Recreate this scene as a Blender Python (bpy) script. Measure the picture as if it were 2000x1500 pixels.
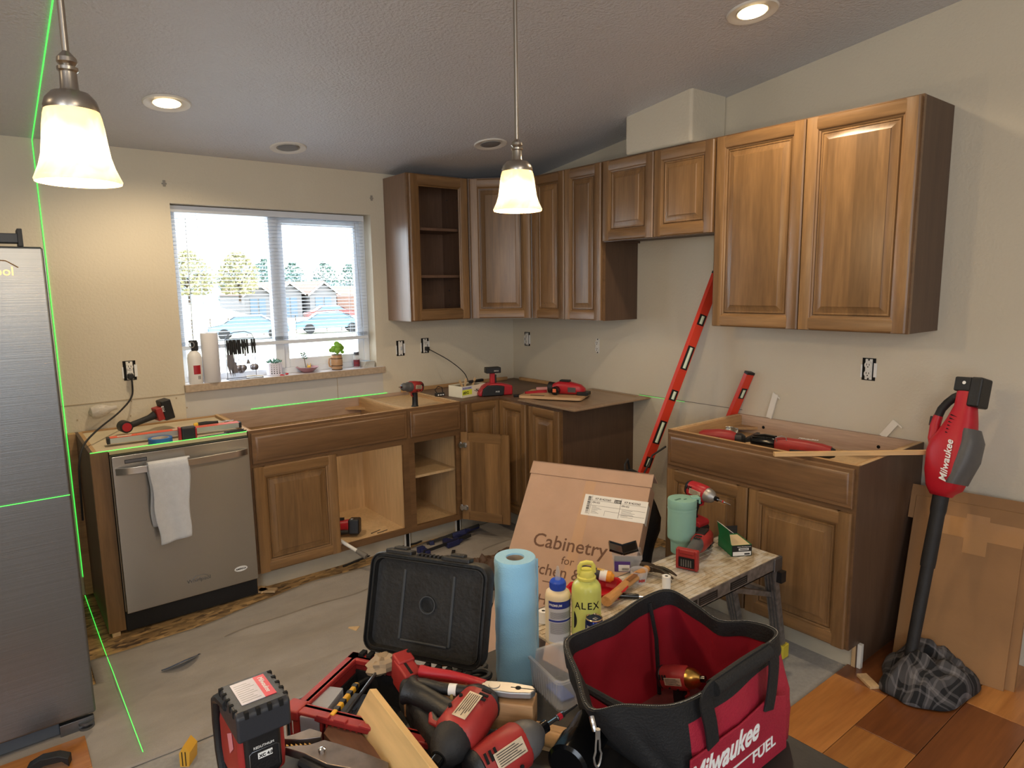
import bpy, bmesh, math, random
from mathutils import Vector, Matrix, Euler
for o in list(bpy.data.objects): bpy.data.objects.remove(o, do_unlink=True)
scene = bpy.context.scene
COL = scene.collection
random.seed(7)
V = Vector
PI = math.pi

# ------------------------------------------------------------------ camera
cam_d = bpy.data.cameras.new('camera'); cam = bpy.data.objects.new('camera', cam_d); COL.objects.link(cam)
cam_d.sensor_width = 36; cam_d.lens = 1302.41 / 2000 * 36; cam_d.clip_start = 0.02; cam_d.clip_end = 400
def _cam(yaw, pitch, roll):
    cy, sy, cp, sp = math.cos(yaw), math.sin(yaw), math.cos(pitch), math.sin(pitch)
    f = V((sy*cp, cy*cp, sp)); r = V((cy, -sy, 0)); u = r.cross(f)
    cr, sr = math.cos(roll), math.sin(roll)
    r2 = cr*r + sr*u; u2 = -sr*r + cr*u
    return Matrix((r2, u2, -f)).transposed().to_4x4()
cam.matrix_world = Matrix.Translation((-3.19857, -4.0295, 1.58256)) @ _cam(0.66814, -0.145752, -0.014823)
scene.camera = cam
scene.view_settings.view_transform = 'Standard'
scene.view_settings.look = 'None'
scene.view_settings.gamma = 1
scene.view_settings.use_curve_mapping = False
scene.view_settings.exposure = 0.30

# ------------------------------------------------------------------ world and main lights
world = bpy.data.worlds.new('overcast_sky'); scene.world = world; world.use_nodes = True
_bg = world.node_tree.nodes['Background']; _bg.inputs[0].default_value = (0.80, 0.91, 1.0, 1); _bg.inputs[1].default_value = 6.3
def area(name, loc, target, sx, sy, power, col):
    d = bpy.data.lights.new(name, 'AREA'); d.shape = 'RECTANGLE'; d.size = sx; d.size_y = sy; d.energy = power; d.color = col
    o = bpy.data.objects.new(name, d); COL.objects.link(o); o.location = loc
    o.rotation_euler = (V(target) - V(loc)).to_track_quat('-Z', 'Y').to_euler(); return o
# added cool fill lamps behind the camera, standing in for unseen windows
area('cool_fill_back_left', (-5.85, -5.2, 1.5), (-1.0, -1.5, 1.0), 2.4, 1.9, 72, (0.78, 0.88, 1.0))
area('cool_fill_back', (-3.2, -7.85, 1.6), (-1.6, -1.0, 1.2), 2.6, 1.6, 48, (0.80, 0.90, 1.0))
# added warm point lamp behind the camera, with no ceiling fixture modelled
def spot(name, loc, power, col, ang=130, rad=.05, blend=.6):
    d = bpy.data.lights.new(name, 'SPOT'); d.energy = power; d.color = col; d.spot_size = math.radians(ang); d.spot_blend = blend; d.shadow_soft_size = rad
    o = bpy.data.objects.new(name, d); COL.objects.link(o); o.location = loc; return o
def point(name, loc, power, col, rad=.04):
    d = bpy.data.lights.new(name, 'POINT'); d.energy = power; d.color = col; d.shadow_soft_size = rad
    o = bpy.data.objects.new(name, d); COL.objects.link(o); o.location = loc; return o
WARM = (1.0, 0.74, 0.44)
point('warm_fill_behind', (-2.6, -5.2, 2.5), 26, (1.0, 0.84, 0.62), .12)

# ------------------------------------------------------------------ helpers
def lin(c):
    r = []
    for x in c[:3]:
        x = x / 255.0
        r.append(x / 12.92 if x <= .04045 else ((x + .055) / 1.055) ** 2.4)
    return tuple(r) + (1.0,)

class MB:
    def __init__(s): s.v = []; s.f = []; s.m = []; s.k = 0; s.T = Matrix()
    def add(s, vs, fs):
        b = len(s.v); s.v += [tuple(s.T @ V(p)) for p in vs]
        s.f += [tuple(b + i for i in q) for q in fs]; s.m += [s.k] * len(fs); return s
    def box(s, a, b):
        x0, y0, z0 = [min(p, q) for p, q in zip(a, b)]; x1, y1, z1 = [max(p, q) for p, q in zip(a, b)]
        return s.add([(x0,y0,z0),(x1,y0,z0),(x1,y1,z0),(x0,y1,z0),(x0,y0,z1),(x1,y0,z1),(x1,y1,z1),(x0,y1,z1)],
                     [(0,3,2,1),(4,5,6,7),(0,1,5,4),(1,2,6,5),(2,3,7,6),(3,0,4,7)])
    def loft(s, rings, caps=True, closed=True):
        n = len(rings[0]); vs = [p for r in rings for p in r]; fs = []
        for i in range(len(rings) - 1):
            for j in range(n if closed else n - 1):
                a = i*n + j; b = i*n + (j+1) % n
                fs.append((a, b, b + n, a + n))
        if caps:
            fs.append(tuple(reversed(range(n)))); fs.append(tuple((len(rings)-1)*n + j for j in range(n)))
        return s.add(vs, fs)
    def lathe(s, prof, n=24, o=(0,0,0), ax=(0,0,1), caps=True):
        q = V((0,0,1)).rotation_difference(V(ax).normalized()); o = V(o)
        return s.loft([[o + q @ V((r*math.cos(2*PI*j/n), r*math.sin(2*PI*j/n), z)) for j in range(n)] for r, z in prof], caps)
    def cyl(s, p0, p1, r0, r1=None, n=16):
        r1 = r0 if r1 is None else r1; d = V(p1) - V(p0)
        return s.lathe([(r0, 0), (r1, d.length)], n, p0, d)
    def tube(s, pts, r, n=8, closed=False, flat=None):
        pts = [V(p) for p in pts]; N = len(pts); rings = []; up = None
        for i, p in enumerate(pts):
            if closed: t = (pts[(i+1) % N] - pts[i-1])
            else: t = pts[min(i+1, N-1)] - pts[max(i-1, 0)]
            t.normalize()
            if up is None: up = t.orthogonal().normalized() if flat is None else V(flat)
            up = (up - t * up.dot(t)).normalized(); w = t.cross(up)
            rr = r[i] if isinstance(r, (list, tuple)) and not isinstance(r[0], (list, tuple)) else r
            if isinstance(rr, (int, float)): ra = rb = rr
            else: ra, rb = rr[0]
            rings.append([p + up*ra*math.cos(2*PI*j/n) + w*rb*math.sin(2*PI*j/n) for j in range(n)])
        if closed: rings.append(rings[0]); return s.loft(rings, False)
        return s.loft(rings, True)
    def prism(s, poly, d0, d1, pl='xy'):
        def m(p, d): return {'xy': (p[0], p[1], d), 'xz': (p[0], d, p[1]), 'yz': (d, p[0], p[1])}[pl]
        return s.loft([[m(p, d0) for p in poly], [m(p, d1) for p in poly]])
    def sphere(s, c, r, n=16, m=10):
        if isinstance(r, (int, float)): r = (r, r, r)
        rings = []
        for i in range(1, m):
            a = PI * i / m
            rings.append([(c[0]+r[0]*math.sin(a)*math.cos(2*PI*j/n), c[1]+r[1]*math.sin(a)*math.sin(2*PI*j/n), c[2]-r[2]*math.cos(a)) for j in range(n)])
        return s.loft(rings)
    def grid(s, fn, nx, ny):
        vs = [fn(i/nx, j/ny) for j in range(ny+1) for i in range(nx+1)]
        return s.add(vs, [(j*(nx+1)+i, j*(nx+1)+i+1, (j+1)*(nx+1)+i+1, (j+1)*(nx+1)+i) for j in range(ny) for i in range(nx)])

def part(name, mb, mat, parent=None, bevel=0, seg=2, smooth=True, solid=0, sub=0, loc=None, rot=None, angle=35):
    me = bpy.data.meshes.new(name); me.from_pydata(mb.v, [], mb.f)
    mats = mat if isinstance(mat, (list, tuple)) else [mat]
    for m in mats: me.materials.append(m)
    if len(mats) > 1: me.polygons.foreach_set('material_index', mb.m)
    bm = bmesh.new(); bm.from_mesh(me); bmesh.ops.recalc_face_normals(bm, faces=bm.faces); bm.to_mesh(me); bm.free()
    if smooth:
        me.shade_smooth(); me.set_sharp_from_angle(angle=math.radians(angle))
    me.update()
    o = bpy.data.objects.new(name, me); COL.objects.link(o)
    if parent: o.parent = parent
    if loc is not None: o.location = loc
    if rot is not None: o.rotation_euler = rot
    if solid:
        q = o.modifiers.new('solid', 'SOLIDIFY'); q.thickness = solid; q.offset = 0
    if bevel:
        q = o.modifiers.new('bevel', 'BEVEL'); q.width = bevel; q.segments = seg; q.limit_method = 'ANGLE'; q.angle_limit = math.radians(40); q.harden_normals = True
    if sub:
        q = o.modifiers.new('sub', 'SUBSURF'); q.levels = sub; q.render_levels = sub
    return o

def frame(loc, x=(1,0,0), z=(0,0,1)):
    x = V(x).normalized(); z = V(z); z = (z - x * z.dot(x)).normalized(); y = z.cross(x)
    m = Matrix((x, y, z)).transposed().to_4x4(); return Matrix.Translation(V(loc)) @ m

def tag(o, label, cat, group=None, kind=None):
    if label: o['label'] = label
    if cat: o['category'] = cat
    if group: o['group'] = group
    if kind: o['kind'] = kind
    return o
def thing(name, label, cat, loc=(0,0,0), rotz=0, group=None, mw=None):
    o = bpy.data.objects.new(name, None); COL.objects.link(o); o.empty_display_size = .05
    if mw is not None: o.matrix_world = mw
    else: o.location = loc; o.rotation_euler = (0, 0, rotz)
    return tag(o, label, cat, group)
def struct(name, mb, mat, **k):
    o = part(name, mb, mat, **k); o['kind'] = 'structure'; return o

def text(name, s, size, mat, parent, mw, ext=.0004, shear=0, weight=0, align='LEFT', sx=1.0, space=1.0):
    c = bpy.data.curves.new('t', 'FONT'); c.body = s; c.size = size; c.extrude = ext; c.shear = shear; c.offset = weight
    c.align_x = align; c.resolution_u = 3; c.space_character = space
    t = bpy.data.objects.new('t', c); COL.objects.link(t)
    me = bpy.data.meshes.new_from_object(t); bpy.data.objects.remove(t)
    me.transform(Matrix.Diagonal((sx, 1, 1, 1)))
    me.materials.clear(); me.materials.append(mat)
    o = bpy.data.objects.new(name, me); COL.objects.link(o); o.parent = parent
    o.matrix_local = mw if isinstance(mw, Matrix) else Matrix.Translation(mw)
    return o
def face(loc, normal, up=(0,0,1)):
    """matrix whose local x runs right, y up, z out along the normal"""
    n = V(normal).normalized(); u = V(up); u = (u - n*u.dot(n)).normalized(); r = u.cross(n)
    return Matrix.Translation(V(loc)) @ Matrix((r, u, n)).transposed().to_4x4()

# ------------------------------------------------------------------ materials
def nt(name):
    m = bpy.data.materials.new(name); m.use_nodes = True; t = m.node_tree
    return m, t, t.nodes['Principled BSDF']
def mat(name, c, rough=.5, metal=0, var=0, vs=6, bump=0, bs=60, bd=.004, spec=None, coat=0, trans=0, ior=1.45, emit=0, ec=None, alpha=1, stretch=None, sheen=0, rv=0, aniso=0):
    m, t, b = nt(name); N, L = t.nodes, t.links; col = lin(c)
    b.inputs['Base Color'].default_value = col; b.inputs['Roughness'].default_value = rough; b.inputs['Metallic'].default_value = metal
    if spec is not None: b.inputs['Specular IOR Level'].default_value = spec
    b.inputs['Coat Weight'].default_value = coat; b.inputs['Transmission Weight'].default_value = trans; b.inputs['IOR'].default_value = ior
    b.inputs['Alpha'].default_value = alpha; b.inputs['Sheen Weight'].default_value = sheen
    if aniso:
        b.inputs['Anisotropic'].default_value = aniso; tg = N.new('ShaderNodeTangent'); tg.direction_type = 'RADIAL'; tg.axis = 'Z'; L.new(tg.outputs[0], b.inputs['Tangent']); b.inputs['Anisotropic Rotation'].default_value = .25
    if emit: b.inputs['Emission Color'].default_value = lin(ec or c); b.inputs['Emission Strength'].default_value = emit
    if var or bump or rv:
        tc = N.new('ShaderNodeTexCoord'); mp = N.new('ShaderNodeMapping'); L.new(tc.outputs['Object'], mp.inputs[0])
        if stretch: mp.inputs['Scale'].default_value = stretch
    if var:
        n = N.new('ShaderNodeTexNoise'); n.inputs['Scale'].default_value = vs; n.inputs['Detail'].default_value = 6; L.new(mp.outputs[0], n.inputs['Vector'])
        mr = N.new('ShaderNodeMapRange'); mr.inputs[1].default_value = .3; mr.inputs[2].default_value = .7; mr.inputs[3].default_value = 1 - var; mr.inputs[4].default_value = 1 + var
        L.new(n.outputs[0], mr.inputs[0])
        mx = N.new('ShaderNodeVectorMath'); mx.operation = 'SCALE'; mx.inputs[0].default_value = col[:3]; L.new(mr.outputs[0], mx.inputs['Scale']); L.new(mx.outputs[0], b.inputs['Base Color'])
    if rv:
        n = N.new('ShaderNodeTexNoise'); n.inputs['Scale'].default_value = vs*1.7; n.inputs['Detail'].default_value = 5; L.new(mp.outputs[0], n.inputs['Vector'])
        mr = N.new('ShaderNodeMapRange'); mr.inputs[1].default_value = .3; mr.inputs[2].default_value = .7; mr.inputs[3].default_value = rough - rv; mr.inputs[4].default_value = rough + rv
        L.new(n.outputs[0], mr.inputs[0]); L.new(mr.outputs[0], b.inputs['Roughness'])
    if bump:
        n = N.new('ShaderNodeTexNoise'); n.inputs['Scale'].default_value = bs; n.inputs['Detail'].default_value = 3; L.new(mp.outputs[0], n.inputs['Vector'])
        bp = N.new('ShaderNodeBump'); bp.inputs['Strength'].default_value = bump; bp.inputs['Distance'].default_value = bd
        L.new(n.outputs[0], bp.inputs['Height']); L.new(bp.outputs[0], b.inputs['Normal'])
    return m

def wood(name, c1, c2, axis='z', rough=.42, boards=0.0, scale=1.0, rnd=.12, dark=None, coat=0.0, bump=.08):
    """stretched grain running along the axis, a tone of its own for each object and, if boards is set, for each glued stave"""
    m, t, b = nt(name); N, L = t.nodes, t.links
    tc = N.new('ShaderNodeTexCoord'); oi = N.new('ShaderNodeObjectInfo')
    mp = N.new('ShaderNodeMapping'); L.new(tc.outputs['Object'], mp.inputs[0])
    k = {'x': (1.1, 14, 14), 'y': (14, 1.1, 14), 'z': (14, 14, 1.1)}[axis]
    mp.inputs['Scale'].default_value = [q*scale for q in k]
    n = N.new('ShaderNodeTexNoise'); n.noise_dimensions = '4D'; n.inputs['Scale'].default_value = 1.0; n.inputs['Detail'].default_value = 7; n.inputs['Distortion'].default_value = .9; n.inputs['Roughness'].default_value = .6
    L.new(mp.outputs[0], n.inputs['Vector'])
    ml = N.new('ShaderNodeMath'); ml.operation = 'MULTIPLY'; ml.inputs[1].default_value = 37.0; L.new(oi.outputs['Random'], ml.inputs[0]); L.new(ml.outputs[0], n.inputs['W'])
    fine = N.new('ShaderNodeTexNoise'); fine.inputs['Scale'].default_value = 9; fine.inputs['Detail'].default_value = 4; L.new(mp.outputs[0], fine.inputs['Vector'])
    r = N.new('ShaderNodeValToRGB'); r.color_ramp.elements[0].position = .3; r.color_ramp.elements[1].position = .72
    r.color_ramp.elements[0].color = lin(c2); r.color_ramp.elements[1].color = lin(c1); L.new(n.outputs[0], r.inputs[0])
    f1 = N.new('ShaderNodeMapRange'); f1.inputs[1].default_value = .3; f1.inputs[2].default_value = .7; f1.inputs[3].default_value = .88; f1.inputs[4].default_value = 1.08; L.new(fine.outputs[0], f1.inputs[0])
    f2 = N.new('ShaderNodeMapRange'); f2.inputs[3].default_value = 1 - rnd; f2.inputs[4].default_value = 1 + rnd; L.new(oi.outputs['Random'], f2.inputs[0])
    mm = N.new('ShaderNodeMath'); mm.operation = 'MULTIPLY'; L.new(f1.outputs[0], mm.inputs[0]); L.new(f2.outputs[0], mm.inputs[1]); last = mm
    if boards:
        sp = N.new('ShaderNodeSeparateXYZ'); L.new(tc.outputs['Object'], sp.inputs[0])
        dv = N.new('ShaderNodeMath'); dv.operation = 'DIVIDE'; dv.inputs[1].default_value = boards; L.new(sp.outputs[{'z': 0, 'x': 2, 'y': 0}[axis]], dv.inputs[0])
        ad = N.new('ShaderNodeMath'); ad.operation = 'ADD'; L.new(dv.outputs[0], ad.inputs[0]); L.new(ml.outputs[0], ad.inputs[1])
        fl = N.new('ShaderNodeMath'); fl.operation = 'FLOOR'; L.new(ad.outputs[0], fl.inputs[0])
        wn = N.new('ShaderNodeTexWhiteNoise'); wn.noise_dimensions = '1D'; L.new(fl.outputs[0], wn.inputs['W'])
        f3 = N.new('ShaderNodeMapRange'); f3.inputs[3].default_value = .84; f3.inputs[4].default_value = 1.16; L.new(wn.outputs[0], f3.inputs[0])
        m2 = N.new('ShaderNodeMath'); m2.operation = 'MULTIPLY'; L.new(last.outputs[0], m2.inputs[0]); L.new(f3.outputs[0], m2.inputs[1]); last = m2
    sc = N.new('ShaderNodeVectorMath'); sc.operation = 'SCALE'; L.new(r.outputs[0], sc.inputs[0]); L.new(last.outputs[0], sc.inputs['Scale'])
    L.new(sc.outputs[0], b.inputs['Base Color']); b.inputs['Roughness'].default_value = rough; b.inputs['Coat Weight'].default_value = coat; b.inputs['Coat Roughness'].default_value = .3
    bp = N.new('ShaderNodeBump'); bp.inputs['Strength'].default_value = bump; bp.inputs['Distance'].default_value = .002; L.new(n.outputs[0], bp.inputs['Height']); L.new(bp.outputs[0], b.inputs['Normal'])
    return m

CW1, CW2 = (150,113,72), (104,75,45)
M = {}
M['wz'] = wood('cherry_vertical', CW1, CW2, 'z', .38, coat=.25)
M['wx'] = wood('cherry_horizontal', CW1, CW2, 'x', .38, coat=.25)
M['wpan'] = wood('cherry_staves', CW1, CW2, 'z', .36, boards=.085, coat=.25)
M['wlam'] = wood('cabinet_side_laminate', (92,70,54), (78,58,45), 'z', .5, scale=.8, rnd=.05, bump=.02)
M['wfr'] = wood('drawer_cherry', (124,91,60), (95,68,43), 'x', .38, coat=.25)
M['birch'] = wood('birch_ply', (214,182,138), (196,162,118), 'z', .55, rnd=.06, scale=.6, bump=.03)
M['pine'] = wood('raw_pine', (196,158,112), (168,128,84), 'x', .6, rnd=.08)
M['piney'] = wood('raw_pine_deep', (196,158,112), (168,128,84), 'y', .6, rnd=.08)
M['rail'] = wood('pinkish_back_rail', (200,174,152), (172,142,120), 'x', .6, rnd=.05)
M['toe'] = mat('toe_board', (186,176,156), .7, var=.08)
M['wall'] = mat('wall_paint', (208,198,178), .62, bump=.32, bs=75, bd=.006, var=.02, vs=3)
M['ceil'] = mat('ceiling_paint', (206,207,212), .5, bump=.7, bs=80, bd=.009, var=.02, vs=3)
M['patch'] = mat('bare_drywall', (196,192,186), .8, var=.04, vs=5)
M['white'] = mat('white_vinyl', (226,230,236), .35)
M['chrome'] = mat('chrome', (210,210,212), .2, 1)
M['nickel'] = mat('brushed_nickel', (176,168,158), .32, 1)
M['steel'] = mat('brushed_stainless', (186,184,182), .27, 1, var=.03, vs=1.2, aniso=.9)
M['bar'] = mat('polished_bar', (214,212,208), .22, 1)
M['fsteel'] = mat('fridge_stainless', (132,134,136), .36, 1, bump=.10, bs=2.2, stretch=(1.0, 1.0, 160), var=.06, vs=1.0)
M['black'] = mat('black_plastic', (26,26,28), .45, bump=.15, bs=300)
M['blackg'] = mat('gloss_black', (14,14,15), .15)
M['rub'] = mat('black_rubber', (32,31,32), .62, var=.2, vs=20, bump=.2, bs=200)
M['red'] = mat('tool_red', (168,32,42), .38, var=.06, vs=15)
M['dred'] = mat('worn_tool_red', (152,44,42), .45, var=.14, vs=18)
M['dark'] = mat('dark_void', (12,11,11), .9)
M['ink'] = mat('black_print', (24,22,22), .6)
M['print'] = mat('white_print', (232,232,230), .5)
M['paper'] = mat('label_white', (226,224,220), .6)
M['card'] = mat('cardboard', (180,148,126), .75, var=.05, vs=9, bump=.15, bs=40)
M['card2'] = mat('brown_cardboard', (150,110,70), .72, var=.07, vs=6, bump=.2, bs=30)
M['cardink'] = mat('cardboard_print', (104,74,58), .8)
M['tape'] = mat('packing_tape', (176,130,84), .12, coat=.6, bump=.25, bs=25)
M['outl'] = mat('outlet_white', (224,220,212), .4)
M['gray'] = mat('grey_metal', (120,122,126), .35, .9)
M['laser'] = mat('laser_strip_glow', (120,255,120), .5, emit=.9, ec=(70,255,90))  # glow of the strips that replace projected laser light
# ------------------------------------------------------------------ room shell
def roofz(y): return 2.316 - .127*y if y > -5 else 2.951
WX0, WX1, WZ0, WZ1 = -2.345, -1.165, 1.064, 2.052
b = MB()
b.box((-6, 0, 0), (WX0, .15, 2.6)); b.box((WX1, 0, 0), (0.15, .15, 2.6)); b.box((WX0, 0, 0), (WX1, .15, 1.022)); b.box((WX0, 0, WZ1), (WX1, .15, 2.6))
struct('wall_back', b, M['wall'], smooth=False)
b = MB(); b.prism([(0,0),(-8,0),(-8,3.3),(0,3.3)], 0, .15, 'yz'); struct('wall_right', b, M['wall'], smooth=False)
b = MB(); b.box((-6.15, -8, 0), (-6, .15, 3.3)); struct('wall_left', b, M['wall'], smooth=False)
b = MB(); b.box((-6.15, -8.15, 0), (.15, -8, 3.3)); struct('wall_front', b, M['wall'], smooth=False)
b = MB(); b.prism([(.15, roofz(.15)), (-5, roofz(-5.001)), (-8.15, 2.951), (-8.15, 3.1), (-5, 3.1), (.15, 2.45)], -6.15, .15, 'yz')
struct('ceiling', b, M['ceil'], smooth=False)
# boxed duct chase above the wall cabinets
b = MB(); b.box((-.3, -1.845, 2.29), (0, -1.40, 2.7)); struct('trim_1', b, M['wall'], bevel=.018, seg=3)

# floor: dirty subfloor, grey underlay paper, planks where the flooring survives
m, t, bs_ = nt('subfloor'); N, L = t.nodes, t.links
tc = N.new('ShaderNodeTexCoord'); vo = N.new('ShaderNodeTexVoronoi'); vo.inputs['Scale'].default_value = 26; no = N.new('ShaderNodeTexNoise'); no.inputs['Scale'].default_value = 5; no.inputs['Detail'].default_value = 8
mp = N.new('ShaderNodeMapping'); mp.inputs['Scale'].default_value = (1, 2.4, 1); L.new(tc.outputs['Object'], mp.inputs[0]); L.new(mp.outputs[0], vo.inputs['Vector']); L.new(tc.outputs['Object'], no.inputs['Vector'])
mx = N.new('ShaderNodeMix'); mx.data_type = 'RGBA'; mx.inputs[0].default_value = .55; L.new(vo.outputs['Color'], mx.inputs[6]); L.new(no.outputs[0], mx.inputs[7])
bw = N.new('ShaderNodeRGBToBW'); L.new(mx.outputs[2], bw.inputs[0])
r = N.new('ShaderNodeValToRGB'); r.color_ramp.elements[0].position = .25; r.color_ramp.elements[1].position = .75; r.color_ramp.elements[0].color = lin((70,52,36)); r.color_ramp.elements[1].color = lin((196,158,104)); L.new(bw.outputs[0], r.inputs[0]); L.new(r.outputs[0], bs_.inputs['Base Color']); bs_.inputs['Roughness'].default_value = .8
M['sub'] = m
b = MB(); b.box((-6.15, -8.15, -.15), (.15, .15, 0)); floor = struct('floor', b, M['sub'], smooth=False)
M['under'] = mat('grey_underlay', (150,143,136), .72, var=.08, vs=7, bump=.35, bs=120, stretch=(1, 2.2, 1))
M['under2'] = mat('pale_underlay', (150,148,146), .75, var=.09, vs=60, bump=.3, bs=200)
def sheet(name, x0, x1, yb0, yb1, yf, z, m, label, amp, seed, cat='floor paper'):
    rn = random.Random(seed); ph = [rn.uniform(0, 6) for _ in range(6)]
    def fn(u, v):
        x = x0 + (x1-x0)*u; yb = yb0 + (yb1-yb0)*u + .012*math.sin(x*6+ph[0]) + .006*math.sin(x*17+ph[1]); y = yf + (yb-yf)*v
        h = amp*(max(0, math.sin(x*3.1+y*5+ph[2]))**3*.6 + max(0, math.sin(y*9 - x*1.3+ph[3]))**6*.5)
        e = math.exp(-((1-v)*(yb-yf)/.05)**2)*amp*.9*max(0, math.sin(x*4.3+ph[4]))
        return (x, y, z + h + e)
    b = MB(); b.grid(fn, 70, 40); o = part(name, b, m, solid=.0015, angle=60); return tag(o, label, cat)
sheet('floor_paper', -2.985, -.52, -.80, -.50, -1.66, .002, M['under'], 'wrinkled grey protective paper over the floor beside the dishwasher and sink cabinet', .015, 3)
sheet('floor_paper', -3.4, -.52, -1.00, -.86, -1.64, .0035, M['under'], 'upper overlapping sheet of grey floor paper with a pale ridge along its back edge', .018, 5)
sheet('floor_underlay', -4.2, -.10, -1.58, -1.55, -2.862, .0015, M['under2'], 'pale speckled underlay sheet on the floor between the toolbox and the stepladder bench', .003, 9, 'floor underlay')
# torn curl of the paper
b = MB(); b.grid(lambda u, v: (-2.76 + .16*u + .012*v*math.sin(u*3), -1.075 + .028*u*u - v*.045*math.sin(PI*min(1, u*1.05+.02))**.7, .014 + .026*math.sin(PI*v*.5)*math.sin(PI*u)), 16, 6)
tag(part('paper_scrap', b, mat('blue_grey_film', (62,74,96), .35, var=.2), solid=.001), 'dark curled scrap of torn film lying on the grey floor paper', 'scrap')
# planks
planks_mat = wood('honey_plank', (196,134,72), (146,88,42), 'x', .22, rnd=.20, scale=.55, coat=.4)
planks_mat2 = wood('dark_walnut_plank', (140,84,44), (92,50,26), 'x', .22, rnd=.12, scale=.55, coat=.4)
def plank(x0, x1, y0, y1, m):
    b = MB(); b.box((x0+.001, y0+.001, .0005), (x1-.001, y1-.001, .012)); o = part('plank', b, m, floor, bevel=.0015, smooth=False)
rows = [-2.866, -3.066, -3.268, -3.47, -3.672, -3.874, -4.076]
ends = [[-3.2,-1.9,-.635,0],[-3.0,-1.7,-.90,0],[-3.3,-1.25,-.45,0],[-2.2,-.95,0],[-2.4,-1.3,0],[-2.0,-1.1,0]]
for i in range(6):
    e = ends[i]
    for j in range(len(e)-1): plank(e[j], e[j+1], rows[i+1], rows[i], planks_mat2 if (j == len(e)-2 and i < 2) or (i + j) % 4 == 3 else planks_mat)
for i, yy in enumerate([-1.352, -1.552, -1.752, -1.952]): plank(-4.1, -3.06 + (.0 if i != 1 else .0), yy-.2, yy, planks_mat)

# drywall patches and score lines on the stripped wall
b = MB(); b.box((-2.352, -.0015, .86), (-1.125, 0, 1.021)); struct('trim_2', b, M['patch'], smooth=False)
b = MB(); b.box((-1.452, -.003, .86), (-1.449, 0, 1.022)); b.box((-2.96, -.003, 1.012), (-2.352, 0, 1.015)); b.box((-2.96, -.003, .3), (-2.957, 0, 1.012))
for x, z in [(-2.87,.93),(-2.45,.955),(-2.40,.99),(-2.35,.93),(-2.62,1.0),(-2.63,.92)]: b.box((x, -.003, z), (x+.006, 0, z+.008))
struct('trim_3', b, mat('old_caulk_line', (168,150,122), .8), smooth=False)
b = MB(); b.box((-.002, -1.27, .895), (0, -2.0, .898)); struct('trim_4', b, mat('pencil_line', (120,112,104), .8), smooth=False)

# ------------------------------------------------------------------ window
wf = MB(); W0, W1, Z0, Z1 = WX0, WX1, WZ0, WZ1
yb0, yb1 = .095, .15
wf.box((W0, yb0, Z0), (W0+.04, yb1, Z1)); wf.box((W1-.04, yb0, Z0), (W1, yb1, Z1)); wf.box((W0+.04, yb0, Z0), (W1-.04, yb1, Z0+.035)); wf.box((W0+.04, yb0, Z1-.04), (W1-.04, yb1, Z1))
win = struct('window_1', wf, M['white'], bevel=.003)
b = MB(); b.box((-1.80, .085, Z0+.035), (-1.745, .14, Z1-.04)); part('mullion', b, M['white'], win, bevel=.003)
b = MB()
for (a, c) in ((-1.745, W1-.04),):
    b.box((a, .10, Z0+.035), (a+.035, .13, Z1-.04)); b.box((c-.04, .10, Z0+.035), (c, .13, Z1-.04)); b.box((a+.035, .10, Z0+.035), (c-.04, .13, Z0+.09)); b.box((a+.035, .10, Z1-.08), (c-.04, .13, Z1-.04))
part('sash', b, M['white'], win, bevel=.003)
gl, t, bb = nt('window_glass'); bb.inputs['Base Color'].default_value = (1,1,1,1); bb.inputs['Roughness'].default_value = 0; bb.inputs['Transmission Weight'].default_value = 1; bb.inputs['IOR'].default_value = 1.02
M['glass'] = gl
for a, c, y in ((W0+.04, -1.80, .135), (-1.71, W1-.08, .115)):
    b = MB(); b.box((a, y, Z0+.035), (c, y+.003, Z1-.04)); part('pane', b, gl, win, smooth=False)
M['sillm'] = mat('beige_laminate', (176,156,134), .45, var=.14, vs=60)
M['silltop'] = mat('sill_top', (214,210,212), .3, var=.05, vs=50)
b = MB(); b.box((-2.352, -.03, 1.022), (-1.118, .0, 1.0635)); b.box((W0, 0, 1.022), (W1, .15, 1.0635)); s_ = struct('trim_5', b, M['sillm'], bevel=.002)
b = MB(); b.box((-2.350, -.028, 1.0635), (-1.120, .0, 1.0645)); b.box((W0+.001, 0, 1.0635), (W1-.001, .095, 1.0645)); part('sill_top', b, M['silltop'], s_, smooth=False)

bl = thing('window_blind', 'white horizontal mini blind lowered over most of the window above the sill', 'blind', (0, .0735, 0))
wt = mat('blind_white', (216,222,232), .45)
b = MB(); b.box((W0+.006, -.018, 2.012), (W1-.02, .02, 2.048)); part('head_rail', b, wt, bl, bevel=.002)
b = MB(); b.prism([(-.0125,0),(-.006,.0022),(0,.003),(.006,.0022),(.0125,0),(.006,.0012),(0,.002),(-.006,.0012)], W0+.010, W1-.022, 'yz'); sl0 = part('slat', b, wt, bl, smooth=True)
zs = [2.0 - i*.0212 for i in range(33)] + [1.297, 1.291, 1.285, 1.279]
for i, z in enumerate(zs):
    o = sl0 if i == 0 else sl0.copy()
    if i: COL.objects.link(o); o.parent = bl
    o.location = (0, 0, z); o.rotation_euler = (math.radians(-6), 0, 0)
b = MB(); b.box((W0+.008, -.014, 1.250), (W1-.02, .014, 1.272)); part('bottom_rail', b, wt, bl, bevel=.004)
for x in (-2.20, -1.755, -1.30):
    b = MB(); b.cyl((x, -.012, 1.27), (x, -.012, 2.02), .0009, n=5); b.cyl((x, .012, 1.27), (x, .012, 2.02), .0009, n=5); part('ladder_cord', b, wt, bl)
b = MB(); b.cyl((-2.262, -.02, 1.98), (-2.275, -.024, 1.12), .0022, n=6); part('tilt_wand', b, mat('clear_wand', (190,200,210), .2), bl)
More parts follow.
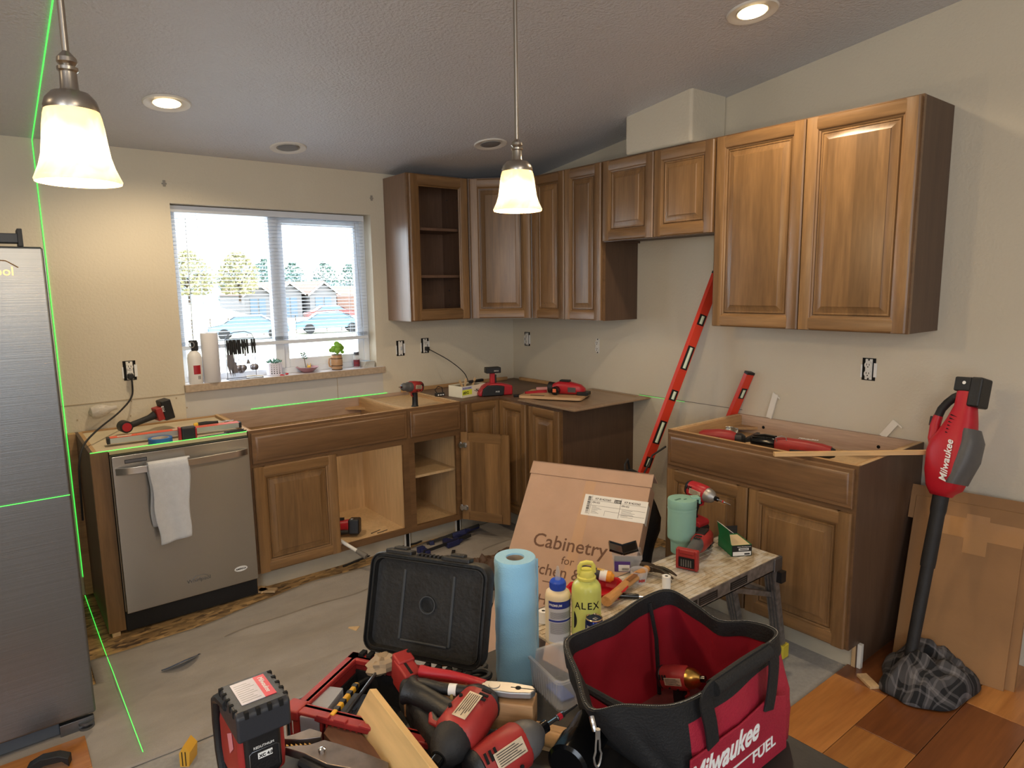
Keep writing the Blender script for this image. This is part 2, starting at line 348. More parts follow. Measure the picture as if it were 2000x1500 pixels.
b = MB(); b.tube([(-1.252, -.02, 2.0), (-1.243, -.022, 1.7), (-1.23, -.02, 1.33)], .0013, 5); part('pull_cord', b, mat('cord_tan', (150,140,124), .7), bl)

# ------------------------------------------------------------------ outside
M['concrete'] = mat('pale_driveway', (200,200,196), .8, var=.06, vs=.5)
b = MB(); b.box((-60, .6, -1.6), (80, 140, -1.4)); struct('ground_outside', b, M['concrete'], smooth=False)
b = MB(); b.box((-60, 26, -1.4), (80, 120, -1.38)); struct('ground_field', b, mat('dry_grass', (190,184,160), .9, var=.08, vs=.4), smooth=False)
b = MB(); b.grid(lambda u, v: (-25+43*u, 42+30*v, -1.39 + 1.8*min(1, v*1.8)*min(1,(1-u)*8)), 24, 10); struct('ground_bank', b, bpy.data.materials['dry_grass'])
M['siding'] = mat('pale_siding', (112,110,112), .7); M['roofb'] = mat('brown_shingles', (120,92,80), .8, var=.12, vs=2); M['wtrim'] = mat('outdoor_trim', (235,235,232), .5); M['ddoor'] = mat('garage_door_grey', (92,108,122), .6)
def garage(x, y, w, d, h, label, grp=None):
    g = thing('garage', label, 'garage', (x, y, -1.38), -.0, grp)
    b = MB(); b.prism([(-w/2,0),(w/2,0),(w/2,h),(0,h+w*.36),(-w/2,h)], 0, d, 'xz'); part('wall', b, M['siding'], g, smooth=False)
    b = MB(); e = .3
    for s in (-1, 1): b.loft([[(0, -.4, h+w*.36+.12), (s*(w/2+e), -.4, h-.12), (s*(w/2+e), -.4, h+.03), (0, -.4, h+w*.36+.27)], [(0, d+.4, h+w*.36+.12), (s*(w/2+e), d+.4, h-.12), (s*(w/2+e), d+.4, h+.03), (0, d+.4, h+w*.36+.27)]])
    part('roof', b, M['roofb'], g, smooth=False)
    b = MB()
    for s in (-1, 1): b.loft([[(0, -.46, h+w*.36+.0), (s*(w/2+e), -.46, h-.26), (s*(w/2+e), -.46, h-.05), (0, -.46, h+w*.36+.22)], [(0, -.4, h+w*.36+.0), (s*(w/2+e), -.4, h-.26), (s*(w/2+e), -.4, h-.05), (0, -.4, h+w*.36+.22)]])
    part('barge_board', b, M['wtrim'], g, smooth=False)
    b = MB(); b.box((-w*.30, -.06, 0), (-w*.02, 0, h*.82)); b.box((w*.04, -.06, 0), (w*.30, 0, h*.82)); part('garage_door', b, M['ddoor'], g, smooth=False)
    return g
garage(19.1, 66, 2.6, 9, 2.5, 'grey garage with gabled roof outside, leftmost of the three, partly behind the window mullion')
garage(22.55, 66.5, 2.7, 9, 2.6, 'grey garage with gabled roof outside, middle of the three, right of the window mullion')
garage(26.1, 66, 3.0, 9, 2.5, 'grey garage with gabled roof outside, rightmost of the three')
b = MB(); b.prism([(0,0),(6,0),(6,2.2),(3,3.2),(0,2.2)], 0, 12, 'yz'); o = part('long_shed', b, [M['roofb']], smooth=False); o.location = (28.6, 68, -1.38); tag(o, 'long low building with brown roof outside, right of the garages', 'shed')
def car(x, y, rz, c, label):
    g = thing('car', label, 'car', (x, y, -1.37), rz)
    b = MB(); pr = [(-2.3,.35),(-2.3,.8),(-1.5,.95),(-.8,1.42),(.7,1.45),(1.5,1.0),(2.25,.9),(2.3,.4)]
    b.loft([[(p[0]*.97, -.72, p[1]) for p in pr], [(p[0], -.86, p[1]*.98) for p in pr], [(p[0], .86, p[1]*.98) for p in pr], [(p[0]*.97, .72, p[1]) for p in pr]]); part('body', b, mat('car_paint', c, .25, coat=1), g, bevel=.05)
    b = MB(); b.prism([(-1.3,.98),(-.75,1.34),(.65,1.36),(1.3,1.0)], -.89, .89, 'xz'); part('side_window', b, mat('car_glass', (90,110,120), .1), g)
    for sx in (-1.4, 1.4):
        for sy in (-.8, .8):
            b = MB(); b.cyl((sx, sy-.1, .33), (sx, sy+.1, .33), .33, n=20); part('wheel', b, M['rub'], g)
car(9.6, 38, -.35, (104,124,138), 'silver car parked outside behind the left window pane')
car(15.4, 39.5, -.3, (92,122,136), 'pale blue car parked outside behind the right window pane')
car(22.5, 56, -.2, (130,50,48), 'red car parked far outside near the right edge of the window')
lf1 = mat('yellow_green_leaves', (150,144,104), .8, var=.2, vs=1); lf2 = mat('dark_green_leaves', (74,96,84), .8, var=.2, vs=1); bark = mat('bark', (80,66,54), .9)
def tree(x, y, h, w, m, label, n, grp=None, seed=1, z0=-1.375):
    rn = random.Random(seed); g = thing('tree', label, 'tree', (x, y, z0), 0, grp)
    b = MB(); b.cyl((0,0,0), (0,0,h*.5), .12, .06, 7)
    for k in range(9):
        a = rn.uniform(0, 6.28); b.cyl((0,0,h*rn.uniform(.1,.4)), (w*.45*math.cos(a), w*.45*math.sin(a), h*rn.uniform(.6,.98)), .05, .01, 5)
    part('trunk', b, bark, g)
    b = MB()
    for k in range(n):
        a = rn.uniform(0, 6.28); q = rn.uniform(0, 1)**.5; zz = h*rn.uniform(.18, 1); rr = w*.5*q*math.sin(PI*min(.97, max(.12, zz/h)))**.6
        c = V((rr*math.cos(a), rr*math.sin(a), zz)); s = rn.uniform(.12, .26)
        u1 = V((rn.uniform(-1,1), rn.uniform(-1,1), rn.uniform(-1,1))).normalized()*s; u2 = u1.orthogonal().normalized()*s*.7
        b.add([c-u1, c+u2, c+u1, c-u2], [(0,1,2,3)])
    o = part('foliage', b, m, g, smooth=False); o['kind'] = 'stuff'
tree(11.3, 60, 4.6, 4.6, lf1, 'yellow green shrubby tree outside, farthest left in the window', 1100, None, 2, .42)
tree(15.6, 60, 4.6, 3.9, lf1, 'larger yellow green shrubby tree outside behind the left pane', 1000, None, 3, .42)
tree(20.0, 79, 4.6, 2.6, lf2, 'small dark shrub outside just left of the garages', 400, None, 4)
for i, (x, y, h, w) in enumerate([(28.6, 92, 7.2, 4.2), (33.0, 93, 6.8, 4.2), (37.4, 92, 6.9, 4.2), (41.8, 93, 6.6, 4.2)]):
    tree(x, y, h, w, lf2, ['dark tree behind the leftmost garage', 'wide dark tree behind the middle garage', 'dark tree behind the rightmost garage', 'far dark tree behind the long low building'][i], 900, None, 10+i)
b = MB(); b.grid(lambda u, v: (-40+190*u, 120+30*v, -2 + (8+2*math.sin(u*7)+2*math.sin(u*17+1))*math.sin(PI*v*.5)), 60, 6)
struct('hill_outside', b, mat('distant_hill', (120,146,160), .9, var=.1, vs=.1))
fn_ = thing('wire_fence', 'wire fence crossing the field outside behind the left pane', 'fence', (3.5, 41.0, -1.38), .0)
for k in range(16):
    b = MB(); b.cyl((k*1.1-2, 0, 0), (k*1.1-2, 0, 1.2), .03, n=6); part('post', b, bark, fn_)
b = MB()
for z in (.4, .8, 1.15): b.cyl((-2, 0, z), (14.5, 0, z), .012, n=4)
part('wire', b, M['gray'], fn_)
# ------------------------------------------------------------------ cabinetry (local x right, y into the wall, z up; front face at y=0)
def raised_door(parent, x0, z0, w, h, rail=.062, y=0, name='door', mw=None, panel=True, panelmat=None, flip=False):
    t = .02
    def prof(s=1): return [(0,0),(0,-t+.005),(.006,-t),(rail-.014,-t),(rail-.009,-t+.003),(rail-.007,-t+.008),(rail,-t+.011),(rail,-.004),(rail-.01,0)]
    pr = prof()
    o = bpy.data.objects.new(name, None); COL.objects.link(o); o.parent = parent; o.location = (x0, y, z0); o.empty_display_size = .05
    if mw is not None: o.matrix_local = mw
    b = MB(); b.loft([[(p[0], p[1], z) for p in pr] for z in (0, h)]); part('stile', b, M['wz'], o)
    b = MB(); b.loft([[(w-p[0], p[1], z) for p in pr] for z in (0, h)]); part('stile', b, M['wz'], o)
    k = rail-.014
    b = MB(); b.loft([[(x, p[1], p[0]) for p in pr] for x in (k, w-k)]); part('rail', b, M['wx'], o)
    b = MB(); b.loft([[(x, p[1], h-p[0]) for p in pr] for x in (k, w-k)]); part('rail', b, M['wx'], o)
    if panel:
        i0 = rail-.002; rings = [(i0, -.003), (i0, -t+.015), (i0+.004, -t+.016), (i0+.008, -t+.008), (i0+.013, -t+.008), (i0+.015, -t+.011), (i0+.019, -t+.010), (i0+.040, -t+.003), (i0+.042, -t+.0005), (i0+.046, -t+.0)]
        b = MB(); b.loft([[(a, yy, a), (w-a, yy, a), (w-a, yy, h-a), (a, yy, h-a)] for a, yy in rings])
        part('panel', b, panelmat or M['wpan'], o, angle=20)
    return o
def drawer_front(parent, x0, z0, w, h, y=0):
    rings = [(0,0),(0,-.011),(.004,-.014),(.016,-.015),(.022,-.019),(.030,-.021)]
    b = MB(); b.loft([[(a, yy, a), (w-a, yy, a), (w-a, yy, h-a), (a, yy, h-a)] for a, yy in rings])
    return part('drawer_front', b, M['wfr'], parent, loc=(x0, y, z0), angle=20)
def base_cab(label, w, loc, rotz, layout, exposed=None, name='base_cabinet', topz=.876, rail_front='wx'):
    g = thing(name, label, 'cabinet', loc, rotz); D = .61; tk = .114
    for k, (a, c) in enumerate(((0, .016), (w-.016, w))):
        b = MB(); b.box((a, .018, tk), (c, D-.002, topz)); b.box((a, .075, 0), (c, D-.002, tk)); part('side_panel', b, M['birch'], g, smooth=False)
    if exposed:
        xx = (w, w+.004) if exposed == 'right' else (-.004, 0)
        b = MB(); b.box((xx[0], .0, tk), (xx[1], D-.002, topz)); b.box((xx[0], .075, 0), (xx[1], D-.002, tk)); part('side_skin', b, M['wlam'], g, smooth=False)
    b = MB(); b.box((.016, .018, tk), (w-.016, D-.01, tk+.014)); part('bottom_panel', b, M['birch'], g, smooth=False)
    b = MB(); b.box((.016, D-.010, tk), (w-.016, D-.003, topz-.09)); part('back_panel', b, M['birch'], g, smooth=False)
    b = MB(); b.box((.016, D-.022, topz-.10), (w-.016, D-.003, topz)); part('back_rail', b, M['rail'], g, smooth=False)
    for s in (0, 1):
        b = MB(); xx = .016 if s == 0 else w-.016; dd = .11 if s == 0 else -.11
        b.prism([(xx, D-.022), (xx+dd, D-.022), (xx, D-.13)], topz-.07, topz-.055, 'xy'); part('corner_brace', b, M['pine'], g, smooth=False)
        b = MB(); b.box((xx, .03, topz-.075), (xx+dd*.14, D-.025, topz-.004)); part('side_rail', b, M['piney'], g, smooth=False)
    b = MB(); b.box((0, .080, .0), (w, .092, tk)); part('toe_kick', b, M['toe'], g, smooth=False)
    f = MB(); sw = .038
    f.box((0, 0, tk), (sw, .019, topz)); f.box((w-sw, 0, tk), (w, .019, topz)); f.box((sw, 0, tk), (w-sw, .019, tk+.035)); f.box((sw, 0, topz-.04), (w-sw, .019, topz)); f.box((sw, 0, .665), (w-sw, .019, .70))
    part('face_frame', f, M['wfr'], g, smooth=False)
    b = MB(); b.box((.002, .0005, topz), (w-.002, .0185, topz+.0012)); part('raw_top_edge', b, M['pine'], g, smooth=False)
    layout(g, w)
    return g
RX = -PI/2
# --- end panel with filler stile, left of the dishwasher
g = thing('cabinet_end_unit', 'brown end unit with filler stile and open plywood frame around the dishwasher', 'cabinet', (-2.886, -.61, 0))
b = MB(); b.box((0, 0, .02), (.07, .019, .874)); part('filler_stile', b, M['wz'], g, bevel=.001)
b = MB(); b.box((0, .019, .02), (.014, .60, .874)); part('side_panel', b, M['wlam'], g, smooth=False)
b = MB(); b.box((.014, .019, .80), (.030, .59, .874)); part('side_rail', b, M['piney'], g, smooth=False)
b = MB(); b.box((-.032, .55, .02), (0, .60, .874)); part('back_cleat', b, M['pine'], g, smooth=False)
b = MB(); b.box((.030, .585, .79), (.68, .603, .874)); part('back_rail', b, M['pine'], g, smooth=False)
b = MB(); b.box((.07, .0, .858), (.676, .02, .874)); part('front_rail', b, mat('ply_edge', (206,186,146), .6, var=.06, stretch=(1,1,30)), g, smooth=False)
b = MB(); b.box((.012, -.0, 0), (.045, .03, .019)); part('shim', b, M['birch'], g, smooth=False)
# --- dishwasher
d = thing('dishwasher', 'stainless steel dishwasher with bar handle and black toe panel', 'dishwasher', (-2.812, -.61, 0))
b = MB(); b.box((0, .0, .10), (.600, .57, .852)); part('tub', b, mat('tub_insulation', (190,172,146), .8, var=.1), d, smooth=False)
b = MB(); b.box((.0, .0, .012), (.600, .03, .108)); part('toe_panel', b, M['black'], d, smooth=False)
b = MB(); b.box((.002, -.035, .108), (.598, -.001, .852)); part('door', b, M['steel'], d, bevel=.003)
b = MB(); b.box((.002, -.034, .8525), (.598, .0, .8565)); part('door_top_edge', b, M['black'], d, smooth=False)
hb = MB(); n = 16
hb.loft([[(.012+.576*i/n, -.036-.034*math.sin(PI*i/n)**.45-yy, zz) for yy, zz in ((0,.768),(0,.800),(.009,.800),(.009,.768))] for i in range(n+1)])
h_ = part('handle', hb, M['bar'], d, bevel=.002)
b = MB(); b.box((.052, -.0365, .815), (.142, -.035, .832)); part('control_slot', b, M['ink'], d, smooth=False)
b = MB(); b.box((.054, -.0375, .818), (.140, -.0365, .830)); part('control_lens', b, M['gray'], d, smooth=False)
text('lettering', 'Whirlpool', .026, M['gray'], d, face((.262, -.0362, .178), (0,-1,0)), ext=.0006)
b = MB(); b.tube([(.285, -.037, .193), (.31, -.037, .207), (.345, -.037, .205), (.362, -.037, .192)], .0012, 5); part('logo_ring', b, M['gray'], d)
b = MB(); b.lathe([(.001, 0), (.032, 0), (.032, .001), (.001, .001)], 28, (0,0,0), (0,0,1)); o = part('round_badge', b, M['print'], d); o.matrix_local = face((.515, -.0362, .185), (0,-1,0)) @ Matrix.Diagonal((1, .42, 1, 1))
text('lettering', 'AMERICA', .012, M['ink'], d, face((.489, -.0376, .181), (0,-1,0)), weight=.0004)
b = MB(); b.box((-.004, -.001, .02), (.0, .02, .87)); part('side_gap', b, M['dark'], d, smooth=False)
# white toe blocks
# towel over the handle
def towel():
    m_ = mat('white_terry', (222,222,224), .95, bump=1.0, bs=420, sheen=.4, var=.04, vs=40)
    b = MB(); x0, x1 = -2.676, -2.528
    path = [(-.655,.50), (-.672,.62), (-.674,.74), (-.676,.800), (-.684,.812), (-.700,.8145), (-.713,.808), (-.717,.79), (-.716,.70), (-.714,.60), (-.713,.50), (-.712,.425)]
    def fn(u, v):
        k = v*(len(path)-1); i = min(int(k), len(path)-2); f = k-i
        y = path[i][0]*(1-f)+path[i+1][0]*f; z = path[i][1]*(1-f)+path[i+1][1]*f
        dn = max(0, (.80-z)/.4)
        w0 = x0 + .022*dn*max(0,(v-.5)*2) + .004*math.sin(z*30); w1 = x1 + .016*(1-dn) - .004*math.sin(z*24) + (0.012 if v < .5 else 0)
        return (w0+(w1-w0)*u, y + (.006*math.sin(u*9+z*8)*dn), z + (.014*u if v > .9 else 0))
    b.grid(fn, 26, 66)
    tag(part('hand_towel', b, m_, solid=.009, bevel=0, angle=80), 'white terry hand towel hanging over the dishwasher handle', 'towel')
towel()
# --- sink base
X0 = -.916; X1 = X0-.3724; X2 = X1-.916
def lay_sink(g, w):
    drawer_front(g, .012, .703, w-.024, .160)
    raised_door(g, .010, .120, w/2-.012, .565)
    b = MB(); b.box((w-.16, .585, .15), (w-.15, .60, .15)); 
base_cab('sink base cabinet left of the drill, top open and right door missing', X1-X2, (X2, -.61, 0), 0, lay_sink)
# --- drawer base with the open door
def lay_drw(g, w):
    drawer_front(g, .012, .703, w-.020, .155)
    b = MB(); b.box((.018, .05, .43), (w-.018, .59, .445)); part('shelf', b, M['birch'], g, smooth=False)
    # door swung open about 117 degrees
    a = math.radians(-61); xd = V((math.cos(a), math.sin(a), 0))
    # local x of the door points away from hinge; its back (inner) face is seen
    o = MB(); W_, H_ = w-.045, .565
    mw = Matrix.Translation((w-.004, -.012, .120)) @ Matrix.Rotation(a, 4, 'Z')
    mw = Matrix.Translation((w-.012, -.014, .120)) @ Matrix.Rotation(math.radians(119), 4, 'Z') @ Matrix.Translation((-W_, 0, 0))
    D_ = raised_door(g, 0, 0, W_, H_, mw=mw)
    for z in (.08, H_-.08):
        b = MB(); b.cyl((W_-.03, .0, z), (W_-.03, .007, z), .018, n=16); b.box((W_-.040, .005, z-.011), (W_+.006, .018, z+.011)); b.box((W_-.012, .004, z-.020), (W_+.004, .012, z+.020)); b.cyl((W_-.005,.010,z+.014),(W_-.005,.016,z+.014),.005,n=10); b.cyl((W_-.005,.010,z-.014),(W_-.005,.016,z-.014),.005,n=10)
        part('hinge', b, M['chrome'], D_, bevel=.001)
base_cab('narrow base cabinet with its door standing open and one shelf, right of the sink base', X0-X1, (X1, -.61, 0), 0, lay_drw)
# --- corner lazy susan base
g = thing('corner_base_cabinet', 'L-shaped corner base cabinet with two narrow doors meeting in the corner', 'cabinet', (0,0,0))
b = MB(); b.prism([(-.914,-.592),(-.592,-.592),(-.592,-.914),(-.003,-.914),(-.003,-.003),(-.914,-.003)], .114, .864, 'xy'); part('carcass', b, M['wlam'], g, smooth=False)
b = MB(); b.prism([(-.914,-.61),(-.61,-.61),(-.61,-.914),(-.003,-.914),(-.003,-.003),(-.914,-.003)], .864, .876, 'xy'); part('top_board', b, wood('old_worktop', (118,92,72), (96,72,54), 'x', .5, bump=.02), g, smooth=False)
b = MB(); b.box((-.914,-.61,.114), (-.885,-.592,.864)); b.box((-.61,-.914,.114), (-.592,-.885,.864)); b.box((-.885,-.61,.84), (-.592,-.592,.864)); b.box((-.61,-.885,.84), (-.592,-.61,.864)); part('face_frame', b, M['wfr'], g, smooth=False)
b = MB(); b.box((-.914,-.535,0), (-.53,-.523,.114)); b.box((-.535,-.914,0), (-.523,-.53,.114)); part('toe_kick', b, M['toe'], g, smooth=False)
raised_door(g, 0, 0, .270, .730, rail=.055, mw=Matrix.Translation((-.884, -.61, .125)))
raised_door(g, 0, 0, .266, .730, rail=.055, mw=Matrix.Translation((-.61, -.634, .125)) @ Matrix.Rotation(RX, 4, 'Z'))
# --- end base on the right wall
W2 = .3068
def lay_end(g, w):
    raised_door(g, .014, .125, w-.028, .730, rail=.058)
g = base_cab('narrow base cabinet with dark end panel under the loose wooden panel', W2, (-.61, -.914, 0), RX, lay_end, exposed='right', name='end_base_cabinet')
b = MB(); b.box((.04, .02, .86), (W2-.02, .58, .872)); part('top_board', b, M['wlam'], g, smooth=False)
# --- loose panel acting as worktop
g = thing('loose_wood_panel', 'stained wooden panel with moulded edge lying as a worktop on the corner cabinets', 'panel', (-.655, -.86, .877), RX)
rings = [(.008, 0), (0, .004), (0, .010), (.006, .015), (.022, .018), (.050, .018), (.058, .013), (.075, .012), (.082, .012)]
b = MB(); Wp, Dp = .505, .650
b.loft([[(a, a, z), (Wp-a, a, z), (Wp-a, Dp-a, z), (a, Dp-a, z)] for a, z in rings]); part('board', b, wood('panel_stain', (150,126,102), (122,98,76), 'x', .4, coat=.2), g, angle=20)
# --- right hand base
YB = -.914 - W2 - .762
def lay_right(g, w):
    drawer_front(g, .012, .703, w-.024, .160)
    raised_door(g, .010, .120, w/2-.013, .565); raised_door(g, w/2+.003, .120, w/2-.013, .565)
    b = MB(); b.box((.02, .03, .775), (w-.02, .585, .783)); part('drawer_bottom', b, M['birch'], g, smooth=False)
g = base_cab('wide two-door base cabinet with open top and wood stick across it, beside the red blower', .916, (-.61, YB, 0), RX, lay_right, exposed='right')
b = MB(); b.box((.905, .080, 0), (.935, .10, .114)); part('toe_block', b, M['outl'], g, smooth=False)
for x in (.16, .74):
    b = MB(); b.cyl((x, .5875, .825), (x, .5865, .825), .008, n=12); part('screw_hole', b, M['dark'], g)

# --- wall cabinets
ZB, HT = 1.3684, .9162; ZT = ZB + HT
def wall_cab(label, w, loc, rotz, h, doors, exposed=None, D=.303):
    g = thing('wall_cabinet', label, 'cabinet', loc, rotz)
    b = MB(); b.box((.001, .019, .012), (w-.001, D, h)); b.box((.001, .019, 0), (.016, D, .012)); b.box((w-.016, .019, 0), (w-.001, D, .012)); part('carcass', b, M['wlam'], g, smooth=False)
    f = MB(); f.box((0, 0, 0), (.03, .019, h)); f.box((w-.03, 0, 0), (w, .019, h)); f.box((.03, 0, 0), (w-.03, .019, .03)); f.box((.03, 0, h-.03), (w-.03, .019, h)); part('face_frame', f, M['wfr'], g, smooth=False)
    x = .006
    for dw in doors: raised_door(g, x, .004, dw, h-.012); x += dw+.004
    return g
# open cabinet beside the window
DW_ = .4548
g = thing('open_wall_cabinet', 'open wall cabinet with two shelves and doorless frame, beside the window', 'cabinet', (-.61-DW_, -.303, ZB))
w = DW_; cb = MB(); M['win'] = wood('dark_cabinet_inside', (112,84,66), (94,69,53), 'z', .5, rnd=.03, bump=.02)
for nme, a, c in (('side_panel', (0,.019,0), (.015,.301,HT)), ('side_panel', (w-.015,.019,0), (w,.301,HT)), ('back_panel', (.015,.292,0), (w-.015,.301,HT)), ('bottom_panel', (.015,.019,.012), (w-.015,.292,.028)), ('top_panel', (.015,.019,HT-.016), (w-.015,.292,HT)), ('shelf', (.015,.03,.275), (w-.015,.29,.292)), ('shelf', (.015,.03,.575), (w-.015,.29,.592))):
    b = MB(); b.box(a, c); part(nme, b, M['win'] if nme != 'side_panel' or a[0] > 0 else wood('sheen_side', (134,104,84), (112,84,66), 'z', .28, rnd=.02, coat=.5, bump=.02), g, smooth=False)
f = MB(); f.box((0, 0, 0), (.038, .019, HT)); f.box((w-.038, 0, 0), (w, .019, HT)); f.box((.038, 0, 0), (w-.038, .019, .038)); f.box((.038, 0, HT-.038), (w-.038, .019, HT)); part('face_frame', f, M['wfr'], g, smooth=False)
raised_door(g, .010, .006, w-.020, HT-.012, rail=.070, panel=False, name='glass_door_frame')
for z in (.09, .19, .60, .72, .8):
    b = MB(); b.cyl((w-.0155, .10, z), (w-.020, .10, z), .004, n=8); b.cyl((w-.0155, .22, z), (w-.020, .22, z), .004, n=8); part('shelf_pin_hole', b, M['gray'], g)
# diagonal corner
g = thing('diagonal_corner_wall_cabinet', 'diagonal corner wall cabinet with one tall raised-panel door', 'cabinet', (0,0,ZB))
b = MB(); b.prism([(-.609,-.002),(-.609,-.290),(-.290,-.609),(-.002,-.609),(-.002,-.002)], .0, HT, 'xy'); part('carcass', b, M['wlam'], g, smooth=False)
dl = math.hypot(.305, .305); mwd = Matrix.Translation((-.608, -.305, 0)) @ Matrix.Rotation(math.radians(-45), 4, 'Z')
f = MB(); f.box((0, 0, 0), (.03, .019, HT)); f.box((dl-.03, 0, 0), (dl, .019, HT)); f.box((.03, 0, 0), (dl-.03, .019, .03)); f.box((.03, 0, HT-.03), (dl-.03, .019, HT)); o = part('face_frame', f, M['wfr'], g, smooth=False); o.matrix_local = mwd
raised_door(g, 0, 0, dl-.03, HT-.012, mw=mwd @ Matrix.Translation((.014, 0, .004)))
W1 = .6354
wall_cab('tall narrow two-door wall cabinet right of the diagonal corner cabinet', W1, (-.305, -.61, ZB), RX, HT, [W1/2-.008]*2)
wall_cab('short two-door wall cabinet over the empty range gap', .760, (-.305, -.61-W1-.001, ZT-.455), RX, .455, [.372, .372])
wall_cab('large two-door wall cabinet at the right with bright honey doors', .914, (-.305, -.61-W1-.762, ZB), RX, HT, [.449, .449])
# ------------------------------------------------------------------ fridge
g = thing('refrigerator', 'stainless steel refrigerator pulled out from the wall at the left', 'refrigerator', (-3.93, -1.335, 0))
b = MB(); b.box((.004, .06, .06), (.906, .74, 1.715)); part('cabinet_body', b, mat('fridge_grey', (110,112,114), .5), g, bevel=.004)
b = MB(); b.box((0, 0, .075), (.912, .055, 1.732)); part('door', b, M['fsteel'], g, bevel=.008, seg=3)
b = MB(); b.box((.02, .03, .02), (.80, .06, .07)); part('base_grille', b, mat('grille_grey', (74,80,88), .5), g, bevel=.002)
b = MB(); b.box((.80, .02, .015), (.905, .04, .055)); b.box((.80, .02, .012), (.905, .09, .018)); part('foot_bracket', b, M['gray'], g, bevel=.002)
b = MB(); b.lathe([(.012,0),(.026,.002),(.026,.012),(.014,.014),(.014,.020),(.026,.022),(.026,.032),(.012,.034)], 18, (.88, .03, .010), (0,0,1)); part('leveling_roller', b, M['gray'], g)
b = MB(); b.box((.55, .03, 1.745), (.86, .10, 1.775)); b.box((.50, .05, 1.733), (.72, .12, 1.748)); part('hinge_cover', b, mat('slate_plastic', (66,68,72), .5), g, bevel=.003)
b = MB(); b.box((.848, .02, 1.733), (.862, .11, 1.79)); part('hinge_post', b, M['black'], g, bevel=.002)
text('lettering', 'Whirlpool', .040, mat('gold_logo', (200,160,110), .3, .8), g, face((.660, -.001, 1.640), (0,-1,0)), ext=.0008, weight=.0003)
b = MB(); b.tube([(.71, -.002, 1.668), (.76, -.002, 1.69), (.81, -.002, 1.686), (.84, -.002, 1.665)], .0018, 5); part('logo_ring', b, bpy.data.materials['gold_logo'], g)

# ------------------------------------------------------------------ ceiling lights
TI = math.atan(.127)
def can(x, y, lit, label):
    z = roofz(y); g = thing('recessed_light', label, 'ceiling light', mw=frame((x, y, z), (1,0,0), (0, .127, 1)))
    b = MB(); b.lathe([(.062,.0),(.070,-.004),(.094,-.007),(.098,-.003),(.098,.0)], 40); part('trim_ring', b, mat('ring_white', (222,218,210), .4) if 'ring_white' not in bpy.data.materials else bpy.data.materials['ring_white'], g)
    b = MB(); b.lathe([(.0615,-.003),(.052,.02 if not lit else -.001),(.050,.02 if not lit else -.001),(.060,-.004)], 32, caps=False); part('baffle', b, bpy.data.materials['ring_white'], g)
    b = MB(); b.lathe([(.001,-.0062),(.03,-.0060),(.054,-.0045),(.054,-.002),(.001,-.002)], 32)
    part('lens', b, mat('lit_lens', (255,240,210), .4, emit=9, ec=(255,226,176)) if lit else mat('unlit_lens', (120,122,126), .3), g)
    if lit: spot('can_lamp', (x, y, z-.03), 34, (1.0, .80, .54), 150, .05)
can(-2.465, -.680, True, 'lit recessed ceiling light between the left pendant and the window')
can(-1.786, -.290, False, 'unlit recessed ceiling light above the window')
can(-.750, -.757, False, 'unlit recessed ceiling light left of the corner cabinets')
can(-.728, -2.444, True, 'lit recessed ceiling light above the large wall cabinet')
for x, y in ((-4.6, -2.3), (-4.4, -4.6)): spot('can_lamp_behind', (x, y, roofz(y)-.04), 30, (1.0, .80, .54), 150, .05)

# ------------------------------------------------------------------ pendants
m, t, bb = nt('alabaster_shade'); N, L = t.nodes, t.links
tc = N.new('ShaderNodeTexCoord'); sp = N.new('ShaderNodeSeparateXYZ'); L.new(tc.outputs['Object'], sp.inputs[0]); no = N.new('ShaderNodeTexNoise'); no.inputs['Scale'].default_value = 14; no.inputs['Detail'].default_value = 3; no.inputs['Distortion'].default_value = 1.2; L.new(tc.outputs['Object'], no.inputs['Vector'])
mr = N.new('ShaderNodeMapRange'); mr.inputs[1].default_value = .0; mr.inputs[2].default_value = .16; L.new(sp.outputs[2], mr.inputs[0])
ad = N.new('ShaderNodeMath'); ad.operation = 'MULTIPLY_ADD'; ad.inputs[1].default_value = .5; L.new(no.outputs[0], ad.inputs[0]); sb = N.new('ShaderNodeMath'); sb.operation = 'ADD'; sb.inputs[1].default_value = -.25; L.new(mr.outputs[0], sb.inputs[0]); L.new(sb.outputs[0], ad.inputs[2])
r = N.new('ShaderNodeValToRGB'); e = r.color_ramp.elements; e[0].position = .0; e[0].color = (1.5,1.02,.46,1); e[1].position = 1; e[1].color = (.85,.40,.12,1); q = e.new(.36); q.color = (3.2,2.5,1.5,1); q = e.new(.62); q.color = (1.8,1.2,.5,1)
L.new(ad.outputs[0], r.inputs[0]); L.new(r.outputs[0], bb.inputs['Emission Color']); bb.inputs['Emission Strength'].default_value = .72; bb.inputs['Base Color'].default_value = lin((240,214,170)); bb.inputs['Roughness'].default_value = .3
M['shade'] = m
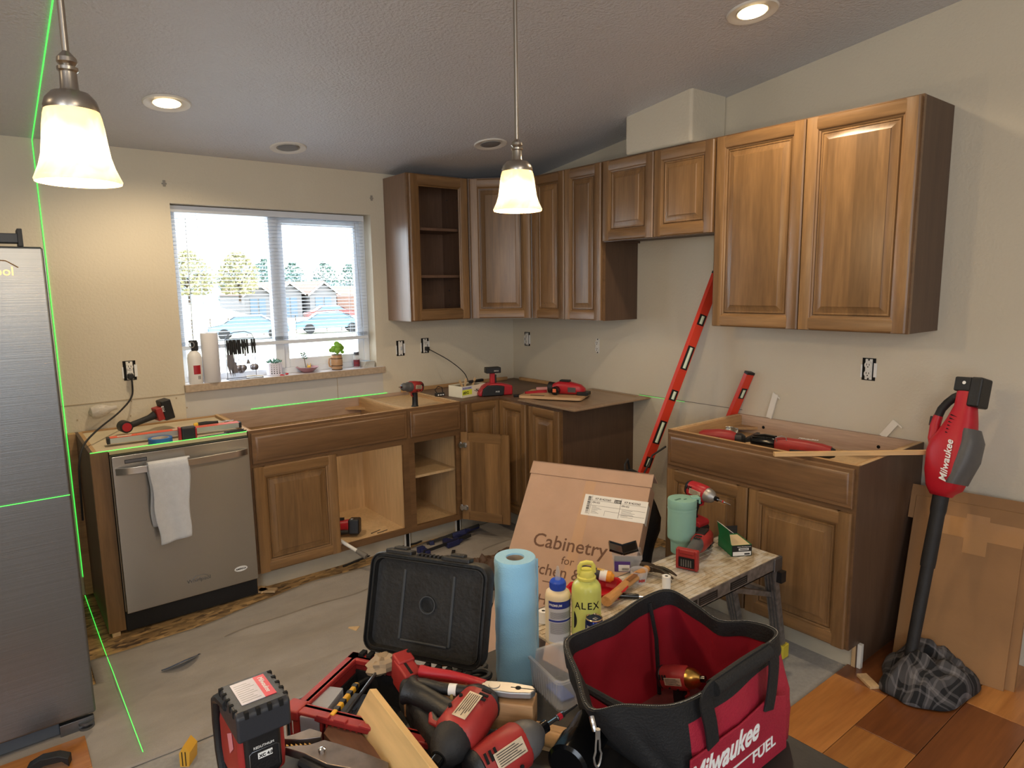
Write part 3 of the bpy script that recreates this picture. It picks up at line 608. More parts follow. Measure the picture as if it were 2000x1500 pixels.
def pendant(x, y, z, label, k=1):
    g = thing('pendant_lamp', label, 'pendant lamp', (x, y, z), 0); g.scale = (k, k, 1)
    b = MB(); pr = [(.0750,.0),(.0765,.004),(.0735,.010),(.066,.026),(.060,.045),(.0565,.068),(.0535,.092),(.050,.110),(.046,.122),(.038,.130)]
    b.lathe(pr + [(p[0]-.003, p[1]) for p in reversed(pr)], 48, caps=False); part('glass_shade', b, M['shade'], g, angle=70)
    b = MB(); b.lathe([(.0475,.118),(.0485,.124),(.044,.136),(.033,.147),(.019,.150),(.016,.154),(.015,.180),(.0185,.183),(.0185,.188),(.013,.190),(.018,.196),(.017,.203),(.010,.210),(.006,.214)], 32); part('fitter_cap', b, M['nickel'], g)
    b = MB(); zt = roofz(y) - z; b.cyl((0,0,.21), (0,0,zt-.02), .0062, n=14); part('rod', b, M['nickel'], g)
    b = MB(); b.lathe([(.012,zt-.03),(.05,zt-.022),(.062,zt-.004),(.062,zt)], 28); part('canopy', b, M['nickel'], g)
    b = MB(); b.sphere((0,0,.055), (.028,.028,.036)); part('bulb', b, mat('bulb_glow', (255,240,210), .5, emit=14, ec=(255,220,160)) if 'bulb_glow' not in bpy.data.materials else bpy.data.materials['bulb_glow'], g)
    point('pendant_bulb_light', (x, y, z-.015), 9, (1.0,.76,.46), .04)
pendant(-3.043, -2.638, 1.769, 'brass-toned glowing bell shade pendant at the left beside the fridge', .86)
pendant(-1.856, -2.370, 1.814, 'glowing bell shade pendant in front of the corner wall cabinets')

# ------------------------------------------------------------------ laser lines: glowing strips laid on the surfaces for the projected light
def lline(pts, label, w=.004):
    b = MB(); b.tube(pts, w*.38, 6); tag(part('laser_glow_strip', b, M['laser']), label, 'laser line strip')
lline([(-2.922, -3.4, roofz(-3.4)-.006), (-2.924, -1.4, roofz(-1.4)-.006), (-2.924, -.006, 2.308), (-2.921, -.003, 1.4), (-2.919, -.003, .10)], 'vertical glowing green strip as the laser line down the ceiling and left wall beside the fridge', .006)
lline([(-2.921, -.02, .004), (-2.921, -.62, .004), (-2.921, -.80, .010), (-2.921, -.98, .022), (-2.921, -1.10, .024), (-2.919, -1.35, .022), (-2.917, -1.60, .022)], 'glowing green strip as the laser line running across the floor paper beside the fridge', .004)
lline([(-2.885, -.613, .8775), (-2.21, -.613, .8775)], 'horizontal glowing green strip as the laser line along the top edge above the dishwasher', .005)
lline([(-2.00, -.0035, .882), (-1.10, -.0035, .880)], 'horizontal glowing green strip as the laser line on the wall behind the sink cabinet', .004)
lline([(-.0035, -1.27, .893), (-.0035, -1.62, .893)], 'faint glowing green strip as the laser line on the wall right of the loose panel', .0018)
lline([(-3.9, -1.3375, .893), (-3.022, -1.3375, .893)], 'horizontal glowing green strip as the laser line across the refrigerator door', .004)

# ------------------------------------------------------------------ outlets
def outlet(loc, n, label, plug=False, ring=True, kind='duplex'):
    g = thing('wall_outlet', label, 'outlet', mw=face(loc, n))
    if ring:
        b = MB(); b.box((-.030, -.052, -.001), (.030, .052, .0015)); part('box_opening', b, M['dark'], g, smooth=False)
        b = MB(); b.box((.022, -.035, .001), (.036, .03, .003)); part('torn_edge', b, M['print'], g, smooth=False); b = MB(); b.box((-.036,-.04,.001),(-.029,.02,.003)); part('torn_edge', b, M['print'], g, smooth=False)
    b = MB(); b.box((-.016, -.048, .001), (.016, .048, .004)); b.box((-.013, -.036, .004), (.013, .036, .010)); part('yoke', b, M['outl'], g, bevel=.002)
    if kind == 'duplex':
        for s in (-.020, .020):
            b = MB(); b.lathe([(.0165,.010),(.0165,.013),(.001,.013)], 20, (0, s, 0)); part('socket_face', b, M['outl'], g)
            b = MB(); b.box((-.007, s-.002, .0128), (-.0045, s+.008, .0136)); b.box((.0045, s-.002, .0128), (.007, s+.007, .0136)); b.cyl((0, s-.008, .0128), (0, s-.008, .0136), .003, n=8); part('slot', b, M['ink'], g, smooth=False)
    else:
        b = MB(); b.box((-.006, -.013, .010), (.006, .013, .018)); part('toggle', b, mat('switch_grey', (180,186,196), .4), g, bevel=.002)
    for s in (-.044, .044):
        b = MB(); b.cyl((0, s, .003), (0, s, .006), .004, n=8); part('screw', b, M['ink'], g)
    return g
outlet((-2.610, 0, 1.168), (0,-1,0), 'white duplex outlet with a black plug left of the window, no cover')
outlet((-.983, 0, 1.175), (0,-1,0), 'bare light switch in an open box right of the window', kind='switch')
outlet((-.789, 0, 1.180), (0,-1,0), 'duplex outlet with a black cord plugged in below the open wall cabinet')
outlet((0, -.171, 1.188), (-1,0,0), 'uncovered outlet in the wall just right of the room corner')
outlet((0, -.908, 1.180), (-1,0,0), 'flush white outlet without dark box, below the tall narrow wall cabinet', ring=False)
outlet((0, -2.649, 1.177), (-1,0,0), 'uncovered outlet with torn drywall below the large wall cabinet')
def cord(pts, r, label, plug=None):
    # smooth path
    P = [V(p) for p in pts]; out = []
    for i in range(len(P)-1):
        a = P[max(i-1,0)]; b_ = P[i]; c = P[i+1]; d_ = P[min(i+2, len(P)-1)]
        for k in range(8):
            t_ = k/8; out.append(.5*((2*b_) + (c-a)*t_ + (2*a-5*b_+4*c-d_)*t_*t_ + (3*b_-a-3*c+d_)*t_**3))
    out.append(P[-1]); g = thing('power_cord', label, 'cord', P[0])
    b = MB(); b.tube([p-P[0] for p in out], r, 8); part('cable', b, M['rub'], g)
    if plug:
        b = MB(); b.T = frame((0,0,0), plug, (0,0,1)); b.box((-.012,-.013,-.015), (.03,.013,.013)); part('plug', b, M['black'], g, bevel=.004)
cord([(-2.612,-.028,1.140), (-2.610,-.04,1.10), (-2.622,-.05,1.03), (-2.70,-.16,.975), (-2.82,-.36,.935), (-2.895,-.50,.895), (-2.925,-.56,.82), (-2.93,-.55,.70), (-2.93,-.50,.55)], .0045, 'black cord from the left outlet looping down beside the fridge', (0,1,0))
cord([(-.787,-.028,1.160), (-.75,-.06,1.135), (-.68,-.16,1.07), (-.635,-.26,.99), (-.645,-.33,.90)], .003, 'thin black cord dropping from the outlet to the wood screw box', (0,1,0))
b = MB(); b.T = frame((-2.765, -.03, .975), (1,0,.12), (0,-.3,1))
b.lathe([(.004,-.055),(.028,-.04),(.036,-.01),(.028,.025),(.014,.05),(.012,.075)], 20, (0,0,0), (1,0,0)); o = part('wrapped_bulb', b, mat('clear_wrapper', (214,206,196), .15, bump=.9, bs=60, alpha=.75)); tag(o, 'crumpled clear plastic wrapper hanging on the left wall below the outlet', 'wrapper')
for (x, z, l) in ((-2.364, 2.152, 'small wall anchor bracket on the wall above the left end of the window'), (-1.152, 2.157, 'small wall anchor bracket on the wall above the right end of the window')):
    b = MB(); b.box((x-.006, -.008, z-.016), (x+.006, 0, z+.016)); b.box((x-.012, -.006, z-.004), (x+.012, 0, z+.002)); tag(part('wall_bracket', b, mat('bracket_grey', (150,144,134), .6), bevel=.001), l, 'bracket')
# ------------------------------------------------------------------ workbench table and foreground pile
TZ = .75
M['ttop'] = mat('worn_black_bench', (44,40,38), .5, var=.25, vs=10, bump=.1, bs=80)
t_ = thing('work_table', 'dark worn table top under the tool pile in the foreground', 'table', (-2.53, -3.35, 0))
b = MB(); b.prism([(-.445,-.42),(.43,-.42),(.43,.265),(.255,.275),(.235,.483),(-.445,.483)], TZ-.03, TZ, 'xy'); part('table_top', b, M['ttop'], t_, bevel=.004)
for sx in (-.40, .385):
    for sy in (-.38, .24):
        b = MB(); b.box((sx-.02, sy-.02, 0.012), (sx+.02, sy+.02, TZ-.03)); part('leg', b, M['gray'], t_, bevel=.003)

# --- power tool builders: local x = forward, z = up, origin on the motor axis
M['grey'] = mat('tool_grey', (84,82,82), .45, var=.1, vs=20)
M['foil'] = mat('spec_label', (214,196,170), .25, .3, var=.15, vs=60)
M['silver'] = mat('cast_silver', (164,162,160), .42, .8)
M['brass'] = mat('brass', (190,150,80), .3, 1)
def battery(parent, loc, xl=False, size=(.115,.078,.058), lab='XC5.0', mw=None):
    x, y, z = size; b = MB()
    b.prism([(-x/2,-z/2+.01),(-x/2+.01,-z/2),(x/2-.01,-z/2),(x/2,-z/2+.012),(x/2,z/2-.012),(x/2-.012,z/2),(-x/2,z/2)], -y/2, y/2, 'xz')
    o = part('battery', b, M['black'], parent, bevel=.005, seg=2, loc=loc)
    if mw is not None: o.matrix_local = mw
    b = MB(); b.box((-x/2-.002, -y/2+.012, -z/2+.010), (-x/2, y/2-.012, z/2-.012)); part('battery_badge', b, M['dred'], o, bevel=.001)
    text('lettering', lab, .016, M['print'], o, face((-.026, -y/2-.0006, -.006), (0,-1,0)))
    return o
def smooth_body(b, secs, n=20):
    """secs: (x, z centre, half width y, half height z, squareness)"""
    rings = []
    for x, zc, hy, hz, sq in secs:
        e = 2/sq; rg = []
        for j in range(n):
            a = 2*PI*j/n; c, s = math.cos(a), math.sin(a)
            rg.append((x, hy*abs(c)**e*(1 if c >= 0 else -1), zc + hz*abs(s)**e*(1 if s >= 0 else -1)))
        rings.append(rg)
    b.loft(rings)
def handle_loft(b, secs, n=16):
    rings = []
    for x, z, hx, hy in secs: rings.append([(x+hx*math.cos(2*PI*j/n), hy*math.sin(2*PI*j/n), z) for j in range(n)])
    b.loft(rings)
def driver(name, label, cat, mw, kind='impact', batt='XC5.0', bit=.06, foot=True, redcol='red', nose='silver', group=None, scale=1.0, lab_side=True):
    g = thing(name, label, cat, mw=mw @ Matrix.Scale(scale, 4), group=group); R_ = M[redcol]
    b = MB(); smooth_body(b, [(-.075,0,.022,.024,2.4),(-.070,0,.030,.033,2.4),(-.03,0,.033,.036,2.6),(.012,0,.033,.036,2.4),(.018,0,.030,.033,2)]); part('motor_housing', b, R_, g, angle=50)
    b = MB(); smooth_body(b, [(-.083,0,.018,.020,2.4),(-.080,0,.026,.029,2.4),(-.069,0,.0315,.0345,2.4),(-.066,0,.030,.033,2.4)]); part('rear_cap', b, M['black'], g, angle=50)
    for s in (-1, 1):
        for k in range(3):
            b = MB(); b.box((-.064+k*.009, s*.0325, .006), (-.060+k*.009, s*.0345, .022)); part('vent', b, M['dark'], g, smooth=False)
    b = MB()
    if kind == 'impact': b.lathe([(.031,.010),(.032,.020),(.030,.034),(.023,.048),(.014,.056),(.013,.058)], 24, (0,0,0), (1,0,0)); part('gear_case', b, M[nose], g, angle=50)
    else: b.lathe([(.030,.010),(.030,.040),(.026,.046),(.024,.050),(.024,.078),(.018,.090),(.009,.094)], 24, (0,0,0), (1,0,0)); part('chuck', b, M[nose], g, angle=40)
    x0 = .058 if kind == 'impact' else .092
    b = MB(); b.cyl((x0-.004,0,0),(x0+.014,0,0),.010 if kind=='impact' else .005,n=16); part('collet', b, M['blackg'], g)
    if bit:
        b = MB(); b.cyl((x0+.012,0,0),(x0+bit*.45,0,0),.0035,n=8); b.cyl((x0+bit*.45,0,0),(x0+bit*.62,0,0),.0050,n=8); b.cyl((x0+bit*.62,0,0),(x0+bit,0,0),.003,.0018,8); o = part('driver_bit', b, M['chrome'], g)
        b = MB(); b.cyl((x0+bit*.47,0,0),(x0+bit*.56,0,0),.0053,n=8); part('bit_collar', b, M['red'], o)
    b = MB(); handle_loft(b, [(-.022,-.020,.024,.020),(-.026,-.040,.019,.017),(-.030,-.060,.0185,.0165),(-.034,-.090,.0185,.0170),(-.036,-.112,.020,.018),(-.036,-.122,.026,.024)]); part('grip', b, M['black'], g, angle=60)
    b = MB(); b.tube([(-.008,0,-.026),(.006,0,-.032),(.004,0,-.05),(-.010,0,-.058)], .0055, 8); b.box((-.02,-.012,-.03),(.004,.012,-.018)); part('trigger_guard', b, R_, g, bevel=.002)
    b = MB(); b.tube([(-.006,0,-.030),(.000,0,-.044),(-.010,0,-.056)], .006, 8); part('trigger', b, M['black'], g)
    for s in (-1, 1):
        for p_ in ((-.012,-.024),(-.038,-.020),(-.05,.012)):
            b = MB(); b.cyl((p_[0], s*.0250-.0, p_[1]), (p_[0], s*.0325, p_[1]), .003, n=8); part('screw', b, M['dark'], g)
    for s in (-1, 1):
        b = MB(); b.box((-.050, s*.0332, -.010), (.006, s*.0348, .014)); lb = part('spec_label', b, M['foil'], g, bevel=.001)
        b = MB()
        for k in range(6): b.box((-.046, s*.0347, -.007+k*.0034), (.002-(k%3)*.006, s*.0350, -.0058+k*.0034))
        b.k = 0; pq = part('fine_print', b, M['ink'], lb, smooth=False); pq['kind'] = 'stuff'
    if foot:
        b = MB(); b.prism([(-.072,-.118),(.020,-.118),(.028,-.128),(.028,-.142),(-.078,-.142),(-.078,-.126)], -.036, .036, 'xz'); ft = part('battery_foot', b, R_, g, bevel=.004)
        b = MB(); b.box((-.06,-.030,-.1425),(.02,.030,-.141)); part('contact_plate', b, M['dark'], ft, smooth=False)
    if batt: battery(g, (-.026, 0, -.168), lab=batt)
    return g

# --- laser level
g = thing('laser_level', 'red and black laser level with battery on top, at the left end of the table', 'laser level', (-2.928, -3.0, TZ))
b = MB(); b.box((-.040, -.070, 0.0), (.040, .055, .012)); b.box((-.034, -.045, .012), (.034, .050, .070)); part('base', b, M['black'], g, bevel=.006)
b = MB(); b.box((-.043, -.080, 0), (.043, -.070, .092)); pl_ = part('bracket_plate', b, M['blackg'], g, bevel=.003)
b = MB(); b.box((-.043,-.083,0),(-.037,-.079,.092)); b.box((.037,-.083,0),(.043,-.079,.092)); b.box((-.037,-.083,.084),(.037,-.079,.092)); part('plate_rim', b, M['black'], pl_, bevel=.001)
for x in (-.013, .011):
    b = MB(); b.box((x-.007, -.0835, .016), (x+.007, -.0795, .052)); part('magnet', b, mat('tan_metal', (176,150,118), .35, .6), pl_, bevel=.001)
b = MB(); b.cyl((-.040, -.03, .030), (-.066, -.03, .030), .013, n=20); b.cyl((-.066,-.03,.030),(-.070,-.03,.030),.010,n=20); part('knob', b, M['black'], g, bevel=.001)
b = MB(); b.prism([(-.052,.090),(-.030,.070),(.040,.070),(.050,.10),(.050,.15),(.040,.172),(-.056,.172),(-.058,.12)], -.036, .036, 'yz'); part('housing', b, M['dred'], g, bevel=.009, seg=3)
b = MB(); b.prism([(-.064,.100),(-.052,.088),(-.02,.088),(-.02,.172),(-.064,.172)], -.028, .028, 'yz'); fp = part('battery_front', b, M['black'], g, bevel=.008, seg=3)
b = MB(); b.box((-.010,-.0655,.128),(.012,-.064,.138)); part('capacity_label', b, M['print'], fp, bevel=.0005)
text('lettering', 'XC 4.0', .0070, M['ink'], fp, face((-.0085, -.0658, .1305), (0,-1,0)), weight=.0002)
text('lettering', 'REDLITHIUM', .0055, M['print'], fp, face((-.016, -.0648, .146), (0,-1,0)))
b = MB(); b.tube([(-.022,-.0648,.108),(-.022,-.0648,.140),(-.018,-.0648,.143),(.018,-.0648,.143),(.022,-.0648,.140),(.022,-.0648,.108)], .0007, 5); part('panel_line', b, M['gray'], fp)
b = MB(); b.prism([(-.078,.172),(.016,.172),(.022,.178),(.022,.212),(.014,.218),(-.070,.218),(-.078,.212)], -.040, .040, 'yz'); bt = part('battery', b, mat('battery_slate', (46,48,54), .42, bump=.1, bs=200), g, bevel=.007, seg=3)
for k in range(5):
    for s in (-1, 1):
        b = MB(); b.box((s*.041, -.066+k*.018, .208), (s*.034, -.060+k*.018, .2192)); part('notch', b, M['dark'], bt, bevel=.001)
for k in range(4):
    b = MB(); b.box((-.028+k*.017, -.0795, .208), (-.022+k*.017, -.072, .2192)); part('notch', b, M['dark'], bt, bevel=.001)
b = MB(); b.box((-.025, -.056, .2181), (.010, .008, .2188)); part('spec_label', b, mat('lilac_label', (186,182,196), .3, var=.06, vs=80), bt, smooth=False)
b = MB(); b.box((.010, -.056, .2181), (.027, .008, .2189)); l2 = part('brand_label', b, mat('pink_red_label', (206,58,76), .3), bt, smooth=False)
text('lettering', 'Milwaukee', .011, M['print'], l2, face((.0155, .002, .2190), (0,0,1), (1,0,0)), shear=.2)
for k in range(9):
    b = MB(); b.box((-.022, -.050+k*.0060, .2188), (.006-(k%3)*.004, -.0485+k*.006, .21885)); part('print_line', b, M['gray'], bt, smooth=False)
b = MB(); b.tube([(-.036,-.020,.205),(-.037,.02,.198),(-.037,.050,.180),(-.036,.058,.140),(-.036,.055,.09),(-.036,.040,.05)], [.009,.009,.008,.008,.008,.008], 10); b.tube([(.036,-.020,.205),(.037,.02,.198),(.037,.050,.180),(.036,.058,.140),(.036,.055,.09),(.036,.040,.05)], .008, 10); b.tube([(-.036,.058,.13),(.036,.058,.13)], .008, 8); part('roll_cage', b, M['black'], g)
b = MB(); b.loft([[(-.0372,-.030,.165),(-.0372,-.005,.150),(-.0372,-.012,.120),(-.0372,-.034,.140)],[(-.0368,-.030,.165),(-.0368,-.005,.150),(-.0368,-.012,.120),(-.0368,-.034,.140)]]); part('side_decal', b, mat('pink_decal', (222,140,150), .5), g, smooth=False)
b = MB(); b.lathe([(.012,0),(.012,.004),(.001,.004)], 20, (0,.05,.125), (0,1,0)); part('beam_window', b, mat('green_glass', (80,255,110), .1, emit=2), g)
b = MB(); b.tube([(-.075,.095,.017),(-.05,.08,.018),(-.02,.075,.017)], .015, 12); tag(part('dowel_end', b, M['pine'], loc=(-2.928,-3.0,TZ)), 'rounded end of a tan dowel sticking out left of the laser level', 'dowel')

# --- toolbox with its lid up
hl = V((.523,-.852,0)).normalized()
mwT = frame((-2.677,-2.84,TZ), hl, (0,0,1)); mwT = mwT @ Matrix.Diagonal((1,-1,1,1)) @ Matrix.Diagonal((1,1,1,1))
mwT = Matrix.Translation((-2.677,-2.84,TZ)) @ Matrix((hl, V((-hl.y, hl.x, 0)), V((0,0,1)))).transposed().to_4x4()   # local x along hinge, +y away from the camera side
g = thing('toolbox', 'red low toolbox with raised black lid, left of the blue towel roll', 'toolbox', mw=mwT)
L_, D_, H_ = .268, .178, .100
b = MB(); th = .010
b.box((0,-D_,0),(L_,0,.006)); b.box((0,-.012,0),(L_,0,H_)); b.box((0,-D_,0),(.012,0,H_)); b.box((L_-.012,-D_,0),(L_,0,H_)); b.box((.0,-D_,0),(L_,-D_+.012,H_))
part('tub', b, M['dred'], g, bevel=.003, smooth=False)
b = MB(); b.box((-.010,-D_-.014,H_-.012),(L_+.006,-D_+.014,H_)); b.box((-.010,-.016,H_-.012),(L_+.006,.010,H_)); b.box((-.010,-D_-.014,H_-.012),(.014,.010,H_)); b.box((L_-.014,-D_-.014,H_-.012),(L_+.006,.01,H_)); part('rim_flange', b, M['dred'], g, bevel=.003)
b = MB(); b.box((.0125,-D_+.0125,.012),(L_-.0125,-.0125,.016)); b.box((.0125,-D_+.0125,.012),(.016,-.0125,.072)); b.box((.0125,-.016,.012),(L_-.0125,-.0125,.078)); part('black_tray', b, M['rub'], g, smooth=False)
for k in range(9):
    b = MB(); b.box((.030+k*.012,-D_-.012,H_-.045),(.034+k*.012,-D_-.001,H_-.012)); part('rib', b, M['dred'], g, smooth=False)
b = MB(); b.box((.026,-D_-.004,.01),(.14,-D_-.0005,.088)); part('recess', b, M['dark'], g, smooth=False)
b = MB(); b.box((-.024,-D_-.018,H_-.018),(.012,-D_+.018,H_+.002)); b.box((-.024,-D_-.018,H_-.078),(.012,-D_+.018,H_-.064)); b.box((-.002,-D_-.016,H_-.07),(.016,-D_+.014,H_-.01)); part('corner_bumper', b, M['dred'], g, bevel=.004)
b = MB(); b.cyl((-.015,-D_-.008,H_-.066),(-.015,-D_-.008,H_-.016),.0055,n=16); part('latch_pin', b, M['chrome'], g)
for x in (.05,.085,.135):
    b = MB(); b.box((x,-D_-.016,H_-.002),(x+.024,-D_-.006,H_+.004)); part('latch_slot', b, M['dred'], g, bevel=.0015)
# lid: leans back past vertical
tilt = math.radians(74)
lm = Matrix.Translation((.011, .012, H_+.006)) @ Matrix.Rotation(tilt, 4, 'X')
def rr(w, h, r, x0, y0, n=5):
    o = []
    for cx, cy, a0 in ((w-r, r, -90), (w-r, h-r, 0), (r, h-r, 90), (r, r, 180)):
        for k in range(n+1): a = math.radians(a0 + 90*k/n); o.append((x0+cx+r*math.cos(a), y0+cy+r*math.sin(a)))
    return o
LW, LH = .262, .198
b = MB()
def rl(ins, z, r): return [(p[0], p[1], z) for p in rr(LW-2*ins, LH-2*ins, r, ins, ins)]
b.loft([rl(0,-.030,.026), rl(0,0,.026), rl(.0015,.003,.024), rl(.0035,.003,.022), rl(.0045,-.003,.02), rl(.0085,-.003,.02), rl(.0095,.002,.019), rl(.0115,.002,.018), rl(.014,-.010,.016), rl(.032,-.012,.010)])
lid = part('lid', b, mat('scuffed_black', (24,23,22), .5, var=.3, vs=14, bump=.3, bs=90, rv=.1), g, angle=30); lid.matrix_local = lm
for x in (.072, .182):
    b = MB(); b.box((x, .03, -.013), (x+.006, LH-.03, -.009)); part('lid_rib', b, mat('dusty_rib', (48,50,52), .6) if 'dusty_rib' not in bpy.data.materials else bpy.data.materials['dusty_rib'], lid, bevel=.002)
b = MB(); b.box((.078,.028,-.013),(.182,.033,-.008)); part('lid_rib', b, bpy.data.materials['dusty_rib'], lid, bevel=.002)
b = MB(); b.lathe([(.015,-.012),(.018,-.0085),(.0155,-.0085),(.0145,-.012)], 28, (.132,.105,0)); part('boss_ring', b, bpy.data.materials['dusty_rib'], lid)
for x in (.030, .158):
    b = MB(); b.box((x, LH-.006, -.026), (x+.06, LH+.008, -.002)); b.box((x+.014, LH-.004, -.030), (x+.044, LH+.013, -.010)); part('latch', b, M['black'], lid, bevel=.003)
for k in range(7):
    b = MB(); b.box((.102+k*.009, LH-.004, -.024), (.106+k*.009, LH+.005, -.004)); part('grip_tooth', b, M['black'], lid)
for x in (.012,.030,.052,.076,.100,.156,.180,.202,.224,.244):
    b = MB(); b.box((x,-.004,H_-.006),(x+.011,.014,H_+.006)); part('hinge_clip', b, M['dark'], g, bevel=.001)
def intb(name, mb, m, label, cat, mw=None, **k):
    o = part(name, mb, m, **k)
    if mw is not None: o.matrix_world = mw
    return tag(o, label, cat)
clear = mat('clear_plastic', (214,216,222), .18, trans=.0, alpha=.42, bump=.2, bs=60)
clear2 = mat('frosted_plastic', (226,228,232), .28, alpha=.30, bump=.1, bs=40)
b = MB(); bx = MB()
bx.box((0,0,0),(.11,.002,.034)); bx.box((0,.034,0),(.11,.036,.034)); bx.box((0,0,0),(.002,.036,.034)); bx.box((.108,0,0),(.11,.036,.034)); bx.box((0,0,.033),(.11,.036,.035)); bx.box((0,0,0),(.11,.036,.002))
intb('clear_case', bx, clear, 'clear rectangular plastic case lying in the toolbox near its left wall', 'case', frame((-2.812,-2.985,TZ+.060), (.77,.63,0)) @ Matrix.Diagonal((.84,1,1,1)), smooth=False)
b = MB(); b.box((0,0,0),(.135,.012,.010)); o = intb('utility_marker', b, mat('marker_yellow', (214,160,40), .4), 'yellow and black carpenter marker lying across the open toolbox', 'marker', frame((-2.790,-3.000,TZ+.092), (.80,.58,.05)) @ Matrix.Diagonal((.68,.8,1,1)), bevel=.003)
for x in (.02,.05,.085,.115):
    b = MB(); b.box((x,-.0005,.002),(x+.014,.0125,.0105)); part('black_band', b, M['black'], o, bevel=.001)
b = MB(); b.cyl((0,0,0),(.19,0,.0),.0035,n=8); intb('steel_rod', b, M['gray'], 'thin dark steel rod beside the yellow marker in the toolbox', 'rod', frame((-2.790,-3.015,TZ+.090), (.78,.62,.02)) @ Matrix.Diagonal((.8,1,1,1)))
b = MB(); b.box((0,0,0),(.10,.05,.02)); o = intb('dark_case', b, mat('case_slate', (52,54,60), .4), 'flat dark plastic case with grey lettering in the toolbox behind the plywood board', 'case', frame((-2.775,-3.030,TZ+.060), (.78,.62,.05)), bevel=.004)
text('lettering', 'FUEL', .018, M['gray'], o, face((.02,.015,.0205), (0,0,1), (0,1,0)))
b = MB(); b.cyl((0,0,0),(.16,0,0),.005,n=8); intb('hex_shaft', b, M['rub'], 'black hex shaft at the back of the toolbox tray', 'rod', frame((-2.700,-2.885,TZ+.060), (.95,.1,.1)))
def crumple(c, r, m, label, cat, name, seed, n=1):
    rn = random.Random(seed); b = MB(); b.sphere((0,0,0), r, 14, 9)
    b.v = [tuple(V(p)*(1+rn.uniform(-.28,.22))) for p in b.v]; return tag(part(name, b, m, loc=c, angle=20), label, cat)
crumple((-2.645,-2.905,TZ+.098), (.034,.024,.020), mat('kraft_paper', (168,146,118), .8, var=.1, bump=.3), 'crumpled brown paper at the back of the toolbox', 'paper', 'crumpled_paper', 3)
b = MB(); b.prism([(0,0),(.022,.004),(.026,.035),(.008,.042),(0,.03)], 0, .002, 'xy'); intb('yellow_tag', b, mat('yellow_card', (220,170,60), .5), 'small yellow tag standing behind the black drill grip', 'tag', frame((-2.575,-2.965,TZ+.105), (.6,-.4,.9), (.3,.6,.1)), smooth=False)
b = MB(); b.box((0,0,0),(.05,.03,.02)); o = intb('bit_pack', b, M['black'], 'small black blister pack with red print in the toolbox', 'pack', frame((-2.655,-2.985,TZ+.078), (.6,-.6,.0)), bevel=.002)
b = MB(); b.box((.004,.004,.020),(.024,.014,.0205)); part('red_print', b, M['red'], o, smooth=False)

# --- wood block, lineman pliers
bd = (V((-2.520,-3.225,0)) - V((-2.659,-3.057,0))).normalized()
mwb = Matrix.Translation((-2.659,-3.053,TZ+.094)) @ Matrix.Identity(4) @ Matrix((bd, V((-bd.y, bd.x, 0)), V((0,0,1)))).transposed().to_4x4()
b = MB(); b.box((-.006,-.042,.0),(.222,.0,.050)); tag(part('wood_block', b, wood('oak_block', (176,136,94), (122,86,54), 'x', .6, scale=1.5, rnd=.02), bevel=.003), 'chunky oak block lying in front of the black scissors with pliers on top', 'block').matrix_world = mwb
g = thing('lineman_pliers', 'lineman pliers with red and black grips lying on the oak block', 'pliers', mw=mwb @ Matrix.Translation((.128,-.020,.060)) @ Matrix.Scale(.90, 4))
b = MB(); b.prism([(0,.013),(.03,.016),(.055,.017),(.098,.013),(.104,.004),(.104,-.002),(.098,-.012),(.06,-.017),(.03,-.016),(0,-.013)], -.006, .007, 'xy'); hd = part('jaws', b, M['silver'], g, bevel=.003)
b = MB(); b.box((.058,-.0007,.007),(.104,.0007,.0075)); b.cyl((.072,0,.0068),(.072,0,.0078),.0055,n=14); part('jaw_gap', b, M['dark'], hd, smooth=False)
b = MB(); b.cyl((.026,0,-.006),(.026,0,.0085),.011,n=20); part('pivot', b, M['silver'], hd, bevel=.001)
b = MB(); b.tube([(.006,.009,0),(-.03,.020,0),(-.07,.024,.002),(-.11,.022,.004),(-.13,.024,.004)], [.009,.0085,.0095,.0105,.012], 12); part('upper_grip', b, M['red'], g, angle=60)
b = MB(); b.tube([(.006,-.009,0),(-.03,-.017,0),(-.07,-.018,0),(-.11,-.008,0),(-.135,-.004,0)], [.009,.0095,.0105,.0095,.006], 12); lg = part('lower_grip', b, M['black'], g, angle=60)
b = MB(); b.tube([(.008,-.009,0),(-.004,-.0105,0)], .0102, 12); part('grip_collar', b, M['red'], lg)
b = MB(); b.tube([(-.043,-.0175,0),(-.058,-.018,0)], .0112, 14); part('paper_band', b, M['paper'], lg)
b = MB(); b.tube([(-.05,-.028,-.004),(-.046,-.040,-.012),(-.034,-.046,-.02),(-.026,-.052,-.03)], [.003,.004,.003,.004], 6); part('string', b, mat('twine', (128,112,70), .8), lg)

# --- scissors
g = thing('scissors', 'black handled scissors lying against the base of the blue towel roll', 'scissors', mw=frame((-2.440,-2.930,TZ+.012), (-.55,.30,0)))
for s, r in ((-1, .018), (1, .021)):
    b = MB(); b.tube([(r*1.25*math.cos(a*PI/8), s*.020+r*.85*math.sin(a*PI/8), .002*s) for a in range(16)], .0062, 8, closed=True); part('finger_loop', b, M['rub'], g)
    b = MB(); b.tube([(.018,s*.012,0),(.045,s*.004,0),(.06,-s*.002,0)], .006, 8); part('shank', b, M['rub'], g)
    b = MB(); b.prism([(.055,-.006),(.06,.006),(.13,-s*.004)], .001*s-.001, .001*s+.001, 'xy'); part('blade', b, M['chrome'], g)

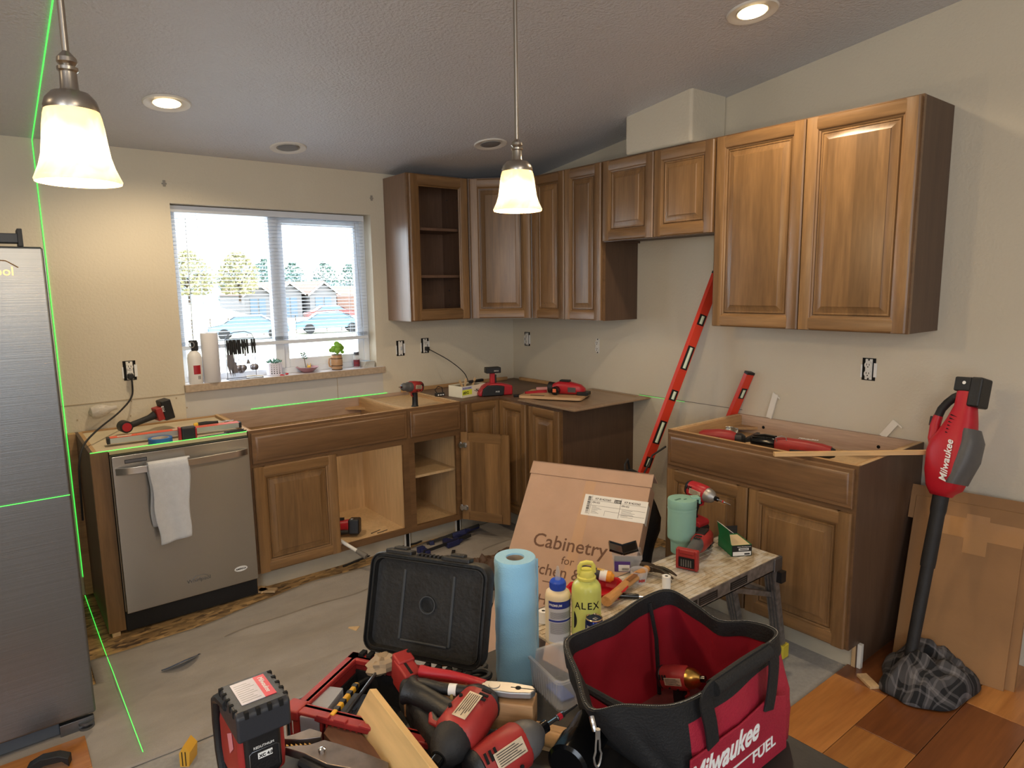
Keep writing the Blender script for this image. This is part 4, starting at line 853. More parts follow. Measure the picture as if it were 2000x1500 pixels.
# --- blue shop towel roll
m, t, bb = nt('blue_shop_towel'); N, L = t.nodes, t.links
bb.inputs['Base Color'].default_value = lin((140,190,216)); bb.inputs['Roughness'].default_value = .9; bb.inputs['Sheen Weight'].default_value = .3
tc = N.new('ShaderNodeTexCoord'); w_ = N.new('ShaderNodeTexVoronoi'); w_.inputs['Scale'].default_value = 380; L.new(tc.outputs['Object'], w_.inputs['Vector']); bp = N.new('ShaderNodeBump'); bp.inputs['Strength'].default_value = .5; bp.inputs['Distance'].default_value = .001; L.new(w_.outputs[0], bp.inputs['Height']); L.new(bp.outputs[0], bb.inputs['Normal'])
M['blue'] = m
g = thing('shop_towel_roll', 'standing roll of light blue shop towels with cardboard core', 'towel roll', (-2.377,-2.990,TZ))
b = MB(); rn = random.Random(4)
pr = [(.043,.001)]+[(.0438+.0006*math.sin(i*1.7), .008+i*.0135) for i in range(20)]+[(.0432,.272),(.042,.274),(.0195,.2735),(.0190,.272),(.0190,.004)]
b.lathe(pr, 48, caps=False); part('towels', b, M['blue'], g, angle=50)
b = MB(); b.lathe([(.0188,.002),(.0188,.270),(.0172,.270),(.0172,.002)], 32, caps=False); part('core', b, mat('grey_core', (150,134,118), .85), g)
b = MB(); b.grid(lambda u, v: (.0445*math.cos(-.55+.25*u)+.004*u, .0445*math.sin(-.55+.25*u)-.006*u*u, .004+.262*v+.003*math.sin(v*30)*u), 6, 24); part('loose_edge', b, M['blue'], g, solid=.0008)

# --- clear bin
c0 = V((-2.364,-3.020,0)); c1 = V((-2.271,-3.038,0)); c2 = V((-2.400,-3.140,0))
g = thing('clear_bin', 'empty frosted clear plastic bin between the towel roll and the red tool bag', 'bin', mw=frame((-2.388,-3.085,TZ), (c1-c2)*0 + V((.985,-.17,0))))
b = MB()
def rq(x0, x1, y0, y1, z): return [(p[0], p[1], z) for p in rr(x1-x0, y1-y0, .012, x0, y0, 3)]
b.loft([rq(.008,.084,-.052,.056,.0), rq(.003,.090,-.060,.063,.066), rq(-.002,.095,-.065,.068,.067), rq(-.002,.095,-.065,.068,.072), rq(.0045,.0885,-.0585,.0615,.0715), rq(.0095,.0825,-.0505,.0545,.0025)]); part('tub', b, clear2, g, angle=30)
for k in range(11):
    b = MB(); b.tube([(.0075,-.044+k*.0092,.004),(.0035,-.050+k*.0102,.064)], .0010, 5); part('rib', b, clear2, g)
b = MB(); b.box((.028,-.03,.004),(.060,.035,.008)); intb('blue_lid', b, mat('blue_plastic_lid', (70,110,200), .3), 'translucent blue plastic piece lying inside the clear bin', 'plastic piece', g.matrix_world.copy(), bevel=.003)

# --- plywood offcut leaning on edge
A = V((-2.740,-3.040,.900)); B_ = V((-2.765,-3.30,.905)); Cc = V((-2.778,-2.968,.752)); 
nrm = (B_-A).cross(Cc-A).normalized(); 
if nrm.x > 0: nrm = -nrm
E_ = V((-2.806,-3.30,.752)); off = -nrm*.013
b = MB(); b.loft([[A, B_, E_, Cc], [A+off, B_+off, E_+off, Cc+off]]); tag(part('plywood_offcut', b, wood('pale_plywood', (222,190,136), (204,168,112), 'y', .55, scale=.5, rnd=.02, bump=.02), bevel=.001, smooth=False), 'pale plywood offcut with a pointed corner standing up in the tool pile', 'board')
b = MB(); P_ = [(-2.815,-3.012),(-2.791,-2.990),(-2.777,-3.001),(-2.766,-3.017),(-2.765,-3.160),(-2.785,-3.20),(-2.812,-3.121)]
b.prism(P_, TZ+.072, TZ+.086, 'xy'); tag(part('wood_wedge', b, wood('rough_walnut', (132,88,62), (92,58,40), 'y', .75, scale=1.2, bump=.4), bevel=.001, smooth=False), 'rough dark brown wood offcut under the tip of the plywood board', 'board')
b = MB(); b.box((-.06,-.10,0),(.0,-.02,.071)); tag(part('scrap_block', b, M['pine'], loc=(-2.79,-3.03,TZ)), 'hidden pine scrap propping the dark wood offcut', 'block')

# --- slip-joint pliers, lower left
g = thing('slip_joint_pliers', 'worn steel tongue-and-groove pliers with open jaws right of the laser level', 'pliers', (0,0,TZ+.092))
zq = .010
ms = mat('worn_steel', (128,118,112), .35, .9, var=.25, vs=30)
b = MB(); b.prism([(-2.880,-3.000),(-2.863,-3.005),(-2.836,-3.008),(-2.824,-3.030),(-2.830,-3.040),(-2.850,-3.030),(-2.869,-3.018),(-2.880,-3.008)], -.004, zq, 'xy'); part('upper_jaw', b, ms, g, bevel=.0015)
b = MB(); b.prism([(-2.888,-3.022),(-2.872,-3.030),(-2.852,-3.044),(-2.828,-3.048),(-2.815,-3.070),(-2.796,-3.106),(-2.771,-3.163),(-2.790,-3.20),(-2.825,-3.135),(-2.848,-3.105),(-2.866,-3.060)], -.006, zq-.002, 'xy'); part('lower_jaw', b, ms, g, bevel=.0015)
for k in range(6):
    b = MB(); b.prism([(-2.882+k*.006,-3.0225-k*.0040),(-2.878+k*.006,-3.0250-k*.0040),(-2.880+k*.006,-3.0175-k*.0040)], -.004, zq-.003, 'xy'); part('tooth', b, M['brass'], g, smooth=False)
b = MB(); b.lathe([(.006,0),(.006,.004),(.003,.006),(.0005,.006)], 18, (-2.842,-3.072,zq-.002)); part('rivet', b, M['chrome'], g)
b = MB(); b.tube([(-2.872,-3.06,-.004),(-2.85,-3.12,-.004),(-2.82,-3.19,-.004)], .008, 8); b.tube([(-2.83,-3.14,-.004),(-2.80,-3.18,-.004),(-2.78,-3.25,-.004)], .008, 8); part('handle', b, M['rub'], g)

# --- hammer-drill style impact tool lying on its side in the middle
def side(loc, x, up): return frame(loc, x, up)
driver('impact_driver', 'red impact driver with black nose and grip lying in the centre of the tool pile', 'impact driver', frame((-2.668,-3.208,.880), (-.90,-.40,-.12), (.25,-.86,-.1)), 'impact', None, 0, False, 'dred', 'rub', None, 1.02)
g = thing('grip_extension_tool', 'black ribbed tool body with a red slotted end standing beside the plywood board', 'power tool', mw=frame((-2.668,-3.108,.852), (.08,.93,.16), (0,0,1)))
b = MB(); smooth_body(b, [(-.085,-.01,.022,.026,3),(-.06,-.008,.030,.034,3),(0,0,.028,.034,3.4),(.06,.004,.026,.032,3.4),(.072,.004,.02,.026,3.4)]); part('body', b, M['rub'], g, angle=50)
b = MB(); b.box((.066,-.022,-.018),(.120,.012,.036)); b.box((.100,-.024,-.014),(.132,.010,.040)); rb = part('battery_mount', b, M['dred'], g, bevel=.004)
b = MB(); b.cyl((.122,-.02,.0401),(.122,-.02,.0412),.004,n=10); b.box((.070,-.005,.0360),(.10,.0,.0368)); part('slot', b, M['dark'], rb, smooth=False)
for x in (-.04, .03):
    b = MB(); b.cyl((x,-.018,.030),(x,-.018,.035),.005,n=12); part('screw', b, M['dark'], g)
driver('impact_driver', 'red and grey impact driver with a long bit pointing right, beside the bag', 'impact driver', frame((-2.604,-3.264,.852), (.98,.0,.10), (-.10,.55,.75)), 'impact', None, .085, True, 'dred', 'grey', None, 1.0)
b = MB(); b.cyl((-2.570,-2.985,.772),(-2.452,-3.245,.772),.0145,n=20); o = tag(part('wooden_dowel', b, wood('tan_handle', (196,152,98), (170,124,74), 'y', .45, rnd=.02)), 'tan wooden handle with a white printed sticker under the red impact drivers', 'handle')
b = MB(); d_ = (V((-2.452,-3.245,.772))-V((-2.570,-2.985,.772))).normalized(); p_ = V((-2.570,-2.985,.772)); b.lathe([(.0149,0),(.0149,.055)], 20, p_+d_*.135, d_, caps=False); part('sticker', b, M['paper'], o)
crumple((-2.605,-3.205,TZ+.028), .026, mat('lime_rubber', (180,206,50), .5), 'lime green rounded object between the two red impact drivers', 'ball', 'lime_ball', 8)
b = MB(); b.lathe([(.030,0),(.036,.004),(.0365,.05),(.034,.056),(.034,.11),(.030,.115)], 36, (-2.520,-3.300,TZ+.050), (.85,.35,.02)); o = tag(part('flashlight', b, M['blackg'], angle=30), 'glossy black cylindrical flashlight at the bottom edge beside the bag', 'flashlight')
b = MB(); b.box((-.015,-.04,0),(.03,.03,.018)); 
g = thing('rubber_gripped_tool', 'black rubber gripped tool peeking out under the plywood board corner', 'power tool', (-2.66,-3.12,TZ)); b = MB(); b.tube([(0,.08,.03),(.02,0,.035),(.01,-.1,.03)], [.026,.03,.028], 14); part('grip', b, M['rub'], g)
b = MB(); b.box((0,0,0),(.16,.05,.018)); intb('pine_strip', b, M['pine'], 'pale pine strip under the tan wooden handle', 'board', frame((-2.520,-3.13,TZ+.0), (.5,-.85,0)))

# --- tool bag
g = thing('tool_bag', 'open red and black fabric tool bag at the front right of the table', 'bag', (0,0,0))
rimp = [(-2.450,-3.223,.955),(-2.496,-3.297,.950),(-2.541,-3.372,.945),(-2.500,-3.402,.948),(-2.453,-3.448,.950),(-2.397,-3.462,.950),(-2.314,-3.460,.950),(-2.208,-3.452,.952),(-2.142,-3.445,.952),(-2.121,-3.420,.950),(-2.126,-3.376,.945),(-2.163,-3.340,.945),(-2.156,-3.282,.952),(-2.155,-3.215,.958),(-2.219,-3.200,.955),(-2.318,-3.214,.953),(-2.386,-3.216,.955)]
def cat_closed(P, k=4):
    P = [V(p) for p in P]; n = len(P); o = []
    for i in range(n):
        a, b_, c, d_ = P[i-1], P[i], P[(i+1)%n], P[(i+2)%n]
        for j in range(k):
            t_ = j/k; o.append(.5*((2*b_)+(c-a)*t_+(2*a-5*b_+4*c-d_)*t_*t_+(3*b_-a-3*c+d_)*t_**3))
    return o
rim = cat_closed(rimp, 5); NR = len(rim)
cen = V((-2.31,-3.345,0))
def base_pt(p):
    q = V((min(max(p.x,-2.39),-2.125), min(max(p.y,-3.445),-3.215), TZ+.004)); 
    if p.y < -3.39: q.y = -3.462
    if p.y > -3.26: q.y = -3.225
    if p.x < -2.43: q.x = -2.385
    if p.x > -2.17 : q.x = -2.118
    return q
base = [base_pt(p) for p in rim]
def ringat(f, inset=0, bulge=0, seed=0):
    o = []
    for i, (r_, q) in enumerate(zip(rim, base)):
        p = q.lerp(r_, f); d = (p - V((cen.x, cen.y, p.z))).normalized()
        w = .004*math.sin(i*.9+f*7+seed) * math.sin(PI*f)
        o.append(p + d*(bulge*math.sin(PI*f) - inset + w))
    return o
MR = mat('bag_red_nylon', (150,26,48), .62, var=.12, vs=8, bump=.35, bs=260); MRI = mat('bag_lining', (150,26,42), .6, var=.12, vs=10, bump=.25, bs=40); MK = mat('bag_black_nylon', (24,23,24), .7, bump=.4, bs=260)
fs_ = [0,.12,.3,.5,.7,.86,.97]
rings = [ringat(f, 0, .010) for f in fs_]
b = MB()
for i in range(len(rings)-1):
    for j in range(NR):
        jn = (j+1) % NR; m_ = rim[j]; b.k = 0 if (m_.x > -2.43 and m_.y < -3.38) or (m_.x > -2.14) or (m_.y > -3.26 and m_.x > -2.3) else 1
        b.add([rings[i][j], rings[i][jn], rings[i+1][jn], rings[i+1][j]], [(0,1,2,3)])
o = part('outer_shell', b, [MR, MK], g, angle=60); 
bm = bmesh.new(); bm.from_mesh(o.data); bmesh.ops.remove_doubles(bm, verts=bm.verts, dist=.0004); bmesh.ops.recalc_face_normals(bm, faces=bm.faces); bm.to_mesh(o.data); bm.free()
b = MB(); b.loft([ringat(f, .006, .010) for f in fs_] , caps=False); part('lining', b, MRI, g, angle=60)
b = MB(); b.add([V((p.x,p.y,TZ+.010)) for p in ringat(0,.004,0)], [tuple(range(NR))]); part('bottom_board', b, mat('dusty_bottom', (120,60,56), .8, var=.25, vs=20), g)
b = MB(); b.loft([[p + V((0,0,0)) for p in ringat(.86,-.002,.010)], [p for p in ringat(.96,-.004,.0)], [p + V((0,0,.006)) for p in ringat(1.0,-.004,0)], [p + V((0,0,.006)) for p in ringat(1.0,.006,0)], [p for p in ringat(.88,.010,.008)]], caps=False); part('rim_binding', b, MK, g, angle=60)
b = MB()
for i in range(0, NR):
    p = rim[i]; q = rim[(i+1)%NR]
    for t_ in (0,.25,.5,.75):
        c = p.lerp(q, t_) + V((0,0,.0065)); b.box((c.x-.0008,c.y-.0008,c.z-.001),(c.x+.0008,c.y+.0008,c.z+.0012))
o = part('zipper_teeth', b, M['gray'], g, smooth=False); o['kind'] = 'stuff'
# zipper pull
b = MB(); b.tube([(-2.556,-3.392,.955),(-2.560,-3.400,.948),(-2.560,-3.403,.940)], .004, 8); zp = part('zipper_slider', b, M['chrome'], g)
c = V((-2.563,-3.412,.915)); b = MB(); b.tube([c+V((.008*math.cos(a*PI/10)*(1.0 if math.sin(a*PI/10)<0 else .55), 0, .026*math.sin(a*PI/10))) for a in range(20)], .0016, 6, closed=True); part('pull_ring', b, M['silver'], zp)
b = MB(); b.tube([c+V((0,0,.034)), c+V((0,0,.020))], .004, 6); part('pull_tab', b, M['silver'], zp)
# seams and inner strap
b = MB(); b.tube([(-2.207,-3.208,.950),(-2.205,-3.225,.88),(-2.205,-3.232,.80),(-2.205,-3.235,.765)], .0045, 6); part('inner_seam', b, MK, g)
b = MB(); b.tube([(-2.480,-3.300,.925),(-2.455,-3.340,.905),(-2.425,-3.385,.890),(-2.420,-3.40,.87)], [.006,.008,.008,.004], 8); part('inner_strap', b, MK, g)
# front handle
def strap(pts, w, th, name):
    b = MB(); P = cat_open(pts); rings = []
    for i, p in enumerate(P):
        t_ = (P[min(i+1,len(P)-1)]-P[max(i-1,0)]).normalized(); n_ = V((0,1,0)) if abs(t_.y) < .9 else V((1,0,0)); s_ = t_.cross(n_).normalized(); n_ = s_.cross(t_)
        rings.append([p+s_*w/2+n_*th/2, p-s_*w/2+n_*th/2, p-s_*w/2-n_*th/2, p+s_*w/2-n_*th/2])
    b.loft(rings); return part(name, b, MK, g, bevel=.001)
def cat_open(pts, k=6):
    P = [V(p) for p in pts]; o = []
    for i in range(len(P)-1):
        a = P[max(i-1,0)]; b_ = P[i]; c = P[i+1]; d_ = P[min(i+2,len(P)-1)]
        for j in range(k):
            t_ = j/k; o.append(.5*((2*b_)+(c-a)*t_+(2*a-5*b_+4*c-d_)*t_*t_+(3*b_-a-3*c+d_)*t_**3))
    return o + [P[-1]]
strap([(-2.376,-3.478,.872),(-2.384,-3.478,.91),(-2.398,-3.478,.955),(-2.392,-3.480,.972),(-2.35,-3.481,.976),(-2.27,-3.481,.979),(-2.228,-3.480,.976),(-2.212,-3.480,.95),(-2.214,-3.480,.90),(-2.222,-3.480,.865)], .028, .004, 'front_handle')
b = MB(); b.tube([(-2.385,-3.481,.974),(-2.30,-3.481,.978),(-2.235,-3.481,.978)], .013, 14); part('handle_wrap', b, MK, g)
b = MB(); b.prism([(-2.43,TZ+.01),(-2.150,TZ+.01),(-2.160,TZ+.115),(-2.21,TZ+.135),(-2.30,TZ+.122),(-2.43,TZ+.122)], -3.4775, -3.4735, 'xz'); pk = part('front_pocket', b, MR, g, bevel=.002)
text('lettering', 'Milwaukee', .056, M['print'], pk, face((-2.435,-3.4779,TZ+.068), (0,-1,0), (-.04,0,1)), shear=.35, weight=.0012, sx=.78)
text('lettering', 'FUEL', .030, M['print'], pk, face((-2.262,-3.4779,TZ+.034), (0,-1,0), (-.04,0,1)), sx=1.1, weight=.0005)
b = MB(); b.loft([[(-2.405,-3.4782,TZ+.046),(-2.215,-3.4782,TZ+.056),(-2.405,-3.4782,TZ+.054)],[(-2.405,-3.4776,TZ+.046),(-2.215,-3.4776,TZ+.056),(-2.405,-3.4776,TZ+.054)]]); part('logo_bolt', b, M['print'], pk, smooth=False)
g2 = driver('compact_grinder', 'red power tool with brass collar standing inside the open tool bag', 'power tool', frame((-2.215,-3.300,.835), (.25,-.85,.25), (0,0,1)), 'impact', None, 0, True, 'dred', 'brass', None, .62)
# ------------------------------------------------------------------ cardboard box leaning behind the bench
ph, Wb, th_, Lb = -1.139, .588, .878, .956
hx = V((math.cos(ph), math.sin(ph), 0)); nx = V((-math.sin(ph), math.cos(ph), 0)); ux = math.cos(th_)*nx + math.sin(th_)*V((0,0,1)); ox = hx.cross(ux).normalized()
if ox.dot(V((-1,-1,1))) < 0: ox = -ox
BL = V((-1.711,-1.865,.0))
mwc = Matrix.Translation(BL + V((0,0,.002))) @ Matrix((hx, ux, hx.cross(ux).normalized())).transposed().to_4x4()
g = thing('cabinet_carton', 'large brown cardboard carton leaning behind the bench with a white shipping label', 'box', mw=mwc)
s_ = 1 if hx.cross(ux).dot(ox) > 0 else -1
b = MB(); b.box((0,0,-.085*s_),(Wb,Lb-.055,0)); part('carton_body', b, M['card'], g, bevel=.003, smooth=False)
b = MB(); b.box((-.004,Lb-.066,-.002*s_),(Wb+.004,Lb,.004*s_)); b.box((-.004,Lb-.006,-.088*s_),(Wb+.004,Lb,.004*s_)); part('top_flap', b, M['card'], g, bevel=.001, smooth=False)
b = MB(); b.box((.285,.03,.0002*s_),(.335,Lb-.07,.0007*s_)); part('tape_strip', b, mat('card_tape', (186,150,120), .35, var=.04), g, smooth=False)
fz = .0006
def ctext(s, size, x, y, w=.0): 
    return text('lettering', s, size, M['cardink'], g, Matrix.Translation((x, y, fz)), ext=.0003, weight=w)
ctext('Cabinetry', .088, .105, .545, .0006); ctext('for', .050, .262, .485); ctext('Kitchen &', .070, .085, .425, .0004); ctext('Bath', .070, .36, .425); b = MB(); b.box((.20,.395,0),(.45,.399,.0006)); part('print_rule', b, M['cardink'], g, smooth=False); ctext('H', .060, .198, .300)
b = MB(); b.box((.298,.722,0),(.592,.822,.0010)); lb = part('shipping_label', b, M['paper'], g, smooth=False)
rn = random.Random(2)
for k in range(22):
    b = MB(); y0 = .732+k*.0038; b.box((.316,y0,.001),(.330,y0+rn.choice([.0012,.002,.0028]),.0014)); part('barcode_bar', b, M['ink'], lb, smooth=False)
for a_ in ((.334,.728,.3352,.818),(.470,.728,.4715,.818),(.334,.796,.586,.797),(.334,.772,.586,.773),(.405,.73,.406,.752),(.405,.752,.47,.753),(.47,.745,.586,.746)):
    b = MB(); b.box((a_[0],a_[1],.001),(a_[2],a_[3],.0013)); part('label_rule', b, M['ink'], lb, smooth=False)
b = MB(); b.box((.440,.797,.001),(.472,.812,.0013)); bk_ = part('number_block', b, M['ink'], lb, smooth=False)
text('lettering', '2101', .014, M['paper'], bk_, Matrix.Translation((.442,.799,.0014)), ext=.0001, weight=.0003)
for s, z_, x, y in (('KP 81423360',.0135,.350,.801),('KP 81423360',.0135,.486,.801),('09V.R3',.012,.340,.783),('09V.R3',.012,.476,.783)): text('lettering', s, z_, M['ink'], lb, Matrix.Translation((x,y,.0011)), ext=.0001, weight=.0002)
for k in range(7):
    b = MB(); y = .736+k*.0052; b.box((.342,y,.001),(.342+rn.uniform(.02,.05),y+.0014,.0012)); b.box((.48,y,.001),(.48+rn.uniform(.03,.09),y+.0014,.0012)); part('label_line', b, M['gray'], lb, smooth=False)
b = MB(); b.box((Wb,.725,-.05*s_),(Wb+.0008,.815,0)); part('label_overhang', b, M['paper'], g, smooth=False)
# dark gear bag behind the carton
g = thing('black_gear_bag', 'black soft gear bag slumped behind the right edge of the cardboard carton', 'bag', (-.66,-1.77,0), .2)
b = MB(); b.sphere((0,0,.30), (.17,.16,.31), 20, 14); b.v = [(p[0]*(1+.12*math.sin(p[2]*23)), p[1]*(1+.1*math.cos(p[2]*17)), max(.004,p[2]+.03*math.sin(p[0]*30))) for p in b.v]; part('body', b, mat('black_cordura', (20,20,22), .6, bump=.4, bs=90), g, angle=60)
b = MB(); b.tube([(-.06,-.02,.58),(-.03,0,.67),(.03,.02,.68),(.06,.02,.60)], .006, 8); b.tube([(.05,-.06,.60),(.11,-.08,.70),(.18,-.12,.74)], .005, 8); part('handle_strap', b, M['rub'], g)

# ------------------------------------------------------------------ stepladder bench
g = thing('step_bench', 'paint spattered aluminium work bench with folding legs, holding tumbler, hammer and tools', 'bench', (0,0,0))
m, t, bb = nt('spattered_aluminium'); N, L = t.nodes, t.links
tc = N.new('ShaderNodeTexCoord'); n1 = N.new('ShaderNodeTexNoise'); n1.inputs['Scale'].default_value = 9; n1.inputs['Distortion'].default_value = 1.5; n1.inputs['Detail'].default_value = 8; n1.inputs['Roughness'].default_value = .7; L.new(tc.outputs['Object'], n1.inputs['Vector'])
r = N.new('ShaderNodeValToRGB'); e = r.color_ramp.elements; e[0].position = .34; e[0].color = lin((150,130,104)); e[1].position = .60; e[1].color = lin((208,202,192)); q = e.new(.46); q.color = lin((184,168,142)); q = e.new(.28); q.color = lin((110,98,84))
L.new(n1.outputs[0], r.inputs[0]); L.new(r.outputs[0], bb.inputs['Base Color']); bb.inputs['Roughness'].default_value = .5; bb.inputs['Metallic'].default_value = .15; M['spat'] = m
M['spat2'] = mat('spattered_rail', (128,122,118), .4, .5, var=.35, vs=40)
PX0, PX1, PY0, PY1, PZ = -1.93, -.79, -2.69, -2.41, .5
b = MB(); b.box((PX0,PY0,PZ-.012),(PX1,PY1,PZ-.002)); part('platform', b, M['spat'], g, bevel=.003)
for k in range(12):
    y = PY0+.012+k*.0222; b = MB(); b.box((PX0+.01,y,PZ-.002),(PX1-.01,y+.0135,PZ)); part('tread_rib', b, M['spat'], g, smooth=False)
for y in (PY0-.004, PY1): 
    b = MB(); b.box((PX0,y,PZ-.055),(PX1,y+.004,PZ-.003)); b.box((PX0,y if y < -2.6 else y-.012,PZ-.055),(PX1,y+(.016 if y < -2.6 else .004),PZ-.051)); part('side_rail', b, M['spat2'], g, smooth=False)
for x0, x1 in ((-1.40,-1.33),(-1.32,-1.21),(-1.13,-1.02)):
    b = MB(); b.box((x0,PY0-.0048,PZ-.045),(x1,PY0-.0038,PZ-.015)); lb = part('warning_label', b, M['ink'], g, smooth=False)
    for k in range(3): 
        b = MB(); b.box((x0+.008,PY0-.0052,PZ-.040+k*.008),(x1-.008,PY0-.0047,PZ-.037+k*.008)); part('print_line', b, M['gray'], lb, smooth=False)
def leg(x, y, dx, dy, z0):
    b = MB(); p0 = V((x,y,PZ-.02)); p1 = V((x+dx,y+dy,z0)); d = (p1-p0).normalized()
    u = V((1,0,0)); u = (u-d*u.dot(d)).normalized()*.014; w = d.cross(u).normalized()*.024
    b.loft([[p0+u+w,p0-u+w,p0-u-w,p0+u-w],[p1+u+w,p1-u+w,p1-u-w,p1+u-w]]); l = part('leg', b, M['spat2'], g, smooth=False)
    for k in (-.6, 0, .6):
        b = MB(); q0 = p0+w*k-u*1.02; q1 = p1+w*k-u*1.02; b.tube([q0, q1], .0022, 5); part('leg_ridge', b, M['gray'], l)
    b = MB(); b.box((x+dx-.024,y+dy-.034,.002),(x+dx+.024,y+dy+.034,.062)); part('rubber_foot', b, mat('foot_yellow', (206,186,60), .5) if 'foot_yellow' not in bpy.data.materials else bpy.data.materials['foot_yellow'], l, bevel=.004)
leg(PX1-.02, PY0+.03, .14, .02, .05); leg(PX1-.02, PY1-.03, .14, -.0, .05); leg(PX0+.10, PY0+.03, -.12, .0, .05); leg(PX0+.10, PY1-.03, -.12, 0, .05)
def bar(p0, p1, w, name, m='spat2'):
    b = MB(); b.tube([p0, p1], w, 4); part(name, b, M[m], g, smooth=False)
bar((PX1+.055,PY0+.04,.30), (PX1+.055,PY1-.02,.30), .016, 'cross_brace'); bar((PX0+.02,PY0+.04,.30), (PX0+.02,PY1-.02,.30), .016, 'cross_brace')
bar((PX1-.30,PY1-.02,PZ-.05), (PX1+.04,PY1-.01,.34), .014, 'folding_brace'); bar((PX1-.30,PY0+.02,PZ-.06), (PX1+.05,PY0+.05,.30), .014, 'folding_brace')
bar((PX1-.36,PY1-.03,PZ-.05), (PX1-.34,PY1-.03,.20), .016, 'inner_strut'); bar((PX1-.34,PY1-.03,.21), (PX1-.22,PY1-.03,.36), .010, 'inner_strut')
b = MB(); b.box((PX1-.045,PY0-.010,PZ-.06),(PX1+.012,PY0+.012,PZ-.004)); part('hinge_bracket', b, M['gray'], g, bevel=.004)
b = MB(); b.box((PX1+.005,PY0-.012,PZ-.12),(PX1+.040,PY0-.0095+.02,PZ-.075)); part('size_label', b, M['black'], g)

# --- things on the bench
g = thing('tumbler', 'pale green insulated tumbler with lid standing on the bench', 'tumbler', (-1.061,-2.417,PZ))
mt = mat('sage_coating', (134,176,162), .5, var=.02); b = MB(); b.lathe([(.039,.001),(.0415,.004),(.0430,.046),(.0455,.054),(.0550,.063),(.0560,.070),(.0568,.196),(.0568,.198),(.001,.198)], 44); part('body', b, mt, g, angle=40)
b = MB(); b.lathe([(.0572,.196),(.0578,.200),(.0578,.220),(.0560,.226),(.050,.228),(.001,.227)], 44); b.lathe([(.0582,.185),(.0575,.190),(.0582,.195)], 44, caps=False); ld = part('lid', b, mt, g, angle=40)
b = MB(); b.box((.036,-.016,.222),(.072,.016,.234)); b.box((.064,-.016,.205),(.072,.016,.234)); o = part('lid_tab', b, mt, ld, bevel=.003); o.rotation_euler = (0,0,-.6)
b = MB(); b.box((-.045,-.004,.2275),(-.012,.004,.2292)); b.box((-.010,-.020,.2275),(.004,-.014,.2292)); part('straw_slot', b, mat('sage_shadow', (86,120,108), .6), ld, bevel=.0005)
driver('impact_driver', 'impact driver with silver nose standing on its battery behind the green tumbler', 'impact driver', frame((-.860,-2.375,.695), (.02,-1,-.14), (0,-.14,1)), 'impact', 'XC5.0', .075, True, 'red', 'silver', None, 1.0)
# oscillating tool
ax = (V((-.93,-2.455,.555)) - V((-1.195,-2.545,.545))).normalized()
g = thing('oscillating_multi_tool', 'red and black oscillating multi tool lying on the bench in front of the tumbler', 'power tool', mw=frame((-1.195,-2.545,.545), ax, (0,0,1)))
b = MB(); b.box((0,-.043,-.042),(.022,.043,.040)); b.box((-.004,-.043,-.042),(.01,-.030,.040)); b.box((-.004,.030,-.042),(.01,.043,.040)); b.box((-.004,-.030,.020),(.01,.030,.040)); ft = part('battery_mount', b, M['dred'], g, bevel=.006)
b = MB(); b.box((-.0055,-.029,-.030),(.0,.029,.008)); part('contact_plate', b, M['dark'], ft, smooth=False)
for k in range(5):
    b = MB(); b.box((-.007,-.020+k*.009,-.026),(-.005,-.015+k*.009,.002)); part('terminal', b, M['gray'], ft, smooth=False)
b = MB(); smooth_body(b, [(.018,0,.036,.034,3),(.035,.004,.026,.024,2.5),(.08,.010,.023,.024,2.2),(.12,.012,.026,.027,2.2),(.15,.010,.028,.030,2.4)]); part('grip', b, M['grey'], g, angle=60)
b = MB(); smooth_body(b, [(.10,.002,.020,.018,2.4),(.14,.008,.031,.033,2.6),(.20,.008,.033,.035,2.6),(.235,.004,.030,.034,2.4),(.262,-.006,.026,.036,2.4),(.270,-.008,.018,.030,2.4)]); part('body', b, M['dred'], g, angle=60)
b = MB(); b.box((.115,-.013,.040),(.150,.013,.0435)); b.box((.165,-.018,.0400),(.225,.018,.0450)); pn = part('switch_panel', b, M['black'], g, bevel=.002)
text('lettering', 'M18', .014, M['red'], pn, face((.120,.006,.0440), (0,0,1), (1,0,0)))
b = MB(); b.cyl((.250,0,-.03),(.250,0,-.046),.016,n=18); b.prism([(.245,-.016),(.305,-.018),(.305,.018),(.245,.016)], -.043, -.0415, 'xy'); part('blade', b, M['rub'], g)
# green screw box
g = thing('screw_box', 'green and black screw box with its flap open near the bench end', 'box', mw=frame((-.948,-2.578,PZ), (.84,-.50,0)))
gm = mat('box_green', (28,112,62), .4); b = MB(); w, d, h = .084, .125, .046
b.box((0,0,0),(w,.0015,h)); b.box((0,d-.0015,0),(w,d,h)); b.box((0,0,0),(.0015,d,h)); b.box((w-.0015,0,0),(w,d,h)); b.box((0,0,0),(w,d,.0015)); part('carton', b, gm, g, smooth=False)
b = MB(); b.box((.002,.002,h-.006),(w-.002,d-.002,h-.004)); part('screw_tray', b, mat('manila', (222,200,160), .6), g, smooth=False)
b = MB(); b.box((.001,-.001,.001),(w-.001,.0,h-.001)); fr = part('front_print', b, M['black'], g, smooth=False)
b = MB(); b.box((.004,-.0018,.003),(w-.004,-.0008,.019)); part('white_band', b, M['paper'], fr, smooth=False)
b = MB(); b.box((.028,-.0018,.024),(.070,-.0008,.033)); part('white_window', b, M['paper'], fr, bevel=.0003)
text('lettering', 'Cabinet Mounting Screws', .0055, M['print'], fr, face((.022,-.0011,.037), (0,-1,0)))
b = MB(); b.box((.052,-.0022,.006),(.075,-.0016,.012)); b.box((.033,-.0022,.027),(.066,-.0016,.030)); part('print_mark', b, M['ink'], fr, smooth=False)
